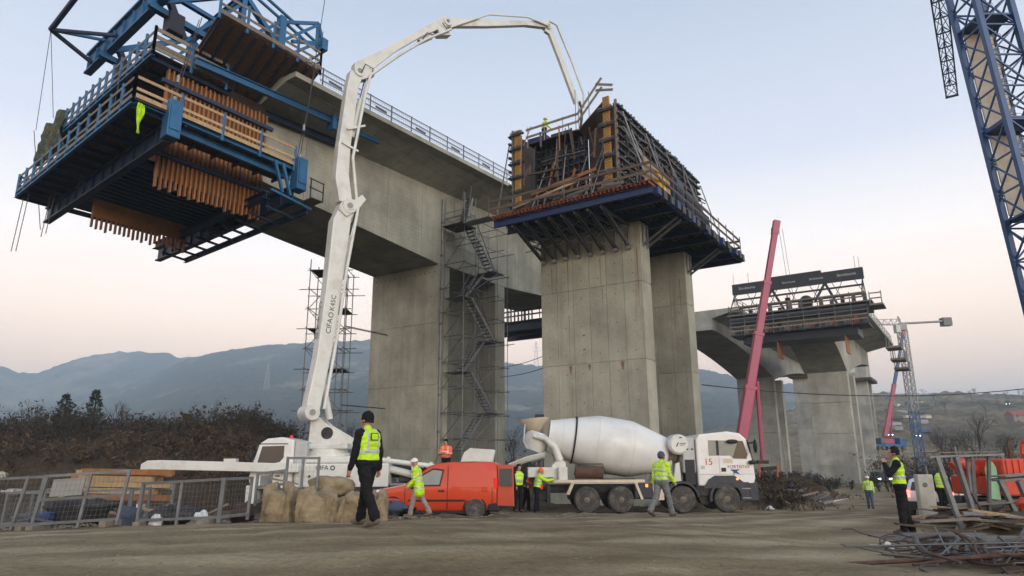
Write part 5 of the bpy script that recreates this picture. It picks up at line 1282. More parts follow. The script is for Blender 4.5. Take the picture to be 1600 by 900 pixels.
for x in (1.38, -1.32):
    for s in (-1, 1):
        wheel(vn, x, s*.83, .325, .21, s, rim_m='galv_dark', spokes=5)
        a1 = [(x+.39*math.cos(t), .33+.39*math.sin(t)) for t in np.linspace(RAD(-5), RAD(185), 18)]; a2 = [(x+.345*math.cos(t), .33+.345*math.sin(t)) for t in np.linspace(RAD(185), RAD(-5), 18)]
        MB().prism([(px_, s*.868, z) for px_, z in a1+a2], (0, s*.03, 0)).build('wheel_arch', 'rubber', vn)
        MB().tube((x, s*.60, .33), (x, s*.80, .33), .37, n=24).build('wheel_well', 'rubber', vn)
for s in (-1, 1):
    y = lambda x, z: s*(.905 if z < 1.02 else .905-(z-1.0)*.115)
    def pane(pts, name, m, off=.012):
        return MB().prism([(x, y(x, z)+s*(off-.03), z) for x, z in pts], (0, s*.03, 0)).build(name, m, vn)
    pane([(.78, 1.03), (-.18, 1.04), (-.28, 1.56), (.06, 1.60), (.42, 1.42)], 'window_frame', 'rubber', .010)
    pane([(.70, 1.07), (-.15, 1.08), (-.24, 1.51), (.06, 1.55), (.38, 1.38)], 'side_window', 'glass_pale', .018)
    MB().box(-1.0, .85, s*.895-.02, s*.895+.025, .56, .62).build('rub_strip', 'rubber', vn)
    MB().box(-.32, -.12, s*.915-.015, s*.915+.015, .86, .91).build('door_handle', 'rubber', vn)
    for x in (-.42, .98): MB().box(x-.007, x+.007, s*.893-.02, s*.893+.016, .32, 1.0).build('door_seam', 'rubber', vn)
    MB().prism([(-.435, y(0, 1.0)-s*.005, 1.0), (-.42, y(0, 1.0)-s*.005, 1.0), (-.42, y(0, 1.7)-s*.0, 1.7), (-.435, y(0, 1.7), 1.7)], (0, s*.012, 0)).build('door_seam', 'rubber', vn)
    MB().blob((.72, s*1.02, 1.06), (.09, .09, .11), 4, amp=.03).build('mirror', 'rubber', vn, smooth=180)
    MB().blob((1.92, s*.68, .80), (.16, .09, .13), 8, amp=.03).build('headlight', 'lamp_clear', vn, smooth=180)
    MB().box(-2.04, -1.93, s*.86-.06, s*.86+.03, .95, 1.3).build('tail_lamp', 'lamp_red', vn)
    MB().box(-1.0, 1.0, s*.84-.04, s*.84+.03, .18, .27).build('sill', 'rubber', vn)
MB().prism([(1.0, -.68, 1.10), (1.02, -.68, 1.14), (.36, -.60, 1.66), (.33, -.6, 1.62)], (0, 1.34, 0)).build('windscreen', 'glass', vn)
MB().box(-1.75, -1.55, .90, .925, .86, 1.02).build('fuel_flap', 'van_red', vn, bevel=.01)
for x in (-1.88, ): MB().box(x-.006, x+.006, .87, .905, .5, 1.0).build('panel_seam', 'rubber', vn)
MB().box(-1.6, -.55, .893, .912, .98, .995).build('panel_crease', 'van_red', vn)
MB().tube((.2, .0, 1.75), (.05, .0, 2.05), .01, n=5).build('aerial', 'rubber', vn)
rbox(1.85, 2.16, -.78, .78, .28, .55, 'front_bumper', 'rubber', vn, .06); rbox(-2.12, -1.72, -.88, .88, .24, .52, 'rear_bumper', 'rubber', vn, .05)
MB().box(-2.035, -2.0, -.7, .7, .5, 1.66).build('cargo_opening', 'rubber', vn)
# the opened rear door (hinged on the near side, swung out)
hy = -.80 if math.cos(vy) > 0 else .80
dd = MB().hexa([(-2.06, hy+.02, .42), (-2.62, hy+.28, .42), (-2.60, hy+.34, .42), (-2.04, hy+.08, .42), (-2.06, hy-.06, 1.7), (-2.58, hy+.18, 1.7), (-2.56, hy+.24, 1.7), (-2.04, hy, 1.7)]).build('rear_door', 'van_red', vn, bevel=.02)
MB().hexa([(-2.13, hy+.08, 1.05), (-2.56, hy+.28, 1.05), (-2.545, hy+.36, 1.05), (-2.115, hy+.16, 1.05), (-2.13, hy+.02, 1.58), (-2.54, hy+.21, 1.58), (-2.525, hy+.29, 1.58), (-2.115, hy+.10, 1.58)]).build('door_window', 'glass', dd)
MB().hexa([(-2.25, hy+.135, .62), (-2.5, hy+.25, .62), (-2.495, hy+.27, .62), (-2.245, hy+.155, .62), (-2.25, hy+.125, .74), (-2.5, hy+.24, .74), (-2.495, hy+.26, .74), (-2.245, hy+.145, .74)]).build('number_plate', 'white_clean', dd)

# ---------------- concrete pump truck, facing left; boom folded out over the site
PYc = 31.2; pz = G(-8, PYc)
pm = thing('concrete_pump_truck', 'white concrete pump truck with its long jointed boom raised over the pier', 'truck', (pX(512, PYc), PYc, pz-.02), RAD(180))
# x forward = world -X ; turret at origin
for x in (1.75, 0.0, -3.9, -5.3):
    for s in (-1, 1): wheel(pm, x, s*1.05, .53, .34, s)
for s in (-1, 1): rbox(-7.0, 2.6, s*.42-.06, s*.42+.06, .8, 1.15, 'chassis_rail', 'chassis', pm, .01)
pcab = [(1.15, 1.0), (2.85, 1.0), (2.98, 1.4), (2.9, 1.9), (2.62, 2.86), (2.3, 3.06), (1.7, 3.12), (1.15, 3.0)]
sideprism(pcab, -1.18, 1.18).build('cab_body', 'white_clean', pm, bevel=.08, segs=3)
rbox(.62, 1.14, -1.1, 1.1, 1.3, 2.95, 'cab_rear_panel', 'grey_cab', pm, .05)
for s in (-1, 1):
    MB().prism([(x, s*1.183, z) for x, z in ((1.55, 2.28), (1.7, 2.10), (2.5, 1.92), (2.66, 2.0), (2.48, 2.74), (1.55, 2.76))], (0, s*.012, 0)).build('door_window', 'glass', pm)
    MB().box(1.4, 2.75, s*1.183-.006, s*1.183+.008, 2.82, 2.86).build('sun_strip', 'rubber', pm)
    MB().blob((2.85, s*1.4, 2.35), (.1, .14, .28), 3, amp=.03).build('mirror', 'rubber', pm, smooth=180)
    MB().box(1.65, 1.85, s*1.19-.015, s*1.19+.015, 1.5, 1.55).build('door_handle', 'rubber', pm)
    MB().tube((1.1+(.3 if s > 0 else -.3), s*.8, 3.1), (1.1+(.3 if s > 0 else -.3), s*.8, 3.2), .07, n=12).build('beacon', 'lamp_red', pm, smooth=40)
MB().prism([(2.9, -1.1, 1.95), (2.98, -1.1, 1.95), (2.70, -1.1, 2.85), (2.6, -1.1, 2.85)], (0, 2.2, 0)).build('windscreen', 'glass', pm)
rbox(2.6, 3.05, -1.2, 1.2, .4, 1.15, 'bumper', 'white_paint', pm, .06); rbox(3.0, 3.07, -.9, .9, .9, 1.2, 'grille', 'rubber', pm, .02)
text1('lettering', 'BETONRAC', 'text_blue', pm, (2.0, 1.19, 1.85), (-1, 0, 0), (0, 0, 1), .16)
# white bodywork around the turret and along the side
rbox(-2.9, 1.05, -1.22, 1.22, 1.05, 2.02, 'side_body', 'white_paint', pm, .05)
rbox(-1.6, .95, -1.05, 1.05, 2.03, 2.32, 'turret_deck', 'white_paint', pm, .08)
text1('lettering', 'CIFA', 'text_black', pm, (-.1, 1.226, 1.84), (-1, 0, 0), (0, 0, 1), .26)
MB().lathe([(-.02, .10), (.01, .10), (.01, .06), (-.02, .06)], (-.55, 1.22, 1.84), (0, 1, 0), 16, cap=False).build('ring_logo', 'text_black', pm)
rbox(-1.95, -1.68, 1.222, 1.232, 1.35, 1.75, 'warning_label', 'cream_paint', pm, .002)
rbox(-7.0, -2.95, -1.15, 1.15, 1.1, 1.2, 'rear_deck', 'galv', pm, .02)
rbox(-2.9, 1.0, -1.18, 1.18, .55, 1.03, 'outrigger_housing', 'chassis', pm, .03)
for x in (-2.2, -1.2, .4): MB().tube((x, 1.2, 1.5), (x, 1.28, 1.5), .05).build('latch', 'rubber', pm)
# turret ring and A-frame carrying the boom
MB().lathe([(0, .95), (.18, .95), (.2, .85), (.35, .85)], (0, 0, 2.28), (0, 0, 1), 32).build('slewing_ring', 'white_paint', pm, smooth=35)
rbox(-1.0, .95, -.75, .75, 2.62, 2.85, 'turret_base', 'white_paint', pm, .05)
tur = []
for s in (-1, 1):
    tur.append(sideprism([(-1.15, 2.84), (.75, 2.84), (.72, 3.3), (.70, 4.0), (.42, 4.05), (-.05, 3.65), (-1.1, 3.05)], s*.48-.05, s*.48+.05).build('turret_plate', 'white_paint', pm, bevel=.02))
    MB().lathe([(0, .26), (.02, .26)], (-.05, s*.535-.01, 3.3), (0, 1, 0), 20).build('plate_hole', 'chassis', tur[-1])
# boom in its vertical plane (world coordinates)
b0 = np.array([pX(512, PYc), PYc, 2.5]); bt_ = BW(3.0, 2.0, 0)
bn = np.array([-(bt_-b0)[1], (bt_-b0)[0], 0]); bn /= np.linalg.norm(bn)
def bp(x, y, o=0.0): return atPl(x, y, b0, bn)+bn*o
def seg(pts_l, pts_r, t, name, m='white_paint', bev=.03):   # outline in pixels -> plate of thickness t
    q = [bp(x, y, -t/2) for x, y in pts_l+pts_r[::-1]]
    return MB().prism(q, bn*t).build(name, m, pm, True, bevel=bev)
s1 = seg([(471, 652), (491, 560), (507, 440), (517, 345), (530, 318)], [(493, 655), (521, 520), (534, 425), (545, 345), (562, 312)], .62, 'boom_section', bev=.05)
hd = seg([(524, 330), (540, 313), (548, 316)], [(536, 342), (556, 330), (567, 314)], .8, 'boom_knuckle', bev=.03)
s2 = seg([(527, 316), (521, 280), (526, 228), (531, 195), (539, 140), (545, 112)], [(548, 322), (542, 275), (545, 230), (550, 195), (557, 140), (566, 118)], .5, 'boom_section', bev=.04)
s3 = seg([(549, 118), (552, 100), (600, 77), (640, 56), (680, 34), (694, 27)], [(577, 121), (578, 112), (620, 80), (655, 60), (690, 45), (704, 41)], .42, 'boom_section', bev=.03)
s4 = seg([(688, 31), (700, 29), (760, 33), (820, 34), (852, 35)], [(690, 45), (704, 43), (760, 43), (820, 41), (855, 45)], .34, 'boom_section', bev=.03)
s5 = seg([(850, 40), (858, 38), (879, 92), (897, 141), (904, 160)], [(851, 50), (857, 54), (873, 95), (891, 144), (898, 163)], .22, 'boom_section', bev=.02)
for (x, y), r, w in (((482, 645), .34, .9), ((541, 325), .36, .86), ((558, 114), .3, .64), ((696, 36), .26, .56), ((854, 42), .22, .5)):
    MB().tube(bp(x, y, -w/2), bp(x, y, w/2), r, n=18).build('boom_joint', 'white_paint', pm, True, smooth=40)
    MB().tube(bp(x, y, -w/2-.03), bp(x, y, w/2+.03), r*.4, n=14).build('joint_pin', 'galv', pm, True, smooth=40)
def cyl(a, b, r, split=.55):
    k = lerp(bp(*a), bp(*b), split); tube1('hydraulic_cylinder', 'white_paint', pm, bp(*a), k, r, n=12); tube1('piston_rod', 'chrome', pm, k, bp(*b), r*.6, n=10)
cyl((531, 435), (561, 320), .19, .55); cyl((515, 655), (497, 560), .16, .7); cyl((549, 215), (573, 118), .14, .6); cyl((655, 66), (690, 50), .15, .5)
seg([(680, 45), (690, 40)], [(684, 58), (702, 58)], .5, 'boom_link'); seg([(560, 112), (575, 108)], [(562, 128), (582, 122)], .56, 'boom_link')
seg([(545, 318), (560, 308), (566, 316)], [(535, 332), (548, 332), (556, 328)], .9, 'boom_link')
# delivery pipeline along the boom
def pipe(pts, off, r=.075): return MB().path([bp(x, y, off) for x, y in pts], r, 8).build('delivery_pipe', 'white_paint', pm, True, smooth=60)
pipe([(500, 640), (520, 530), (536, 420), (553, 330)], -.45); pipe([(553, 330), (546, 250), (556, 200), (566, 150), (574, 122)], -.38)
pipe([(574, 122), (620, 90), (660, 66), (700, 50)], -.34); pipe([(700, 46), (760, 26), (820, 30), (855, 44)], -.26, .06); pipe([(855, 36), (866, 42), (890, 100), (908, 150), (908, 170)], -.24, .07)
for a, b in (((538, 205), (566, 200)), ((530, 225), (555, 240))): bar1('pipe_bracket', 'white_paint', pm, bp(*a, -.3), bp(*b, -.3), .1, .1)
for pts in ([(560, 118), (566, 105), (578, 112), (576, 125)], [(686, 40), (694, 52), (706, 48)], [(655, 66), (662, 56), (672, 60)]): MB().path([bp(x, y, -.36) for x, y in pts], .03, 6).build('hydraulic_hose', 'hose', pm, True, smooth=60)
endh = MB().path([bp(905, 158), bp(908, 168), bp(909, 185), bp(907, 200)], .085, 8).build('end_hose', 'hose', pm, True, smooth=60)
# lettering up the boom
R3 = FR[pm.name].inverted()
def btext(s, cx, cy, ax, ay, size, off):
    p = bp(cx, cy, off); d = bp(cx+ax, cy+ay, off)-p; d /= np.linalg.norm(d); up = np.cross(-bn*np.sign(off), d)
    up = np.cross(bn*np.sign(off), d)
    text1('lettering', s, 'text_black', pm, R3 @ Vector(tuple(p)), R3.to_3x3() @ Vector(tuple(d)), R3.to_3x3() @ Vector(tuple(up)), size)
OFFB = -.62/2-.004
btext('CIFA', 510, 511, 3, -20, .34, OFFB); btext('O', 513, 494, 3, -20, .34, OFFB); btext('K45C', 516, 475, 3, -20, .32, OFFB)
for ch_, cx__, cy__ in (('C', 500.7, 477), ('I', 499.4, 488), ('F', 497.9, 500), ('A', 496.3, 512), ('O', 494.6, 525)):   # stacked on the narrow front face
    p = bp(cx__, cy__); ax_ = bp(cx__+2.4, cy__-20)-p; ax_ /= np.linalg.norm(ax_); nrm = np.cross(ax_, bn); nrm = nrm if nrm[0] < 0 else -nrm
    right = np.cross(ax_, nrm); text1('lettering', ch_, 'text_black', pm, R3 @ Vector(tuple(p+nrm*.012)), R3.to_3x3() @ Vector(tuple(right)), R3.to_3x3() @ Vector(tuple(ax_)), .4)
# hopper end and pipework at the rear
MB().path([(-1.6, 1.05, 2.15), (-2.6, 1.05, 2.15), (-3.6, 1.0, 2.02), (-5.0, .9, 1.85), (-5.6, .7, 1.5), (-5.7, .4, 1.2)], .11, 10).build('delivery_pipe', 'white_paint', pm, smooth=60)
for x in (-2.9, -3.9, -4.7): 
    MB().tube((x, 1.03-(abs(x)-2.9)*.06, 2.13-(abs(x)-2.9)*.13), (x+.12, 1.03-(abs(x)-2.9)*.06, 2.15-(abs(x)-2.9)*.13), .15, n=12).build('pipe_coupling', 'white_paint', pm)
for x in (-2.3, -3.9): rbox(x-.06, x+.06, .95, 1.07, 1.2, 2.05, 'pipe_support', 'white_paint', pm, .01)
MB().tube((-2.4, .7, 1.9), (-4.6, .75, 1.35), .16, n=10).build('outrigger_leg', 'white_paint', pm, smooth=40)
MB().tube((-2.2, .2, 1.75), (-4.4, .2, 1.6), .28, n=12).build('pump_cylinder', 'chassis', pm, smooth=40)
rbox(-4.3, -3.2, -.9, .4, 1.22, 1.85, 'pump_unit', 'galv_dark', pm, .06)
MB().tube((-4.75, .95, 1.25), (-4.75, .95, 1.75), .16, n=14).build('fire_extinguisher', 'text_red', pm, smooth=40)
rbox(-5.5, -4.95, -.6, .8, 1.22, 1.7, 'control_box', 'white_paint', pm, .04)
# hopper: flared grey-white lid standing up at the rear
hp = MB(); secs = []
for x, z in ((-5.75, 1.25), (-5.85, 1.9), (-6.05, 2.45), (-6.3, 2.62)): secs.append([(x, -1.0, z), (x, 1.0, z), (x-.06, 1.0, z+.02), (x-.06, -1.0, z+.02)])
hp.loft(secs); 
for s in (-1, 1): hp.prism([(-5.75, s*1.0, 1.25), (-5.85, s*1.0, 1.9), (-6.05, s*1.0, 2.45), (-6.3, s*1.0, 2.62), (-7.35, s*1.0, 2.55), (-7.2, s*1.0, 1.9), (-7.1, s*1.0, 1.25)], (0, s*.05, 0))
hp.build('hopper_guard', 'white_paint', pm, bevel=.02)
MB().box(-7.2, -5.8, -.95, .95, .85, 1.24).build('hopper', 'chassis', pm)
rbox(-7.9, -7.2, .2, 1.0, 1.2, 1.85, 'rear_box', 'white_paint', pm, .04)
# extended front outrigger beam (points left past the cab) with striped leg
ob = sideprism([(.8, 2.02), (6.6, 2.2), (7.1, 2.18), (7.35, 2.04), (7.35, 1.5), (7.05, 1.5), (7.0, 1.82), (.8, 1.66)], 1.3, 1.58).build('outrigger_beam', 'white_paint', pm, bevel=.03)
for i in range(8): MB().box(7.08, 7.33, 1.32, 1.56, .3+i*.15, .3+(i+1)*.15-.002).build('striped_leg', 'text_red' if i % 2 else 'white_clean', ob)
MB().lathe([(-.0, .3), (.06, .3), (.1, .12), (.32, .08)], (7.2, 1.44, -.02), (0, 0, 1), 16).build('foot_pad', 'galv_dark', ob)
MB().box(3.4, 3.9, 1.28, 1.6, 1.85, 2.24).build('beam_collar', 'white_paint', ob)

# ================================================================== PEOPLE
def _caps(mb, p, q, r0, r1, n=14, k=4):
    p = np.array(p, float); q = np.array(q, float); d = q-p; L = np.linalg.norm(d); d = d/L if L > 1e-6 else np.array([0, 0, 1.0])
    prof = [(-r0*math.cos(a), max(1e-3, r0*math.sin(a))) for a in np.linspace(.06, math.pi/2, k)]+[(L+r1*math.sin(a), max(1e-3, r1*math.cos(a))) for a in np.linspace(0, math.pi/2-.06, k)]
    mb.lathe(prof, p, d, n)
def _rot(v, ax, a):
    v = np.array(v, float); c, s = math.cos(a), math.sin(a)
    if ax == 'x': return np.array([v[0], v[1]*c-v[2]*s, v[1]*s+v[2]*c])
    if ax == 'z': return np.array([v[0]*c-v[1]*s, v[0]*s+v[1]*c, v[2]])
    return np.array([v[0]*c+v[2]*s, v[1], -v[0]*s+v[2]*c])
def person(label, loc, az, H=1.76, legs=((12, 5), (-14, 14)), arms=((8, 15, 8), (-6, 20, 8)), lean=4, head=(0, 0), top='hivis', sleeve='hivis', pants='cloth_black', shoes='boot', hat=('beanie', 'cloth_black'), bands=True, coat=0.0, voxel=.012, gloves=None, fem=False, crouch=0, sink=0.0):
    """faces azimuth az (deg clockwise from +Y). legs: (thigh swing fwd, knee bend) left,right; arms: (pitch fwd, elbow, abduct)"""
    k = H/1.76; prims = []
    def add(p, q, r0, r1, c): g_ = {'P': 1.2, 'T': 1.12, 'A': 1.18, 'S': 1.12, 'K': 1.04}.get(c, 1.0) if r0 > .03 else 1.0; prims.append((np.array(p, float)*k, np.array(q, float)*k, r0*k*g_, r1*k*g_, c))
    th = RAD(lean); TL = lambda v: _rot(np.array(v)-[0, 0, .95], 'x', -th)+[0, 0, .95]   # lean forward (+y)
    # legs
    for s, (a, b) in zip((-1, 1), legs):
        a, b = RAD(a), RAD(b); hip = np.array([s*.095, 0, .93])
        kn = hip+.445*np.array([0, math.sin(a), -math.cos(a)]); an = kn+.43*np.array([s*.01, math.sin(a-b), -math.cos(a-b)])
        add(hip, kn, .098, .072, 'P'); add(kn, an+[0, 0, .05], .070, .062, 'P'); add(lerp(kn, an, .75), an+[0, 0, .02], .066, .07, 'P')
        f = (a-b)*.5; fd = np.array([s*.06, math.cos(f), math.sin(f)]); 
        add(an+[0, -.045, -.035], an+fd*.10+[0, 0, -.045], .048, .05, 'S'); add(an+fd*.08+[0, 0, -.048], an+fd*.185+[0, 0, -.055], .05, .036, 'S')
    # torso
    hw = .135 if not fem else .125
    add(TL((-.085, 0, .95)), TL((.085, 0, .95)), .115, .115, 'P' if not coat else 'T')
    for z, x, r in ((1.02, .075, .122), (1.14, .075, .122), (1.26, .09, .125), (1.36, .105, .118)): add(TL((-x, .0, z)), TL((x, .0, z)), r, r, 'T')
    add(TL((-.05, .03, 1.2)), TL((.05, .03, 1.2)), .125, .125, 'T')
    add(TL((-.155, -.005, 1.425)), TL((.155, -.005, 1.425)), .072, .072, 'T'); add(TL((0, 0, 1.42)), TL((0, .005, 1.50)), .085, .062, 'T')
    if coat:
        for x in (-.075, .075): add(TL((x, 0, .95)), TL((x, 0.01, .95-coat)), .13, .135, 'T')
    # head
    hy, hpz = RAD(head[0]), RAD(head[1]); nb = TL((0, .01, 1.49)); hc = TL((0, .03, 1.645))
    HL = lambda v: hc+_rot(_rot(np.array(v, float), 'x', -hpz), 'z', -hy)
    add(nb, hc-[0, 0, .05], .056, .054, 'K')
    add(HL((0, .0, .03)), HL((0, -.015, .03)), .093, .092, 'K'); add(HL((0, .028, -.05)), HL((0, .04, -.075)), .066, .045, 'K'); add(HL((0, .0, -.03)), HL((0, .02, -.03)), .078, .074, 'K')
    add(HL((0, .095, .005)), HL((0, .118, -.028)), .011, .016, 'K'); add(HL((-.02, .094, -.062)), HL((.02, .094, -.062)), .010, .010, 'K'); add(HL((-.035, .085, .03)), HL((.035, .085, .03)), .014, .014, 'K')
    for s in (-1, 1): add(HL((s*.086, -.005, .005)), HL((s*.09, -.012, -.03)), .018, .014, 'K')
    # arms and hands
    hands = []
    for s, ar in zip((-1, 1), arms):
        p, e, ab = RAD(ar[0]), RAD(ar[1]), RAD(ar[2]); inn = RAD(ar[3]) if len(ar) > 3 else 0
        sh = TL((s*.195, -.005, 1.405)); d1 = np.array([s*math.sin(ab), math.sin(p)*math.cos(ab), -math.cos(p)*math.cos(ab)]); el = sh+d1*.29
        d2 = np.array([s*math.sin(ab*.4)-s*math.sin(inn), math.sin(p+e), -math.cos(p+e)]); d2 /= np.linalg.norm(d2); wr = el+d2*.25
        add(TL((s*.165, 0, 1.42)), sh, .076, .074, 'A'); add(sh, el, .068, .054, 'A'); add(el, wr, .055, .043, 'A')
        c = 'G' if gloves else 'K'
        add(wr, wr+d2*.03, .030, .028, c)
        # palm: flat in the plane of d2 and side vector
        fwd = np.cross([1.0, 0, 0], d2); fwd /= np.linalg.norm(fwd)      # palm width direction
        pn = np.cross(d2, fwd)
        for w in (-.026, 0, .026): add(wr+d2*.02+fwd*w*.7, wr+d2*.085+fwd*w, .016, .014, c)
        curl = -pn*s*.9
        for i, (w, L) in enumerate(((-.033, .058), (-.011, .070), (.011, .075), (.033, .066))):
            b0_ = wr+d2*.088+fwd*w; m = b0_+d2*L*.55+curl*L*.12+fwd*w*.12; t = m+d2*L*.32+curl*L*.36
            add(b0_, m, .0098, .009, c); add(m, t, .009, .0075, c)
        tb = wr+d2*.03+fwd*.03; tm = tb+d2*.03+fwd*.028+curl*.012; add(tb, tm, .013, .0105, c); add(tm, tm+d2*.032+fwd*.004+curl*.01, .0105, .008, c)
        hands.append(wr)
    zmin = min(min(p[2]-r0, q[2]-r1) for p, q, r0, r1, c in prims); 
    for i, (p, q, r0, r1, c) in enumerate(prims): prims[i] = (p-[0, 0, zmin], q-[0, 0, zmin], r0, r1, c)
    mb = MB()
    for p, q, r0, r1, c in prims: _caps(mb, p, q, r0, r1, 12 if r0 > .02 else 8)
    me = bpy.data.meshes.new('tmp'); me.from_pydata(mb.v, [], mb.f); to = bpy.data.objects.new('tmp', me); COL.objects.link(to)
    rm = to.modifiers.new('r', 'REMESH'); rm.mode = 'VOXEL'; rm.voxel_size = voxel; rm.use_smooth_shade = True
    sm = to.modifiers.new('s', 'SMOOTH'); sm.factor = .5; sm.iterations = 3 if voxel < .01 else 2
    dg = bpy.context.evaluated_depsgraph_get(); body = bpy.data.meshes.new_from_object(to.evaluated_get(dg)); bpy.data.objects.remove(to); bpy.data.meshes.remove(me)
    if voxel < .01:      # cloth creases
        nv_ = len(body.vertices); co = np.zeros(nv_*3); no = np.zeros(nv_*3); body.vertices.foreach_get('co', co); body.vertices.foreach_get('normal', no); co = co.reshape(-1, 3); no = no.reshape(-1, 3)
        hz_ = (hc*k)[2]-zmin-.2*k
        d_ = np.array([(mn.noise(Vector((v[0]*9, v[1]*9, v[2]*17)))*.011+mn.noise(Vector((v[0]*20+v[2]*12, v[1]*20, v[2]*26)))*.006) if .1 < v[2] < hz_ else 0 for v in co])
        body.vertices.foreach_set('co', (co+no*d_[:, None]).ravel()); body.update()
    nf = len(body.polygons); C = np.zeros(nf*3); body.polygons.foreach_get('center', C); C = C.reshape(-1, 3)
    best = np.full(nf, 1e9); cls = np.zeros(nf, int); order = ['T', 'A', 'P', 'S', 'K', 'G', 'R']
    for p, q, r0, r1, c in prims:
        d = q-p; L2 = d@d+1e-9; t = np.clip(((C-p)@d)/L2, 0, 1); ds = np.linalg.norm(C-p-t[:, None]*d, axis=1)-(r0+(r1-r0)*t)
        u_ = ds < best; best[u_] = ds[u_]; cls[u_] = order.index(c)
    if bands:
        zz = C[:, 2]-(lean/57.3)*0
        for zc, wd in ((1.08*k-zmin, .028*k), (1.25*k-zmin, .028*k)) if sleeve != 'cloth_black' else ((1.14*k-zmin, .03*k),):
            cls[(np.abs(zz-zc) < wd) & (cls == 0)] = 6
        if coat: cls[(np.abs(zz-(.88*k-zmin)) < .028*k) & (cls == 0)] = 6
        xx = np.abs(C[:, 0]); cls[(cls == 0) & (np.abs(xx-.115*k) < .022*k) & (zz > 1.16*k-zmin)] = 6
        if sleeve == top: cls[(cls == 1) & (np.abs(zz-(1.17*k-zmin)) < .028*k)] = 6
    body.materials.clear()
    for m in (top, sleeve, pants, shoes, 'skin', gloves or 'skin', 'reflective'): body.materials.append(MATS[m])
    body.polygons.foreach_set('material_index', cls.astype(np.int32)); body.polygons.foreach_set('use_smooth', [True]*nf)
    root = thing('person', label, 'person', (loc[0], loc[1], loc[2]-sink), -RAD(az))
    bo = bpy.data.objects.new('body', body); COL.objects.link(bo); bo.parent = root; FR[bo.name] = FR[root.name]
    hcz = hc*k-[0, 0, zmin]; HK = lambda v: (HL(v)*k-[0, 0, zmin])
    kind, hm = hat
    upv = HK((0, 0, 1))-HK((0, 0, 0)); bk = HK((0, -1, 0))-HK((0, 0, 0))
    if kind == 'beanie':
        MB().lathe([(0, .1*k), (.03*k, .107*k), (.08*k, .104*k), (.12*k, .085*k), (.15*k, .05*k), (.165*k, .01*k)], HK((0, -.010, -.012)), upv+bk*.26, 20).build('hat', hm, root, smooth=60)
    elif kind == 'helmet':
        h = MB().lathe([(0, .125*k), (.008*k, .128*k), (.012*k, .112*k), (.05*k, .108*k), (.09*k, .085*k), (.12*k, .045*k), (.13*k, .005*k)], HK((0, .0, .03)), upv, 22).build('helmet', hm, root, smooth=50)
        MB().prism([HK((-.07, .09, .033)), HK((.07, .09, .033)), HK((.045, .165, .026)), HK((-.045, .165, .026))], upv*.012*k).build('peak', hm, h)
    elif kind == 'hood':
        MB().blob(HK((0, -.03, .0)), (.122*k, .125*k, .155*k), 5, 18, 12, .04).build('hood', hm, root, smooth=180)
    if kind in ('beanie',):
        MB().lathe([(0, .1*k), (.03*k, .088*k)], HK((0, -.028, -.05)), upv, 16, cap=False).build('hair', 'cloth_black', root, smooth=60)
    for s in (-1, 1): MB().blob(HK((s*.032, .089, .008)), (.011*k, .007*k, .006*k), 1, 8, 6, 0).build('eye', 'text_black', root, smooth=180)
    return root, k, zmin, TL
def at_feet(px_, Y): x = pX(px_, Y); return (x, Y, G(x, Y))
def badge(root, k, zmin, TL, y=-.155):
    T0 = lambda x, z: np.array(TL((x, y, z)))*k-[0, 0, zmin]
    MB().prism([T0(-.085, 1.30), T0(.085, 1.30), T0(.085, 1.42), T0(-.085, 1.42)], (0, -.006, 0)).build('badge_border', 'tarp_green', root)
    MB().prism([T0(-.068, 1.315)-[0, .004, 0], T0(.068, 1.315)-[0, .004, 0], T0(.068, 1.405)-[0, .004, 0], T0(-.068, 1.405)-[0, .004, 0]], (0, -.006, 0)).build('badge', 'hivis', root)
p_ = person('man in black with yellow vest and black beanie, largest figure, walking away in the foreground', at_feet(575, 11.8), -58, 1.80, legs=((-14, 12), (16, 6)), arms=((6, 12, 9), (-10, 14, 9)), lean=3, head=(-12, 4), top='hivis', sleeve='cloth_black', pants='cloth_black', shoes='boot_tan', voxel=.0075); badge(*p_, y=-.148)
person('walking worker in yellow jacket and grey camouflage trousers beside the mixer wheels', at_feet(1031, 19.9), 48, 1.74, legs=((-20, 20), (22, 6)), arms=((-12, 18, 6), (14, 30, 6)), lean=5, head=(10, 0), top='hivis', sleeve='hivis', pants='cloth_grey', shoes='boot', hat=('beanie', 'cloth_blue'), voxel=.0085)
person('worker in white helmet and long yellow raincoat walking past the red van', at_feet(655, 21.3), -80, 1.66, legs=((18, 8), (-16, 14)), arms=((4, 40, 4), (8, 35, 4)), lean=9, head=(-5, 12), top='hivis', sleeve='hivis', pants='cloth_pale', shoes='boot_tan', hat=('helmet', 'helmet_white'), coat=.22, voxel=.0085)
p_ = person('man with black hood and yellow vest smoking at the edge of the dirt road', at_feet(1400, 15.9), -62, 1.80, legs=((3, 3), (-5, 4)), arms=((38, 128, 12, 28), (-4, 22, 10)), lean=1, head=(-8, 2), top='hivis', sleeve='cloth_black', pants='cloth_black', shoes='boot', voxel=.0075, hat=('beanie', 'cloth_black')); badge(*p_, y=-.148)
p_ = person('small worker in white helmet and yellow jacket walking away down the road', at_feet(1351, 41.2), 20, 1.74, legs=((8, 10), (-9, 8)), arms=((6, 15, 10), (-6, 15, 10)), pants='cloth_blue', hat=('helmet', 'helmet_white'), voxel=.013); badge(*p_, y=-.155)
person('worker in orange jacket standing on the pump truck behind the red van', (pX(697, 31.6), 31.6, pz+1.2), 190, 1.74, legs=((2, 3), (-2, 3)), arms=((22, 70, 12, 30), (22, 75, 12, 30)), lean=4, head=(0, 25), top='hivis_orange', sleeve='hivis_orange', pants='cloth_black', hat=('beanie', 'cloth_black'), voxel=.012)
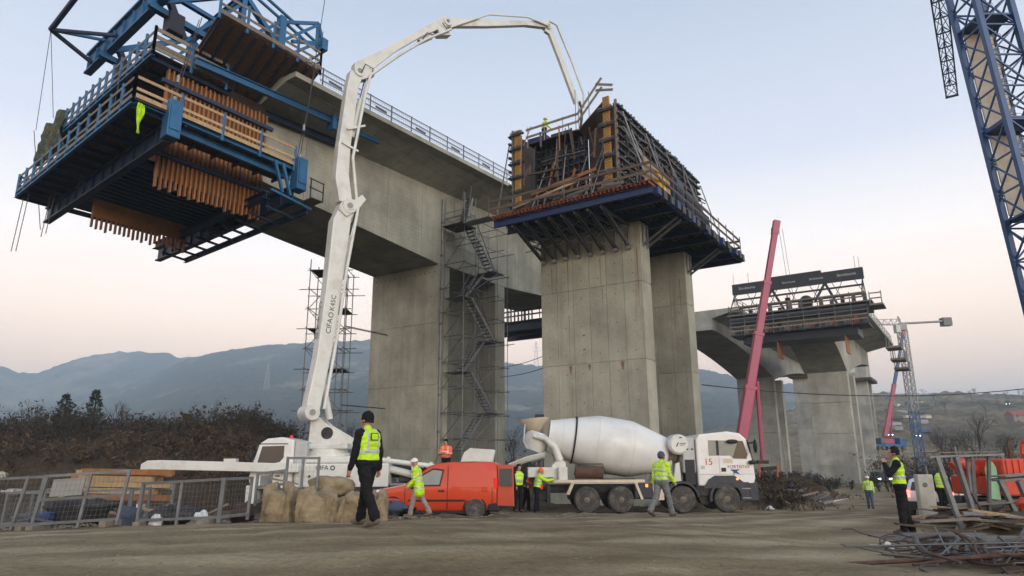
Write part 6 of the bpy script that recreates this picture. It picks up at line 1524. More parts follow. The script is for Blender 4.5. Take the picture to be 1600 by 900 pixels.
person('man in dark clothes and open yellow vest standing at the back of the red van', (pX(809, 28.3), 28.3, G(.2, 28.3)), 150, 1.76, legs=((3, 3), (-3, 3)), arms=((15, 35, 6), (10, 30, 6)), head=(0, 20), top='hivis', sleeve='cloth_black', voxel=.013, hat=('beanie', 'cloth_black'))
person('worker with raised arm under the mixer chute in a green-yellow vest', (pX(838, 29.4), 29.4, G(1, 29.4)), 75, 1.76, legs=((6, 4), (-6, 4)), arms=((70, 50, 8), (60, 40, 8)), lean=14, head=(0, -10), top='hivis', sleeve='hivis', voxel=.013, hat=('helmet', 'hivis_orange'))
person('worker in orange jacket stooping behind the mixer chute', (pX(822, 31.5), 31.5, G(.6, 31.5)), 100, 1.72, legs=((10, 10), (-8, 10)), arms=((30, 40, 8), (25, 40, 8)), lean=25, top='hivis_orange', sleeve='hivis_orange', voxel=.014, hat=('helmet', 'hivis_orange'))
w1 = BW(1.55, -1.9, 20.81)
person('worker in yellow helmet standing on top of the pier formwork', tuple(w1), 60, 1.72, legs=((2, 2), (-2, 2)), arms=((15, 40, 8), (15, 40, 8)), pants='cloth_black', voxel=.014, hat=('helmet', 'yellow_paint'))
w2 = BW(-9.6, atU(681, 225, -9.6)@BA-BO@BA, zedge(0)+.3)
person('worker in yellow on the bridge deck, only shoulders showing above the edge', tuple(w2), 140, 1.72, legs=((2, 2), (-2, 2)), voxel=.016, hat=('helmet', 'yellow_paint'))
person('person in yellow vest half hidden behind the metal frames by the parked car', at_feet(1466, 24.5), 40, 1.66, legs=((2, 2), (-4, 4)), top='hivis', sleeve='cloth_black', voxel=.013, hat=('beanie', 'cloth_black'))
w3 = Q(-1.3, -1.4, 19.3)
person('tiny dark figure standing on the far black traveller', tuple(w3), 200, 1.8, top='cloth_black', sleeve='cloth_black', bands=False, voxel=.02)

# ================================================================== LEFT FOREGROUND: mesh cages, timber, sacks
def mesh_panel(root, P, ex, ez, w, h, bars=(0, 1), grid=.1, fm='frame_grey', inner=(), board=None):
    P = np.array(P, float); ex = np.array(ex, float); ez = np.array(ez, float)
    fr = MB().bar(P, P+ex*w, .055).build('bottom_rail', fm, root, True); bar1('top_rail', fm, fr, P+ez*h, P+ez*h+ex*w, .055)
    for x in [0, w]+list(inner): bar1('upright', fm, fr, P+ex*x-ez*.12, P+ex*x+ez*(h+.03), .055)
    m = MB(); n = int(w/grid)
    for i in range(1, n): m.bar(P+ex*i*w/n, P+ex*i*w/n+ez*h, .0035)
    k = int(h/grid)
    for i in range(1, k): m.bar(P+ez*i*h/k, P+ez*i*h/k+ex*w, .0035)
    tag(m.build('wire_mesh', 'mesh_wire', fr, True), kind='stuff')
    return fr
def unit(v): v = np.array(v, float); return v/np.linalg.norm(v)
def cage(label, px0, px1, Y0, Y1, h, tilt, inner=(.5,), depth=0, base=.12, board=False, group=None):
    a, b = gp(px0, Y0, base), gp(px1, Y1, base); ex = unit(b-a); w = np.linalg.norm(b-a); ez = unit(np.array([ex[0]*tilt, ex[1]*tilt+.06, 1]))
    r = thing('mesh_panel', label, 'mesh panel', lerp(a, b, .5)-[0, 0, base], 0, group)
    mesh_panel(r, a, ex, ez, w, h, inner=[w*i for i in inner], grid=.10)
    if depth:
        ey = unit(np.cross([0, 0, 1], ex)); mesh_panel(r, b+ex*.03, ey, ez, depth, h, inner=(), grid=.10)
        mesh_panel(r, a-ex*.0+ey*.03, ey, ez, depth, h, inner=(), grid=.10)
    if board: 
        MB().prism([a+ex*w*.1+ez*h*.55+[0, .03, 0], a+ex*w*.48+ez*h*.55+[0, .03, 0], a+ex*w*.48+ez*h*.92+[0, .03, 0], a+ex*w*.1+ez*h*.92+[0, .03, 0]], (0, .02, 0)).build('sheet', 'glass_pale', r, True)
        bar1('cross_rail', 'frame_grey', r, a+ez*h*.5, b+ez*h*.5, .06)
    for p in (lerp(a, b, .08), lerp(a, b, .92)): bar1('foot', 'timber_grey', r, p-[0, .3, base-.04], p+[0, .3, -(base-.04)], .14, .12)
    return r
cage('leaning galvanised mesh panel at the far left edge', -8, 66, 15.4, 15.3, .98, .16, (.6,))
cage('galvanised mesh gate panel with a pale sheet, left foreground', 66, 196, 15.3, 15.2, .98, .10, (.55,), board=True)
cage('open-topped galvanised mesh cage in front of the timber stack', 226, 350, 15.6, 15.0, .76, .02, (.5,), depth=.9)
cage('small mesh panel with a glassy sheet left of the sacks', 404, 447, 17.2, 17.0, .62, .0, (.5,), base=.55, board=True)
cage('square mesh panel leaning on the tan sacks by the pump cab', 449, 498, 16.9, 16.9, .74, .0, (.5,), base=.72)
# second, darker cage further behind
cage('dark mesh cage behind the mesh gate panel', 20, 210, 17.2, 17.4, .7, .0, (.3, .6), depth=1.0)
# timber stack, each beam a thing
tst = thing('timber_stack', 'stack of fresh orange timber beams behind the mesh cages', 'timber', gp(200, 20.5))
for k in range(5):
    n = 7-k//2
    for i in range(n):
        rg = random.Random(k*10+i); Y = 20.0+i*.22; x0 = pX(108+k*6+rg.uniform(-8, 14), Y); x1 = pX(270-(k % 2)*16+rg.uniform(-18, 8), Y); z = G(x0, Y)+.68+k*.17
        bar1('beam', 'timber' if (i+k) % 4 else 'timber_orange', tst, (x0, Y, z+rg.uniform(0, .02)), (x1, Y+rg.uniform(-.1, .1), z-.05), .18, .15)
for px_ in (120, 190, 255): 
    p = gp(px_, 20.6); bar1('bearer', 'timber_grey', tst, p+[0, -.8, .25], p+[0, .9, .25], .16, .5)
# tan sacks: big lumpy bags with vertical folds
def sack(label, px0, px1, Y, h, seed, d=.8):
    a, b = gp(px0, Y), gp(px1, Y); w = np.linalg.norm(b-a); c = lerp(a, b, .5); rg = random.Random(seed); ph = [rg.uniform(0, 6.28) for _ in range(6)]
    nu, nv = 80, 30; vs = []
    for j in range(nv+1):
        t = j/nv
        for i in range(nu):
            th = 2*math.pi*i/nu; cs, sn = math.cos(th), math.sin(th)
            sx = np.sign(cs)*abs(cs)**.55; sy = np.sign(sn)*abs(sn)**.55
            sq = 1.0-.14*t+.05*math.sin(t*3.1)+.03*math.sin(th*2+ph[5]+t*4)
            if t > .86: sq *= 1-.8*((t-.86)/.14)**2*.9
            fold = 1+.055*math.sin(th*8+ph[0]+2.2*math.sin(t*2.5+ph[3]))*(1-.4*t)+.035*math.sin(th*15+ph[1]-t*5)+.07*math.sin(th*3+ph[2]+t*2.5)+.02*math.sin(th*27+t*11)
            nz = mn.noise(Vector((cs*2.2+seed*7, sn*2.2, t*3.5)))*.09+mn.noise(Vector((cs*5+seed*3, sn*5, t*9)))*.045+mn.noise(Vector((cs*12, sn*12+seed, t*20)))*.02; fold += nz
            vs.append((c[0]+sx*w/2*sq*fold, c[1]+d/2+sy*d/2*sq*fold, c[2]-.08+h*(t+.11*math.sin(th*2+ph[3])*t+.06*math.sin(th*5+ph[4])*t+.02*math.sin(th*11+ph[5])*t)))
    fs = [(j*nu+i, j*nu+(i+1) % nu, (j+1)*nu+(i+1) % nu, (j+1)*nu+i) for j in range(nv) for i in range(nu)]+[tuple(range(nv*nu, (nv+1)*nu))]
    o = MB().add(vs, fs).build('sack', 'sack', smooth=180); tag(o, label, 'sack', None); return o
sack('tall tan sack of earth left in the row beside the mesh cage', 408, 462, 16.2, .82, 1)
sack('tan sack of earth with deep folds, second in the row', 463, 522, 16.0, .76, 2)
sack('darker tan sack of earth just behind the foreground man', 524, 574, 16.4, .66, 3)
sack('tan sack of earth half hidden by the foreground man', 570, 604, 16.6, .68, 4, .7)
o = MB().blob(gp(520, 17.4)+[0, 0, .78], (.55, .5, .26), 5, 28, 18, .16).build('sack', 'sack', smooth=180); tag(o, 'slumped tan sack lying on top of the row', 'sack')
tag(MB().bar(gp(425, 16.1)+[0, 0, .93], gp(468, 16.0)+[0, 0, .82], .09, .03).build('plank', 'timber_grey'), 'thin pale board lying on the first tan sack', 'board')
# rubbish between the cages
RUB = [('blue plastic sheet crumpled behind the mesh gate', 'tarp_blue', 82, 16.4, (.24, .2, .2)), ('white plastic bag inside the open mesh cage', 'white_bag', 256, 15.6, (.14, .1, .13)), ('white and orange bag inside the cage near its right post', 'white_bag', 324, 15.5, (.13, .1, .18)), ('grey stone inside the open mesh cage', 'stone_pale', 312, 15.9, (.16, .14, .12)), ('dark rubble heap inside the open mesh cage', 'chassis', 285, 16.0, (.5, .35, .24)), ('dark heap behind the mesh gate', 'chassis', 130, 17.0, (.7, .4, .35)), ('rusty drum lying beside the first sack', 'rusty', 386, 17.0, (.24, .3, .28)), ('blue-grey bundle right of the mesh gate', 'cloth_blue', 214, 16.2, (.22, .2, .26))]
for i, (lab, m, px_, Y, r) in enumerate(RUB):
    p = gp(px_, Y); tag(MB().blob(p+[0, 0, r[2]*.7], r, i+20, 16, 10, .3, freq=2.5).build('debris', m, smooth=60), lab, 'debris')
for i in range(12):
    rg = random.Random(i+300); px_ = rg.uniform(20, 400); Y = rg.uniform(16, 19); p = gp(px_, Y)
    q = p+[rg.uniform(.4, 1.6), rg.uniform(-.3, .3), rg.uniform(.0, .3)]
    tag(MB().bar(p+[0, 0, .12+rg.uniform(0, .3)], q+[0, 0, .1], .09, .05).build('scrap_plank', rg.choice(['timber_grey', 'rusty', 'timber', 'galv_dark'])), 'scrap length lying among the mesh cages', 'scrap', 'scrap lengths among the mesh cages')
# white corner of a box at far left and pale stones on the left bank
for i, (x, y, Y, s) in enumerate(((5, 690, 40, .5), (140, 718, 36, .7), (118, 715, 36, .45), (150, 711, 37, .4), (90, 722, 35, .3), (30, 735, 33, .5), (60, 728, 34, .3))):
    p = gp(x, Y); tag(MB().blob(p+[0, 0, s*.25], (s, s*.7, s*.35), i+80, 14, 9, .3).build('stone', 'stone_pale', smooth=50), 'pale stone slab lying on the dark left bank', 'stone', 'stones on the left bank')
for i in range(0): tag(MB().bar(gp(185+i*9, 40)+[0, 0, .5], gp(205+i*9, 41)+[0, 0, 1.1], .12, .12).build('timber_piece', 'timber_grey'), 'grey timber length stuck on the brown mound', 'timber', 'timbers on the brown mound')
# dark motorbike-like bundle (red and dark blue) at the van's front
bn_ = thing('debris', 'dark blue and red bundle lying by the front wheel of the van', 'debris', gp(622, 23.2))
for i, (dx, dz, r, m) in enumerate(((0, .3, (.42, .3, .22), 'cloth_blue'), (-.45, .22, (.3, .25, .2), 'machine_red'), (.3, .2, (.3, .25, .17), 'cloth_black'), (-.25, .5, (.35, .2, .09), 'machine_red'), (-.5, .45, (.3, .2, .1), 'cloth_black'))):
    p = gp(622, 23.2); MB().blob(p+[dx, 0, dz], r, i+60, 16, 10, .25).build('bundle', m, bn_, True, smooth=60)

# ================================================================== RIGHT SIDE
br = thing('concrete_post', 'tall pale concrete barrier block standing beside the smoking man', 'concrete block', gp(1438, 20.9))
p = gp(1438, 20.9); MB().box(p[0]-.23, p[0]+.23, p[1]-.11, p[1]+.11, p[2]-.1, p[2]+1.22).build('block', 'stone_pale', br, True, bevel=.03)
MB().tube(p+[-.04, -.12, .93], p+[-.04, -.09, .93], .07, n=14).build('lifting_socket', 'galv_dark', br, True)
# white estate car with brake lights on, seen from behind
def car(name, label, loc, rotz, m, L=4.5, W=1.8, Hh=1.55, tail=False, head=False, cat='car'):
    r = thing(name, label, cat, loc, rotz); hw = W/2
    secs = []
    for x, zb, zl, zt, k in ((L/2, .4, .6, .68, .8), (L/2-.12, .28, .72, .8, .93), (L/2-.95, .25, .88, .98, 1), (L/2-1.25, .25, .92, 1.08, 1), (L/2-1.9, .25, .95, Hh-.06, 1), (L/2-2.6, .25, .97, Hh, 1), (-L/2+.7, .25, .98, Hh-.04, 1), (-L/2+.22, .28, .98, 1.2, .98), (-L/2+.04, .36, .95, 1.02, .93), (-L/2, .42, .85, .92, .9)):
        q = []
        for s in (-1, 1):
            a = [(x, s*hw*k*.92, zb), (x, s*hw*k, zb+.12), (x, s*hw*k, zl), (x, s*(hw*k*(.82 if zt > 1.15 else .93)), zt-.05), (x, s*(hw*k*(.7 if zt > 1.15 else .8)), zt)]
            q += a if s < 0 else a[::-1]
        secs.append(q)
    MB().loft(secs).build('body', m, r, smooth=45)
    for x in (L/2-.85, -L/2+.85):
        for s in (-1, 1): wheel(r, x, s*(hw-.1), .34, .22, s, 'galv', spokes=0)
    for s in (-1, 1):
        MB().prism([(L/2-1.45, s*(hw*.955), 1.0), (-L/2+.55, s*(hw*.955), 1.03), (-L/2+.85, s*(hw*.86), Hh-.14), (L/2-2.0, s*(hw*.86), Hh-.14)], (0, s*.02, 0)).build('side_window', 'glass', r)
        MB().box(-L/2-.01, -L/2+.16, s*hw*.86-.1, s*hw*.86+.1, .78, 1.05).build('tail_lamp', 'lamp_red_lit' if tail else 'lamp_red', r)
        MB().box(L/2-.14, L/2+.02, s*hw*.7-.14, s*hw*.7+.14, .62, .76).build('headlight', 'lamp_white' if head else 'lamp_clear', r)
        MB().tube((-L/2+.6, s*hw*.62, Hh+.02), (L/2-2.0, s*hw*.62, Hh+.04), .025).build('roof_bar', 'galv_dark', r)
    MB().prism([(-L/2+.05, -hw*.7, 1.06), (-L/2+.2, -hw*.62, 1.38), (-L/2+.2, hw*.62, 1.38), (-L/2+.05, hw*.7, 1.06)], (-.02, 0, .01)).build('rear_window', 'glass', r)
    MB().prism([(L/2-1.2, -hw*.8, 1.06), (L/2-1.75, -hw*.68, Hh-.12), (L/2-1.75, hw*.68, Hh-.12), (L/2-1.2, hw*.8, 1.06)], (.03, 0, .02)).build('windscreen', 'glass', r)
    MB().box(-L/2-.05, -L/2+.12, -hw*.88, hw*.88, .32, .62).build('rear_bumper', 'rubber', r); MB().box(L/2-.12, L/2+.04, -hw*.85, hw*.85, .3, .55).build('front_bumper', 'rubber', r)
    MB().box(-L/2-.06, -L/2-.045, -.26, .26, .66, .78).build('number_plate', 'white_clean', r)
    return r
cx_, cyy = pX(1455, 31.3), 29.5
car('car', 'white estate car with glowing red tail lights behind the concrete block', (cx_, cyy+1.8, G(cx_, cyy)), RAD(52), 'white_clean', tail=True)
for i, (px_, Y, m, lab, rz, hd) in enumerate(((1372, 92, 'galv_dark', 'grey car with headlights on below the far pier', -105, True), (1508, 34, 'white_clean', 'white parked car behind the metal frames', 20, False), (1482, 40, 'glass_pale', 'silver car parked beyond the white cars', 75, False))):
    x = pX(px_, Y); car('car', lab, (x, Y, G(x, Y)), RAD(rz), m, head=hd)
hc_ = onH('brown_hillside', 1575, 637); car('lorry', 'lorry with bright headlights on the hillside track', tuple(hc_+[0, 0, .3]), RAD(-120), 'chassis', 7.5, 2.6, 3.0, head=True, cat='lorry')
for i, (x, y, lab) in enumerate(((1434, 690, 'distant vehicle with headlights on the slope beside the far crane mast'), (1391, 687, 'distant vehicle with headlights next to the far blue crane'))):
    hh = onH('brown_hillside', x, y); car('car', lab, tuple(hh+[0, 0, .1]), RAD(-110), 'galv_dark', head=True)
# orange-red machine at right edge
mr = gp(1568, 26.0); rm_ = thing('excavator', 'orange-red construction machine at the right edge behind the scrap', 'machine', mr, RAD(10))
rbox(-1.3, 2.4, -1.2, 1.2, .9, 1.55, 'platform', 'machine_red', rm_, .06); rbox(-1.2, .6, -1.15, 1.15, 1.56, 2.15, 'engine_cover', 'machine_red', rm_, .1)
rbox(.8, 2.2, -1.1, .1, 1.56, 2.3, 'cab_base', 'machine_red', rm_, .06)
for s in (-1, 1):
    MB().prism([(x, s*1.05-.3, z) for x, z in ((-1.5, .42), (-1.3, .12), (1.9, .1), (2.2, .42), (1.9, .82), (-1.3, .82))], (0, .6, 0)).build('crawler_track', 'chassis', rm_, bevel=.05)
for p, q in (((.8, -1.0, 2.3), (.9, -1.0, 2.75)), ((2.2, -1.0, 2.3), (2.1, -1.0, 2.75)), ((.85, -1.0, 2.75), (2.2, -1.0, 2.75)), ((.8, .0, 2.3), (.9, .0, 2.75)), ((.9, 0, 2.75), (.9, -1, 2.75))): bar1('cab_frame', 'machine_red', rm_, p, q, .09, None, False)
MB().path([(-1.2, 0, 1.7), (-1.9, 0, 2.05), (-2.2, 0, 1.9)], [.22, .2, .14], 8).build('arm', 'machine_red', rm_, smooth=60)
rbox(-.6, .5, -1.17, -1.14, 1.05, 1.45, 'hatch', 'rusty', rm_, .01)
for i in range(7): rbox(-1.1+i*.26, -1.04+i*.26, -1.19, -1.14, 1.6, 2.1, 'rib', 'machine_red', rm_, .005)
rbox(.95, 2.05, -1.13, -1.09, 1.7, 2.2, 'cab_window', 'glass', rm_, .01); rbox(1.2, 1.9, -1.22, -1.16, 1.0, 1.5, 'tool_hatch', 'chassis', rm_, .02)
MB().path([(-.4, -.7, 2.15), (-.4, -.7, 2.7), (-.3, -.7, 2.85)], .06, 8).build('exhaust', 'rusty', rm_, smooth=60)
gs = gp(1544, 24.8); o = MB().prism([gs+[-.18, 0, 0], gs+[.2, 0, 0], gs+[.22, 0, 1.75], gs+[.12, 0, 1.95], gs+[-.06, 0, 1.95], gs+[-.16, 0, 1.7]], (0, .05, 0)).build('sheet', 'green_sheet'); tag(o, 'pale green upright sheet in front of the orange machine', 'sheet')
# thin poles
for i, (x0, y0, x1, y1, Y) in enumerate(((1490, 730, 1487, 715, 30), (1502, 732, 1492, 698, 31), (1513, 732, 1507, 708, 31), (1450, 745, 1446, 728, 30), (1228, 705, 1219, 668, 70))):
    tag(MB().tube(gp(x0, Y), atY(x1, y1, Y), .04, n=6).build('pole', 'galv'), 'thin pale upright pole beyond the parked cars' if i < 4 else 'thin white pole standing between the far piers', 'pole', 'thin poles beyond the parked cars' if i < 4 else None)
# metal frame trestles
def trestle(label, px0, px1, Y, zt, tl, m='frame_grey'):
    a, b = gp(px0, Y), gp(px1, Y+.4); r = thing('metal_trestle', label, 'trestle', lerp(a, b, .5)); top = [np.array([0, 0, zt])]
    A, B = a+[.0, 0, zt], b+[0, 0, zt*.98]
    for o in (0, .18, .36): bar1('top_bar', m, r, A+[-tl, o, .05*o], B+[tl*.8, o, .05-.03*o], .09, .05)
    bar1('top_sheet', 'timber_grey', r, A+[-tl*.6, .2, .1], B+[tl*.5, .2, .12], .5, .03)
    for p, q, w in ((a+[.1, 0, 0], A+[-.25, 0, 0], .1), (a+[.55, .1, 0], A+[.2, 0, 0], .1), (lerp(a, b, .6)+[.1, .4, 0], lerp(A, B, .6), .07), (b+[0, .4, 0], B, .07), (b+[-.3, .5, 0], B+[-.35, .3, 0], .06)): bar1('leg', m, r, p, q, w)
    bar1('foot_plate', m, r, a+[.15, 0, .42], a+[.65, 0, .40], .1, .08)
    bar1('brace', m, r, a+[.5, .1, .9], b+[-.1, .4, .3], .04)
    return r
trestle('tall tilted galvanised frame with a flat top in front of the white cars', 1480, 1545, 17.2, 1.72, .45)
trestle('lower grey frame with uprights at the right end of the scrap', 1572, 1640, 17.8, 1.05, .3)
# scrap heap: boards, beams, pipes — each one a thing
def lying(name, label, cat, px_, Y, ln, az, w, h, m, dz=.1, tilt=0, tube=False, group=None):
    p = gp(px_, Y, dz); d = np.array([math.sin(RAD(az))*math.cos(RAD(tilt)), math.cos(RAD(az))*math.cos(RAD(tilt)), math.sin(RAD(tilt))])*ln/2
    o = (MB().tube(p-d, p+d, w/2, n=10).build(name, m, smooth=40) if tube else MB().bar(p-d, p+d, w, h).build(name, m)); tag(o, label, cat, group)
GB, GP_ = 'scrap boards beside the dirt road', 'steel pipes in the scrap heap'
rg = random.Random(77)
for i in range(46):
    px_ = 1450+rg.random()*170; Y = 15.6+rg.random()*4.2
    lying('scrap_board', 'weathered board lying crosswise in the scrap heap by the road', 'board', px_, Y, rg.uniform(.8, 2.4), rg.uniform(40, 140), rg.uniform(.12, .35), .04, rg.choice(['timber_grey', 'plywood_dark', 'rusty', 'timber', 'plywood_dark']), .1+rg.random()*.3, rg.uniform(-10, 14), group=GB)
lying('steel_beam', 'long grey steel beam lying along the front of the scrap boards', 'beam', 1530, 14.3, 4.6, 96, .16, .16, 'galv_dark', .10)
lying('steel_beam', 'short grey-blue beam lying behind the smoking man', 'beam', 1455, 14.8, 1.6, 96, .18, .14, 'galv_dark', .10)
lying('board', 'pale board lying flat in front of the pipe bundle', 'board', 1387, 12.1, .9, 105, .12, .03, 'stone_pale', .04)
lying('board', 'wide tan board tilted in the scrap heap', 'board', 1562, 16.2, 1.5, 110, .42, .04, 'timber', .42, -8)
lying('board', 'wide pale board near the right frame', 'board', 1535, 18.0, 1.8, 95, .5, .04, 'timber_grey', .55, 4)
# pipe bundle and bent pipes at bottom right
for i in range(6):
    lying('steel_pipe', 'grey pipe in the tidy bundle pointing at the camera', 'pipe', 1462+i*9, 10.7+i*.06, 1.6, 34, .09, .09, 'pipe_grey', .06+(i % 2)*.06, 4, True, 'pipes of the tidy bundle')
for i in range(78):
    lying('steel_pipe', 'loose rusty pipe lying across the bottom right scrap heap', 'pipe', 1425+rg.random()*215, 8.3+rg.random()*4.6, rg.uniform(.8, 2.6), rg.uniform(10, 100), rg.choice([.022, .034, .05]), .05, rg.choice(['pipe_grey', 'rusty', 'rusty', 'pipe_grey', 'galv_dark']), .03+rg.random()*.2, rg.uniform(-7, 9), True, GP_)
def bent(label, pts, r, m): tag(MB().path(pts, r, 10).build('bent_pipe', m, smooth=60), label, 'pipe')
q = gp(1405, 10.2); bent('thick bent grey pipe curving over the end of the bundle', [q+[.05, -.9, .03], q+[-.02, -.5, .08], q+[.0, -.15, .2], q+[.12, .1, .27], q+[.45, .3, .28], q+[.9, .5, .26]], .042, 'pipe_grey')
q = gp(1520, 11.6); bent('long diagonal grey pipe leaning across the scrap', [q+[-.6, -1.2, .05], q+[.5, .0, .25], q+[1.4, 1.0, .42]], .025, 'pipe_grey')
for i in range(5):
    q = gp(1395+i*22, 10.6+i*.3); bent('thin black wire loop curling out of the pipe heap', [q+[.2*math.cos(t)*1.6, .3*math.sin(t), .15+.13*math.sin(t*1.0+i)] for t in np.linspace(0, 4.6, 14)], .009, 'wire')
for i in range(40):   # crooked rods
    q = gp(1400+rg.random()*220, 8.4+rg.random()*4.5); a0 = rg.uniform(0, 6.28); pts = [q+[0, 0, .05]]; 
    for s_ in range(7): a0 += rg.gauss(0, .35); pts.append(pts[-1]+np.array([math.cos(a0)*.22, math.sin(a0)*.22, rg.uniform(-.03, .06)]))
    tag(MB().path(pts, rg.choice([.008, .012, .018]), 6).build('bent_rod', rg.choice(['rusty', 'wire', 'rusty', 'pipe_grey']), smooth=60), 'crooked thin steel rod in the scrap heap', 'rod', 'crooked rods in the scrap heap')
o = MB().blob(gp(1370, 11.6)+[0, 0, .05], (.09, .07, .06), 4, 12, 8, .4).build('litter', 'white_bag', smooth=50); tag(o, 'crumpled white litter on the dirt near the pipe heap', 'litter')
o = MB().blob(gp(1590, 17.0)+[0, 0, .6], (.22, .18, .14), 9, 14, 9, .4).build('cloth', 'machine_red', smooth=60); tag(o, 'small red rag on the scrap boards', 'rag')
# white pail-shaped piece near mixer front and debris along the verge
o = MB().blob(gp(1196, 33.5)+[0, 0, .12], (.2, .15, .09), 4, 12, 8, .35).build('stone', 'white_bag', smooth=50); tag(o, 'small white block on the verge in front of the mixer', 'block')
dbr = random.Random(9)
for i in range(14):
    Y = 42+dbr.random()*3; px_ = 1205+dbr.random()*95; p = gp(px_, Y, .15)
    tag(MB().bar(p, p+[dbr.uniform(.5, 1.4), dbr.uniform(-.3, .3), dbr.uniform(-.1, .5)], .18, .12).build('building_scrap', dbr.choice(['galv', 'cloth_pale', 'white_bag', 'rusty', 'tarp_blue', 'galv_dark'])), 'piece of site material piled on the bank beside the far pier', 'scrap', 'site material on the bank')
for i, (x, y) in enumerate(((1222, 790), (1290, 775), (1400, 778))):
    p = onG(x, y, 20, 60); tag(MB().blob(p+[0, 0, .1], (.35, .25, .2), i+9, 12, 8, .3).build('stone', 'earth_stone', smooth=50), 'earth clod on the verge of the dirt road', 'stone', 'clods on the verge')

# ================================================================== VEGETATION
_T3 = [(math.cos(2.0944*i), math.sin(2.0944*i)) for i in range(3)]
def twig(mb, p, q, r0, r1, mi=0):
    o = len(mb.v); flat = abs(q[2]-p[2]) < .5*(abs(q[0]-p[0])+abs(q[1]-p[1]))
    for c, r in ((p, r0), (q, r1)):
        for a, b in _T3: mb.v.append((c[0]+(0 if flat else a*r), c[1]+(a*r if flat else b*r), c[2]+(b*r if flat else 0)))
    for i in range(3): j = (i+1) % 3; mb.f.append((o+i, o+j, o+3+j, o+3+i)); mb.m.append(mi)
def tri(mb, a, b, c, mi):
    o = len(mb.v); mb.v += [a, b, c]; mb.f.append((o, o+1, o+2)); mb.m.append(mi)
def bare_tree(name, label, loc, h, spread, seed, m='twig', depth=5, group=None, leaves=0, lm='leaf_brown'):
    rg = random.Random(seed); T_, C_ = MB(), MB(); loc = np.array(loc, float); tips = []
    def grow(p, d, L, r, lv):
        mb = T_ if lv < 2 else C_; n = 6 if lv < 2 else 3
        pts = [p]; q = p
        for s in range(3):
            d = unit(d+np.array([rg.gauss(0, .13), rg.gauss(0, .13), rg.gauss(.05, .08)])); q = q+d*L/3; pts.append(q)
        if lv < 2: mb.path(pts, [r, r*.85, r*.72, r*.6], n)
        else:
            twig(mb, pts[0], pts[2], r, r*.72); twig(mb, pts[2], pts[3], r*.72, r*.5)
        if lv >= depth: tips.append(q); return
        for i in range(3 if lv < 3 else 3):
            a = rg.uniform(0, 6.28); sp = rg.uniform(.35, .95)*spread
            nd = unit(d+np.array([math.cos(a)*sp, math.sin(a)*sp, rg.uniform(-.05, .35)])); st_ = pts[rg.choice([2, 3, 3])]
            grow(st_, nd, L*rg.uniform(.62, .82), r*.58, lv+1)
    grow(loc-[0, 0, .2], np.array([0, 0, 1.0]), h*.30, h*.022, 0)
    r = thing(name, label, 'tree', loc, 0, group)
    T_.build('trunk', 'bark', r, True, smooth=60)
    if leaves:
        for t in tips:
            for _ in range(leaves):
                c = t+np.array([rg.gauss(0, .3), rg.gauss(0, .3), rg.gauss(0, .3)]); a = np.array([rg.gauss(0, 1), rg.gauss(0, 1), rg.gauss(0, 1)]); b = np.array([rg.gauss(0, 1), rg.gauss(0, 1), rg.gauss(0, 1)]); s = rg.uniform(.06, .14)*h/6
                tri(C_, tuple(c), tuple(c+a*s*.6), tuple(c+b*s*.6), 1)
    C_.build('crown', [m, lm], r, True)
    return r
# thicket along the left bank: one dense dark mass of shrubs
def thicket(name, label, line, n, hmin, hmax, seed, depth, wd, leaf=.5, topf=None, mats=('twig', 'leaf_dark', 'leaf_brown')):
    rg = random.Random(seed); mb = MB(); L = np.array(line, float); B = []
    for i in range(n):
        t = rg.random()*(len(L)-1); k = int(t); p = L[k]+(L[k+1]-L[k])*(t-k)
        x, y = p[0]+rg.gauss(0, wd), p[1]+rg.gauss(0, depth); B.append((x, y, rg.uniform(hmin, hmax)*(topf(x) if topf else 1)))
    Z = gz(np.array([b[0] for b in B]), np.array([b[1] for b in B])); gs = rg.gauss
    for (x, y, h), g in zip(B, Z):
        for s in range(7):
            a = rg.uniform(0, 6.28); ln = h*rg.uniform(.6, 1.05); dx, dy = math.cos(a)*.36, math.sin(a)*.36
            b0 = (x, y, g-.1); m1 = (x+dx*ln*.5, y+dy*ln*.5, g+ln*.52); e = (m1[0]+(dx+gs(0, .2))*ln*.45, m1[1]+(dy+gs(0, .2))*ln*.45, m1[2]+ln*.48)
            twig(mb, b0, m1, .03, .02); twig(mb, m1, e, .02, .006)
            for _ in range(6):
                u = rg.uniform(.25, 1); A_, B_ = (m1, e) if rg.random() < .6 else (b0, m1); c = tuple(A_[i]+(B_[i]-A_[i])*u for i in range(3)); f = (c[0]+gs(0, .4), c[1]+gs(0, .4), c[2]+rg.uniform(.1, .6))
                twig(mb, c, f, .010, .003)
                if rg.random() < leaf:
                    for _ in range(5):
                        u = rg.random(); q = tuple(c[i]+(f[i]-c[i])*u+gs(0, .12) for i in range(3)); s_ = rg.uniform(.06, .15)
                        v1 = tuple(gs(0, s_) for _ in range(3)); v2 = tuple(gs(0, s_) for _ in range(3))
                        tri(mb, q, (q[0]+v1[0], q[1]+v1[1], q[2]+v1[2]), (q[0]+v2[0], q[1]+v2[1], q[2]+v2[2]), 1 if rg.random() < .55 else 2)
    o = mb.build(name, list(mats)); tag(o, label, 'shrubs', kind='stuff'); return o
thicket('thicket', 'dark leafless thicket along the left bank below the mountains', [(-62, 58), (-45, 57), (-30, 56), (-21, 55), (-17, 57)], 640, 1.9, 3.5, 1, 2.6, 1.4, .42, lambda x: .74+.14*math.sin(x*.5)+.10*math.sin(x*1.7))
thicket('thicket', 'low brown scrub behind the pump cab', [(-17, 54), (-12, 60), (-6, 70)], 110, .8, 1.9, 2, 2.5, 1.2, .6)
thicket('thicket', 'dark hedge between the two big piers', [(-3, 75), (4, 78), (12, 84), (20, 90)], 150, 1.6, 3.2, 3, 3, 1.5, .6)
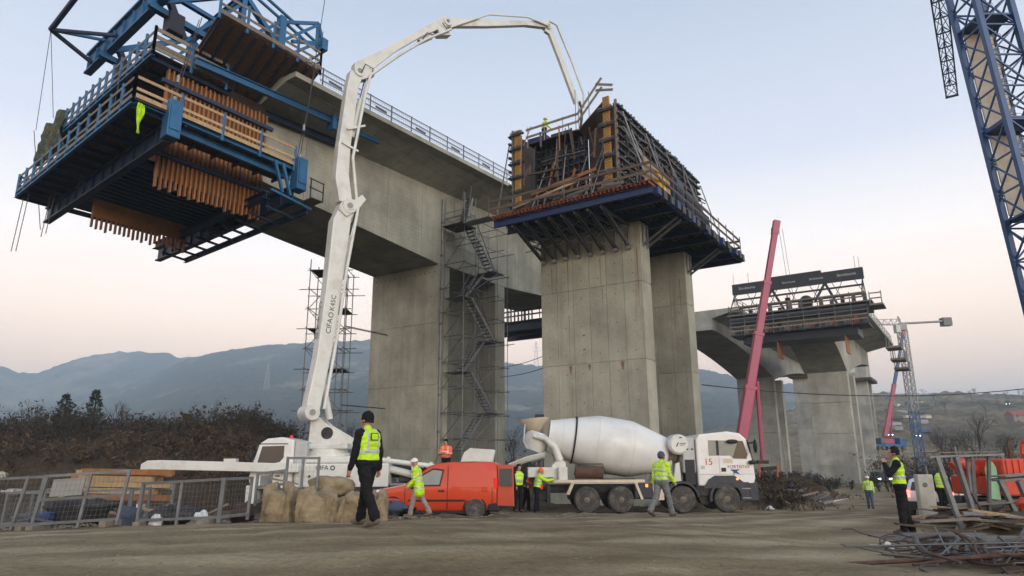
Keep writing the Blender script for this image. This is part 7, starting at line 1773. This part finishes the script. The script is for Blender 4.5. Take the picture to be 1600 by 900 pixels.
thicket('thicket', 'dark hedgerow below the hillside behind the parked cars', [(38, 66), (50, 66), (64, 70), (84, 76)], 240, 2.2, 4.4, 4, 3.5, 2, .6)
thicket('thicket', 'brown bushes at the foot of the far piers', [(22, 70), (32, 78), (36, 100), (52, 110)], 60, .4, 1.0, 5, 3.5, 2, .6)
thicket('verge_scrub', 'dry brown scrub on the bank in front of the mixer', [(12, 38.5), (15, 43), (19, 50)], 45, .15, .4, 6, 1.2, 1.0, .6, None, ('twig', 'dry_grass', 'leaf_brown'))
def conifer(label, px_, py_top, Y, seed, w):
    p = gp(px_, Y); top = atY(px_, py_top, Y)[2]; h = top-p[2]; rg = random.Random(seed); r = thing('conifer_tree', label, 'tree', p)
    MB().path([p-[0, 0, .2], p+[0, 0, h*.5], p+[.05, 0, h]], [.14, .08, .02], 6).build('trunk', 'bark', r, True)
    mb = MB()
    for i in range(900):
        t = rg.random()**.8; rad = w*(1-t)**.7*(.5+.5*abs(math.sin(t*17)))*rg.random()**.4; a = rg.uniform(0, 6.28); c = p+[math.cos(a)*rad, math.sin(a)*rad, h*(.15+.85*t)]
        v1 = unit(np.array([math.cos(a)+rg.gauss(0, .4), math.sin(a)+rg.gauss(0, .4), rg.gauss(.2, .4)]))*rg.uniform(.15, .34); v2 = np.array([rg.gauss(0, .08), rg.gauss(0, .08), rg.gauss(0, .08)])
        tri(mb, tuple(c), tuple(c+v1), tuple(c+v1*.5+v2), 0)
    mb.build('crown', 'needle', r, True)
conifer('left one of two slim evergreen trees above the dark thicket', 90, 617, 57, 1, 1.2)
conifer('right one of two slim evergreen trees above the dark thicket', 137, 610, 57, 2, 1.05)
for i, (px_, py_, Y, lab) in enumerate(((170, 612, 58, 'bare spindly tree rising from the thicket right of the evergreens'), (300, 628, 56, 'bare bush at the right end of the dark thicket'), (250, 634, 57, 'bare bush near the end of the thicket'), (30, 622, 58, 'bare bush in the thicket at the left edge'), (405, 645, 62, 'bare bush left of the pump cab'), (455, 636, 66, 'dark bush behind the pump cab'), (552, 640, 62, 'brown bush between the boom foot and the left pier'), (805, 655, 75, 'brown bush between the two big piers'))):
    p = gp(px_, Y); h = max(1.5, atY(px_, py_, Y)[2]-p[2]); bare_tree('bare_tree', lab, p, h, .8 if h > 4 else 1.0, 100+i, depth=5, leaves=1 if i in (1, 4, 5, 6, 7) else 0)
for i, (px_, py_, Y, lab) in enumerate(((1520, 640, 105, 'large bare tree with a rounded crown on the hillside'), (1478, 650, 112, 'bare tree left of the large rounded one'), (1495, 672, 88, 'dark round bush below the bare hillside trees'), (1572, 668, 95, 'dark bush near the right edge on the slope'))):
    x = pX(px_, Y); g = G(x, Y) if Y < 150 else 0; p = np.array([x, Y, g]); h = atY(px_, py_, Y)[2]-g; bare_tree('bare_tree', lab, p, h, .9, 200+i, depth=6, leaves=1 if i > 1 else 0, lm='leaf_dark')
# gravel and clods on the road shoulders, dry grass
def scatter(name, label, m, n, seed, gen, smin, smax, cat):
    rg = random.Random(seed); mb = MB()
    for i in range(n):
        x, y = gen(rg); s = rg.uniform(smin, smax)*rg.uniform(.5, 1); z = G(x, y) if False else None
        mb._p = getattr(mb, '_p', []); mb._p.append((x, y, s, rg.random()))
    P = np.array([(a, b) for a, b, _, _ in mb._p]); Z = gz(P[:, 0], P[:, 1])
    for (x, y, s, k), z in zip(mb._p, Z):
        r2 = random.Random(int(k*1e6)); vs = [(x+s*(c[0]+r2.uniform(-.3, .3)), y+s*(c[1]+r2.uniform(-.3, .3)), z+s*.55*(c[2]+r2.uniform(-.25, .25))) for c in ((1, 0, 0), (0, 1, 0), (-1, 0, 0), (0, -1, 0), (0, 0, 1), (0, 0, -1))]
        mb.add(vs, [(0, 1, 4), (1, 2, 4), (2, 3, 4), (3, 0, 4), (1, 0, 5), (2, 1, 5), (3, 2, 5), (0, 3, 5)])
    tag(mb.build(name, m, smooth=None), label, cat, kind='stuff')
def g_all(rg):
    Y = 5+rg.random()**1.6*40; px_ = rg.uniform(-60, 1660); return (px_-800)/1113*Y, Y
def g_edge(rg):
    t = rg.random(); a, b = np.array([-11.5, 15.2]), np.array([2.5, 24.0]); p = a+(b-a)*t; return p[0]+rg.gauss(0, .25), p[1]+rg.gauss(0, .35)+.6*math.sin(t*9)
scatter('gravel', 'loose gravel strewn over the dirt road', 'earth_stone', 7000, 1, g_all, .006, .026, 'gravel')
scatter('gravel', 'earth crumbs along the left edge of the road', 'earth_stone', 2600, 2, g_edge, .015, .075, 'gravel')
def tufts(name, label, n, seed, gen, h):
    rg = random.Random(seed); mb = MB(); P = np.array([gen(rg) for _ in range(n)]); Z = gz(P[:, 0], P[:, 1])
    for (x, y), z in zip(P, Z):
        for k in range(7):
            a = rg.uniform(0, 6.28); l = h*rg.uniform(.5, 1.2); dx, dy = math.cos(a)*l*.5, math.sin(a)*l*.5; w = .012+.004*rg.random()
            tri(mb, (x-w, y, z-.02), (x+w, y, z-.02), (x+dx, y+dy, z+l), 0)
    tag(mb.build(name, 'dry_grass'), label, 'grass', kind='stuff')
tufts('dry_grass', 'dry grass on the left bank', 5200, 3, lambda rg: (rg.uniform(-45, -12), rg.uniform(30, 56)), .4)
tufts('dry_grass', 'dry grass on the right verge', 2600, 4, lambda rg: (lambda t: (10+t*15+rg.gauss(0, 1.6), 36+t*26+rg.gauss(0, 1.8)))(rg.random()), .32)

# ================================================================== FAR DETAILS
def house(label, p, w, d, h, rz, wm='house_wall', roof='roof_tile', group=None):
    r = thing('house', label, 'house', p, rz, group)
    MB().box(-w/2, w/2, -d/2, d/2, -1, h).build('wall', wm, r)
    MB().prism([(-w/2-.4, -d/2-.5, h), (-w/2-.4, d/2+.5, h), (-w/2-.4, 0, h+d*.42)], (w+.8, 0, 0)).build('roof', roof, r)
    for i in range(2): 
        wn_ = MB().box(-w/4+i*w/2-.6, -w/4+i*w/2+.6, -d/2-.06, -d/2+.02, 1.0, 2.4).build('window', 'glass', r)
x = pX(325, 125); house('small house with red tiled roof behind the thicket', (x, 125, -2), 9, 7, 5.5, .2)
hs = random.Random(5)
for i in range(9):
    px_ = 345+i*15+hs.uniform(-5, 5); Y = 330+hs.uniform(-30, 60); x = pX(px_, Y); z = -3
    house('tiny pale building in the hazy valley left of the pump boom', (x, Y, z), hs.uniform(9, 22), 9, hs.uniform(4, 8), hs.uniform(-.4, .4), 'house_wall', 'galv' if i % 2 else 'roof_tile', 'tiny buildings in the valley')

def pylon(label, base, h):
    base = np.array(base, float); r = thing('power_pylon', label, 'pylon', base); w = h*.09
    for a, b in ((-1, -1), (1, -1), (1, 1), (-1, 1)): MB().bar(base+[a*w, b*w, 0], base+[a*w*.15, b*w*.15, h], h*.012).build('leg', 'galv', r, True)
    for z in (.62, .76, .9): MB().bar(base+[-h*.16, 0, h*z], base+[h*.16, 0, h*z], h*.012).build('arm', 'galv', r, True)
    n = 9
    for i in range(n):
        z0, z1 = h*i/n, h*(i+1)/n; a0, a1 = w*(1-.85*i/n), w*(1-.85*(i+1)/n)
        MB().bar(base+[-a0, -a0, z0], base+[a1, -a1, z1], h*.006).build('brace', 'galv', r, True); MB().bar(base+[a0, -a0, z0], base+[-a1, -a1, z1], h*.006).build('brace', 'galv', r, True)
p = onH('forest_hill', 416, 612); k = p[1]/1113; pylon('pale power pylon on the wooded hill left of the boom', p, 44*k)
p = atY(838, 572, 1800); pylon('small power pylon on the ridge between the big piers', p, 40*1800/1113)
# worksite terraces on the hillside: stacked material and machines
tr_ = random.Random(21)
LAB = ['long green stack of material on the hillside terrace', 'grey stack of panels on the hillside worksite', 'blue container on the hillside worksite', 'yellow machine on the hillside worksite', 'white site cabin on the hillside']
MT = ['tarp_green', 'galv', 'crane_blue', 'cream_paint', 'galv']
for i in range(26):
    px_, py_ = 1388+tr_.random()*62, 622+tr_.random()*55
    p = onH('brown_hillside', px_, py_); k = i % 5; L = tr_.uniform(4, 9) if k < 2 else tr_.uniform(2, 4); h = tr_.uniform(.5, 1.3)
    r = thing(('material_stack', 'material_stack', 'container', 'loader', 'site_cabin')[k], LAB[k], ('stack', 'stack', 'container', 'machine', 'cabin')[k], p, tr_.uniform(-.3, .3), 'hillside worksite '+('stacks', 'panels', 'containers', 'machines', 'cabins')[k])
    MB().box(-L/2, L/2, -1.5, 1.5, -.5, h).build('body', MT[k], r, bevel=.1)
    MB().box(-L/2+.3, L/2-.3, -1.2, 1.2, h, h+.25).build('top_layer', 'galv_dark', r)
for i, (px_, py_, L, h, m, lab) in enumerate(((1590, 657, 22, 5, 'machine_red', 'orange-roofed shed on the slope at the right edge'),)):
    p = onH('brown_hillside', px_, py_); house(lab, tuple(p), L*.35, 5, 2, .1, 'timber_grey', 'roof_tile')
# bare trees scattered on the brown hillside
for i in range(26):
    px_, py_ = 1240+tr_.random()*370, 614+tr_.random()*40
    p = onH('brown_hillside', px_, py_); bare_tree('bare_tree', 'small bare tree dotted on the brown hillside', p, tr_.uniform(5, 11), .9, 400+i, depth=4, group='bare trees on the hillside', leaves=2)

thicket('bramble', 'dark brambles on the slope below the left thicket', [(-48, 50), (-34, 49), (-24, 47), (-17, 46), (-14, 42)], 260, .25, .8, 7, 2.6, 1.6, .6, None, ('twig', 'dry_grass', 'leaf_brown'))
# ================================================================== HAZE
hz = bpy.data.materials.new('haze'); MATS['haze'] = hz; hz.use_nodes = True
hn, hl = hz.node_tree.nodes, hz.node_tree.links
for n in list(hn): hn.remove(n)
ho = hn.new('ShaderNodeOutputMaterial'); hv = hn.new('ShaderNodeVolumePrincipled')
hv.inputs['Color'].default_value = (.68, .86, 1.0, 1); hv.inputs['Density'].default_value = .00045; hv.inputs['Anisotropy'].default_value = 0.1
hl.new(hv.outputs[0], ho.inputs['Volume'])
zs = [v.co.z for nm in ('far_mountain', 'forest_hill', 'brown_hillside') for v in bpy.data.objects[nm].data.vertices]
tag(MB().box(-9000, 9000, -900, 6200, min(min(zs), -8)-1.5, max(zs)+15).build('haze', 'haze'), 'thin blue morning haze over the valley', 'haze', kind='stuff')

# things that look alike get told apart by their place
ORD = 'first second third fourth fifth sixth seventh eighth ninth tenth eleventh twelfth thirteenth fourteenth fifteenth sixteenth seventeenth eighteenth nineteenth'.split()
TENS = ['', '', 'twent', 'thirt', 'fort', 'fift', 'sixt', 'sevent', 'eight']
def ordw(i):
    if i < 20: return ORD[i-1]
    t, u_ = divmod(i, 10); return TENS[t]+'ieth' if u_ == 0 else TENS[t]+'y-'+ORD[u_-1]
same = {}
for o in list(COL.objects):
    if o.parent is None and 'label' in o and o.get('kind') is None: same.setdefault(o['label'], []).append(o)
def _px(o):
    c = np.array(o.location) if o.type == 'EMPTY' else np.array([v.co for v in o.data.vertices]).mean(0)
    v = c-CAMP; return (v@_rt)/(v@_fw)
for lab, os_ in same.items():
    if len(os_) > 1:
        for i, o in enumerate(sorted(os_, key=_px)): o['label'] = lab+', '+ordw(i+1)+' from the left'
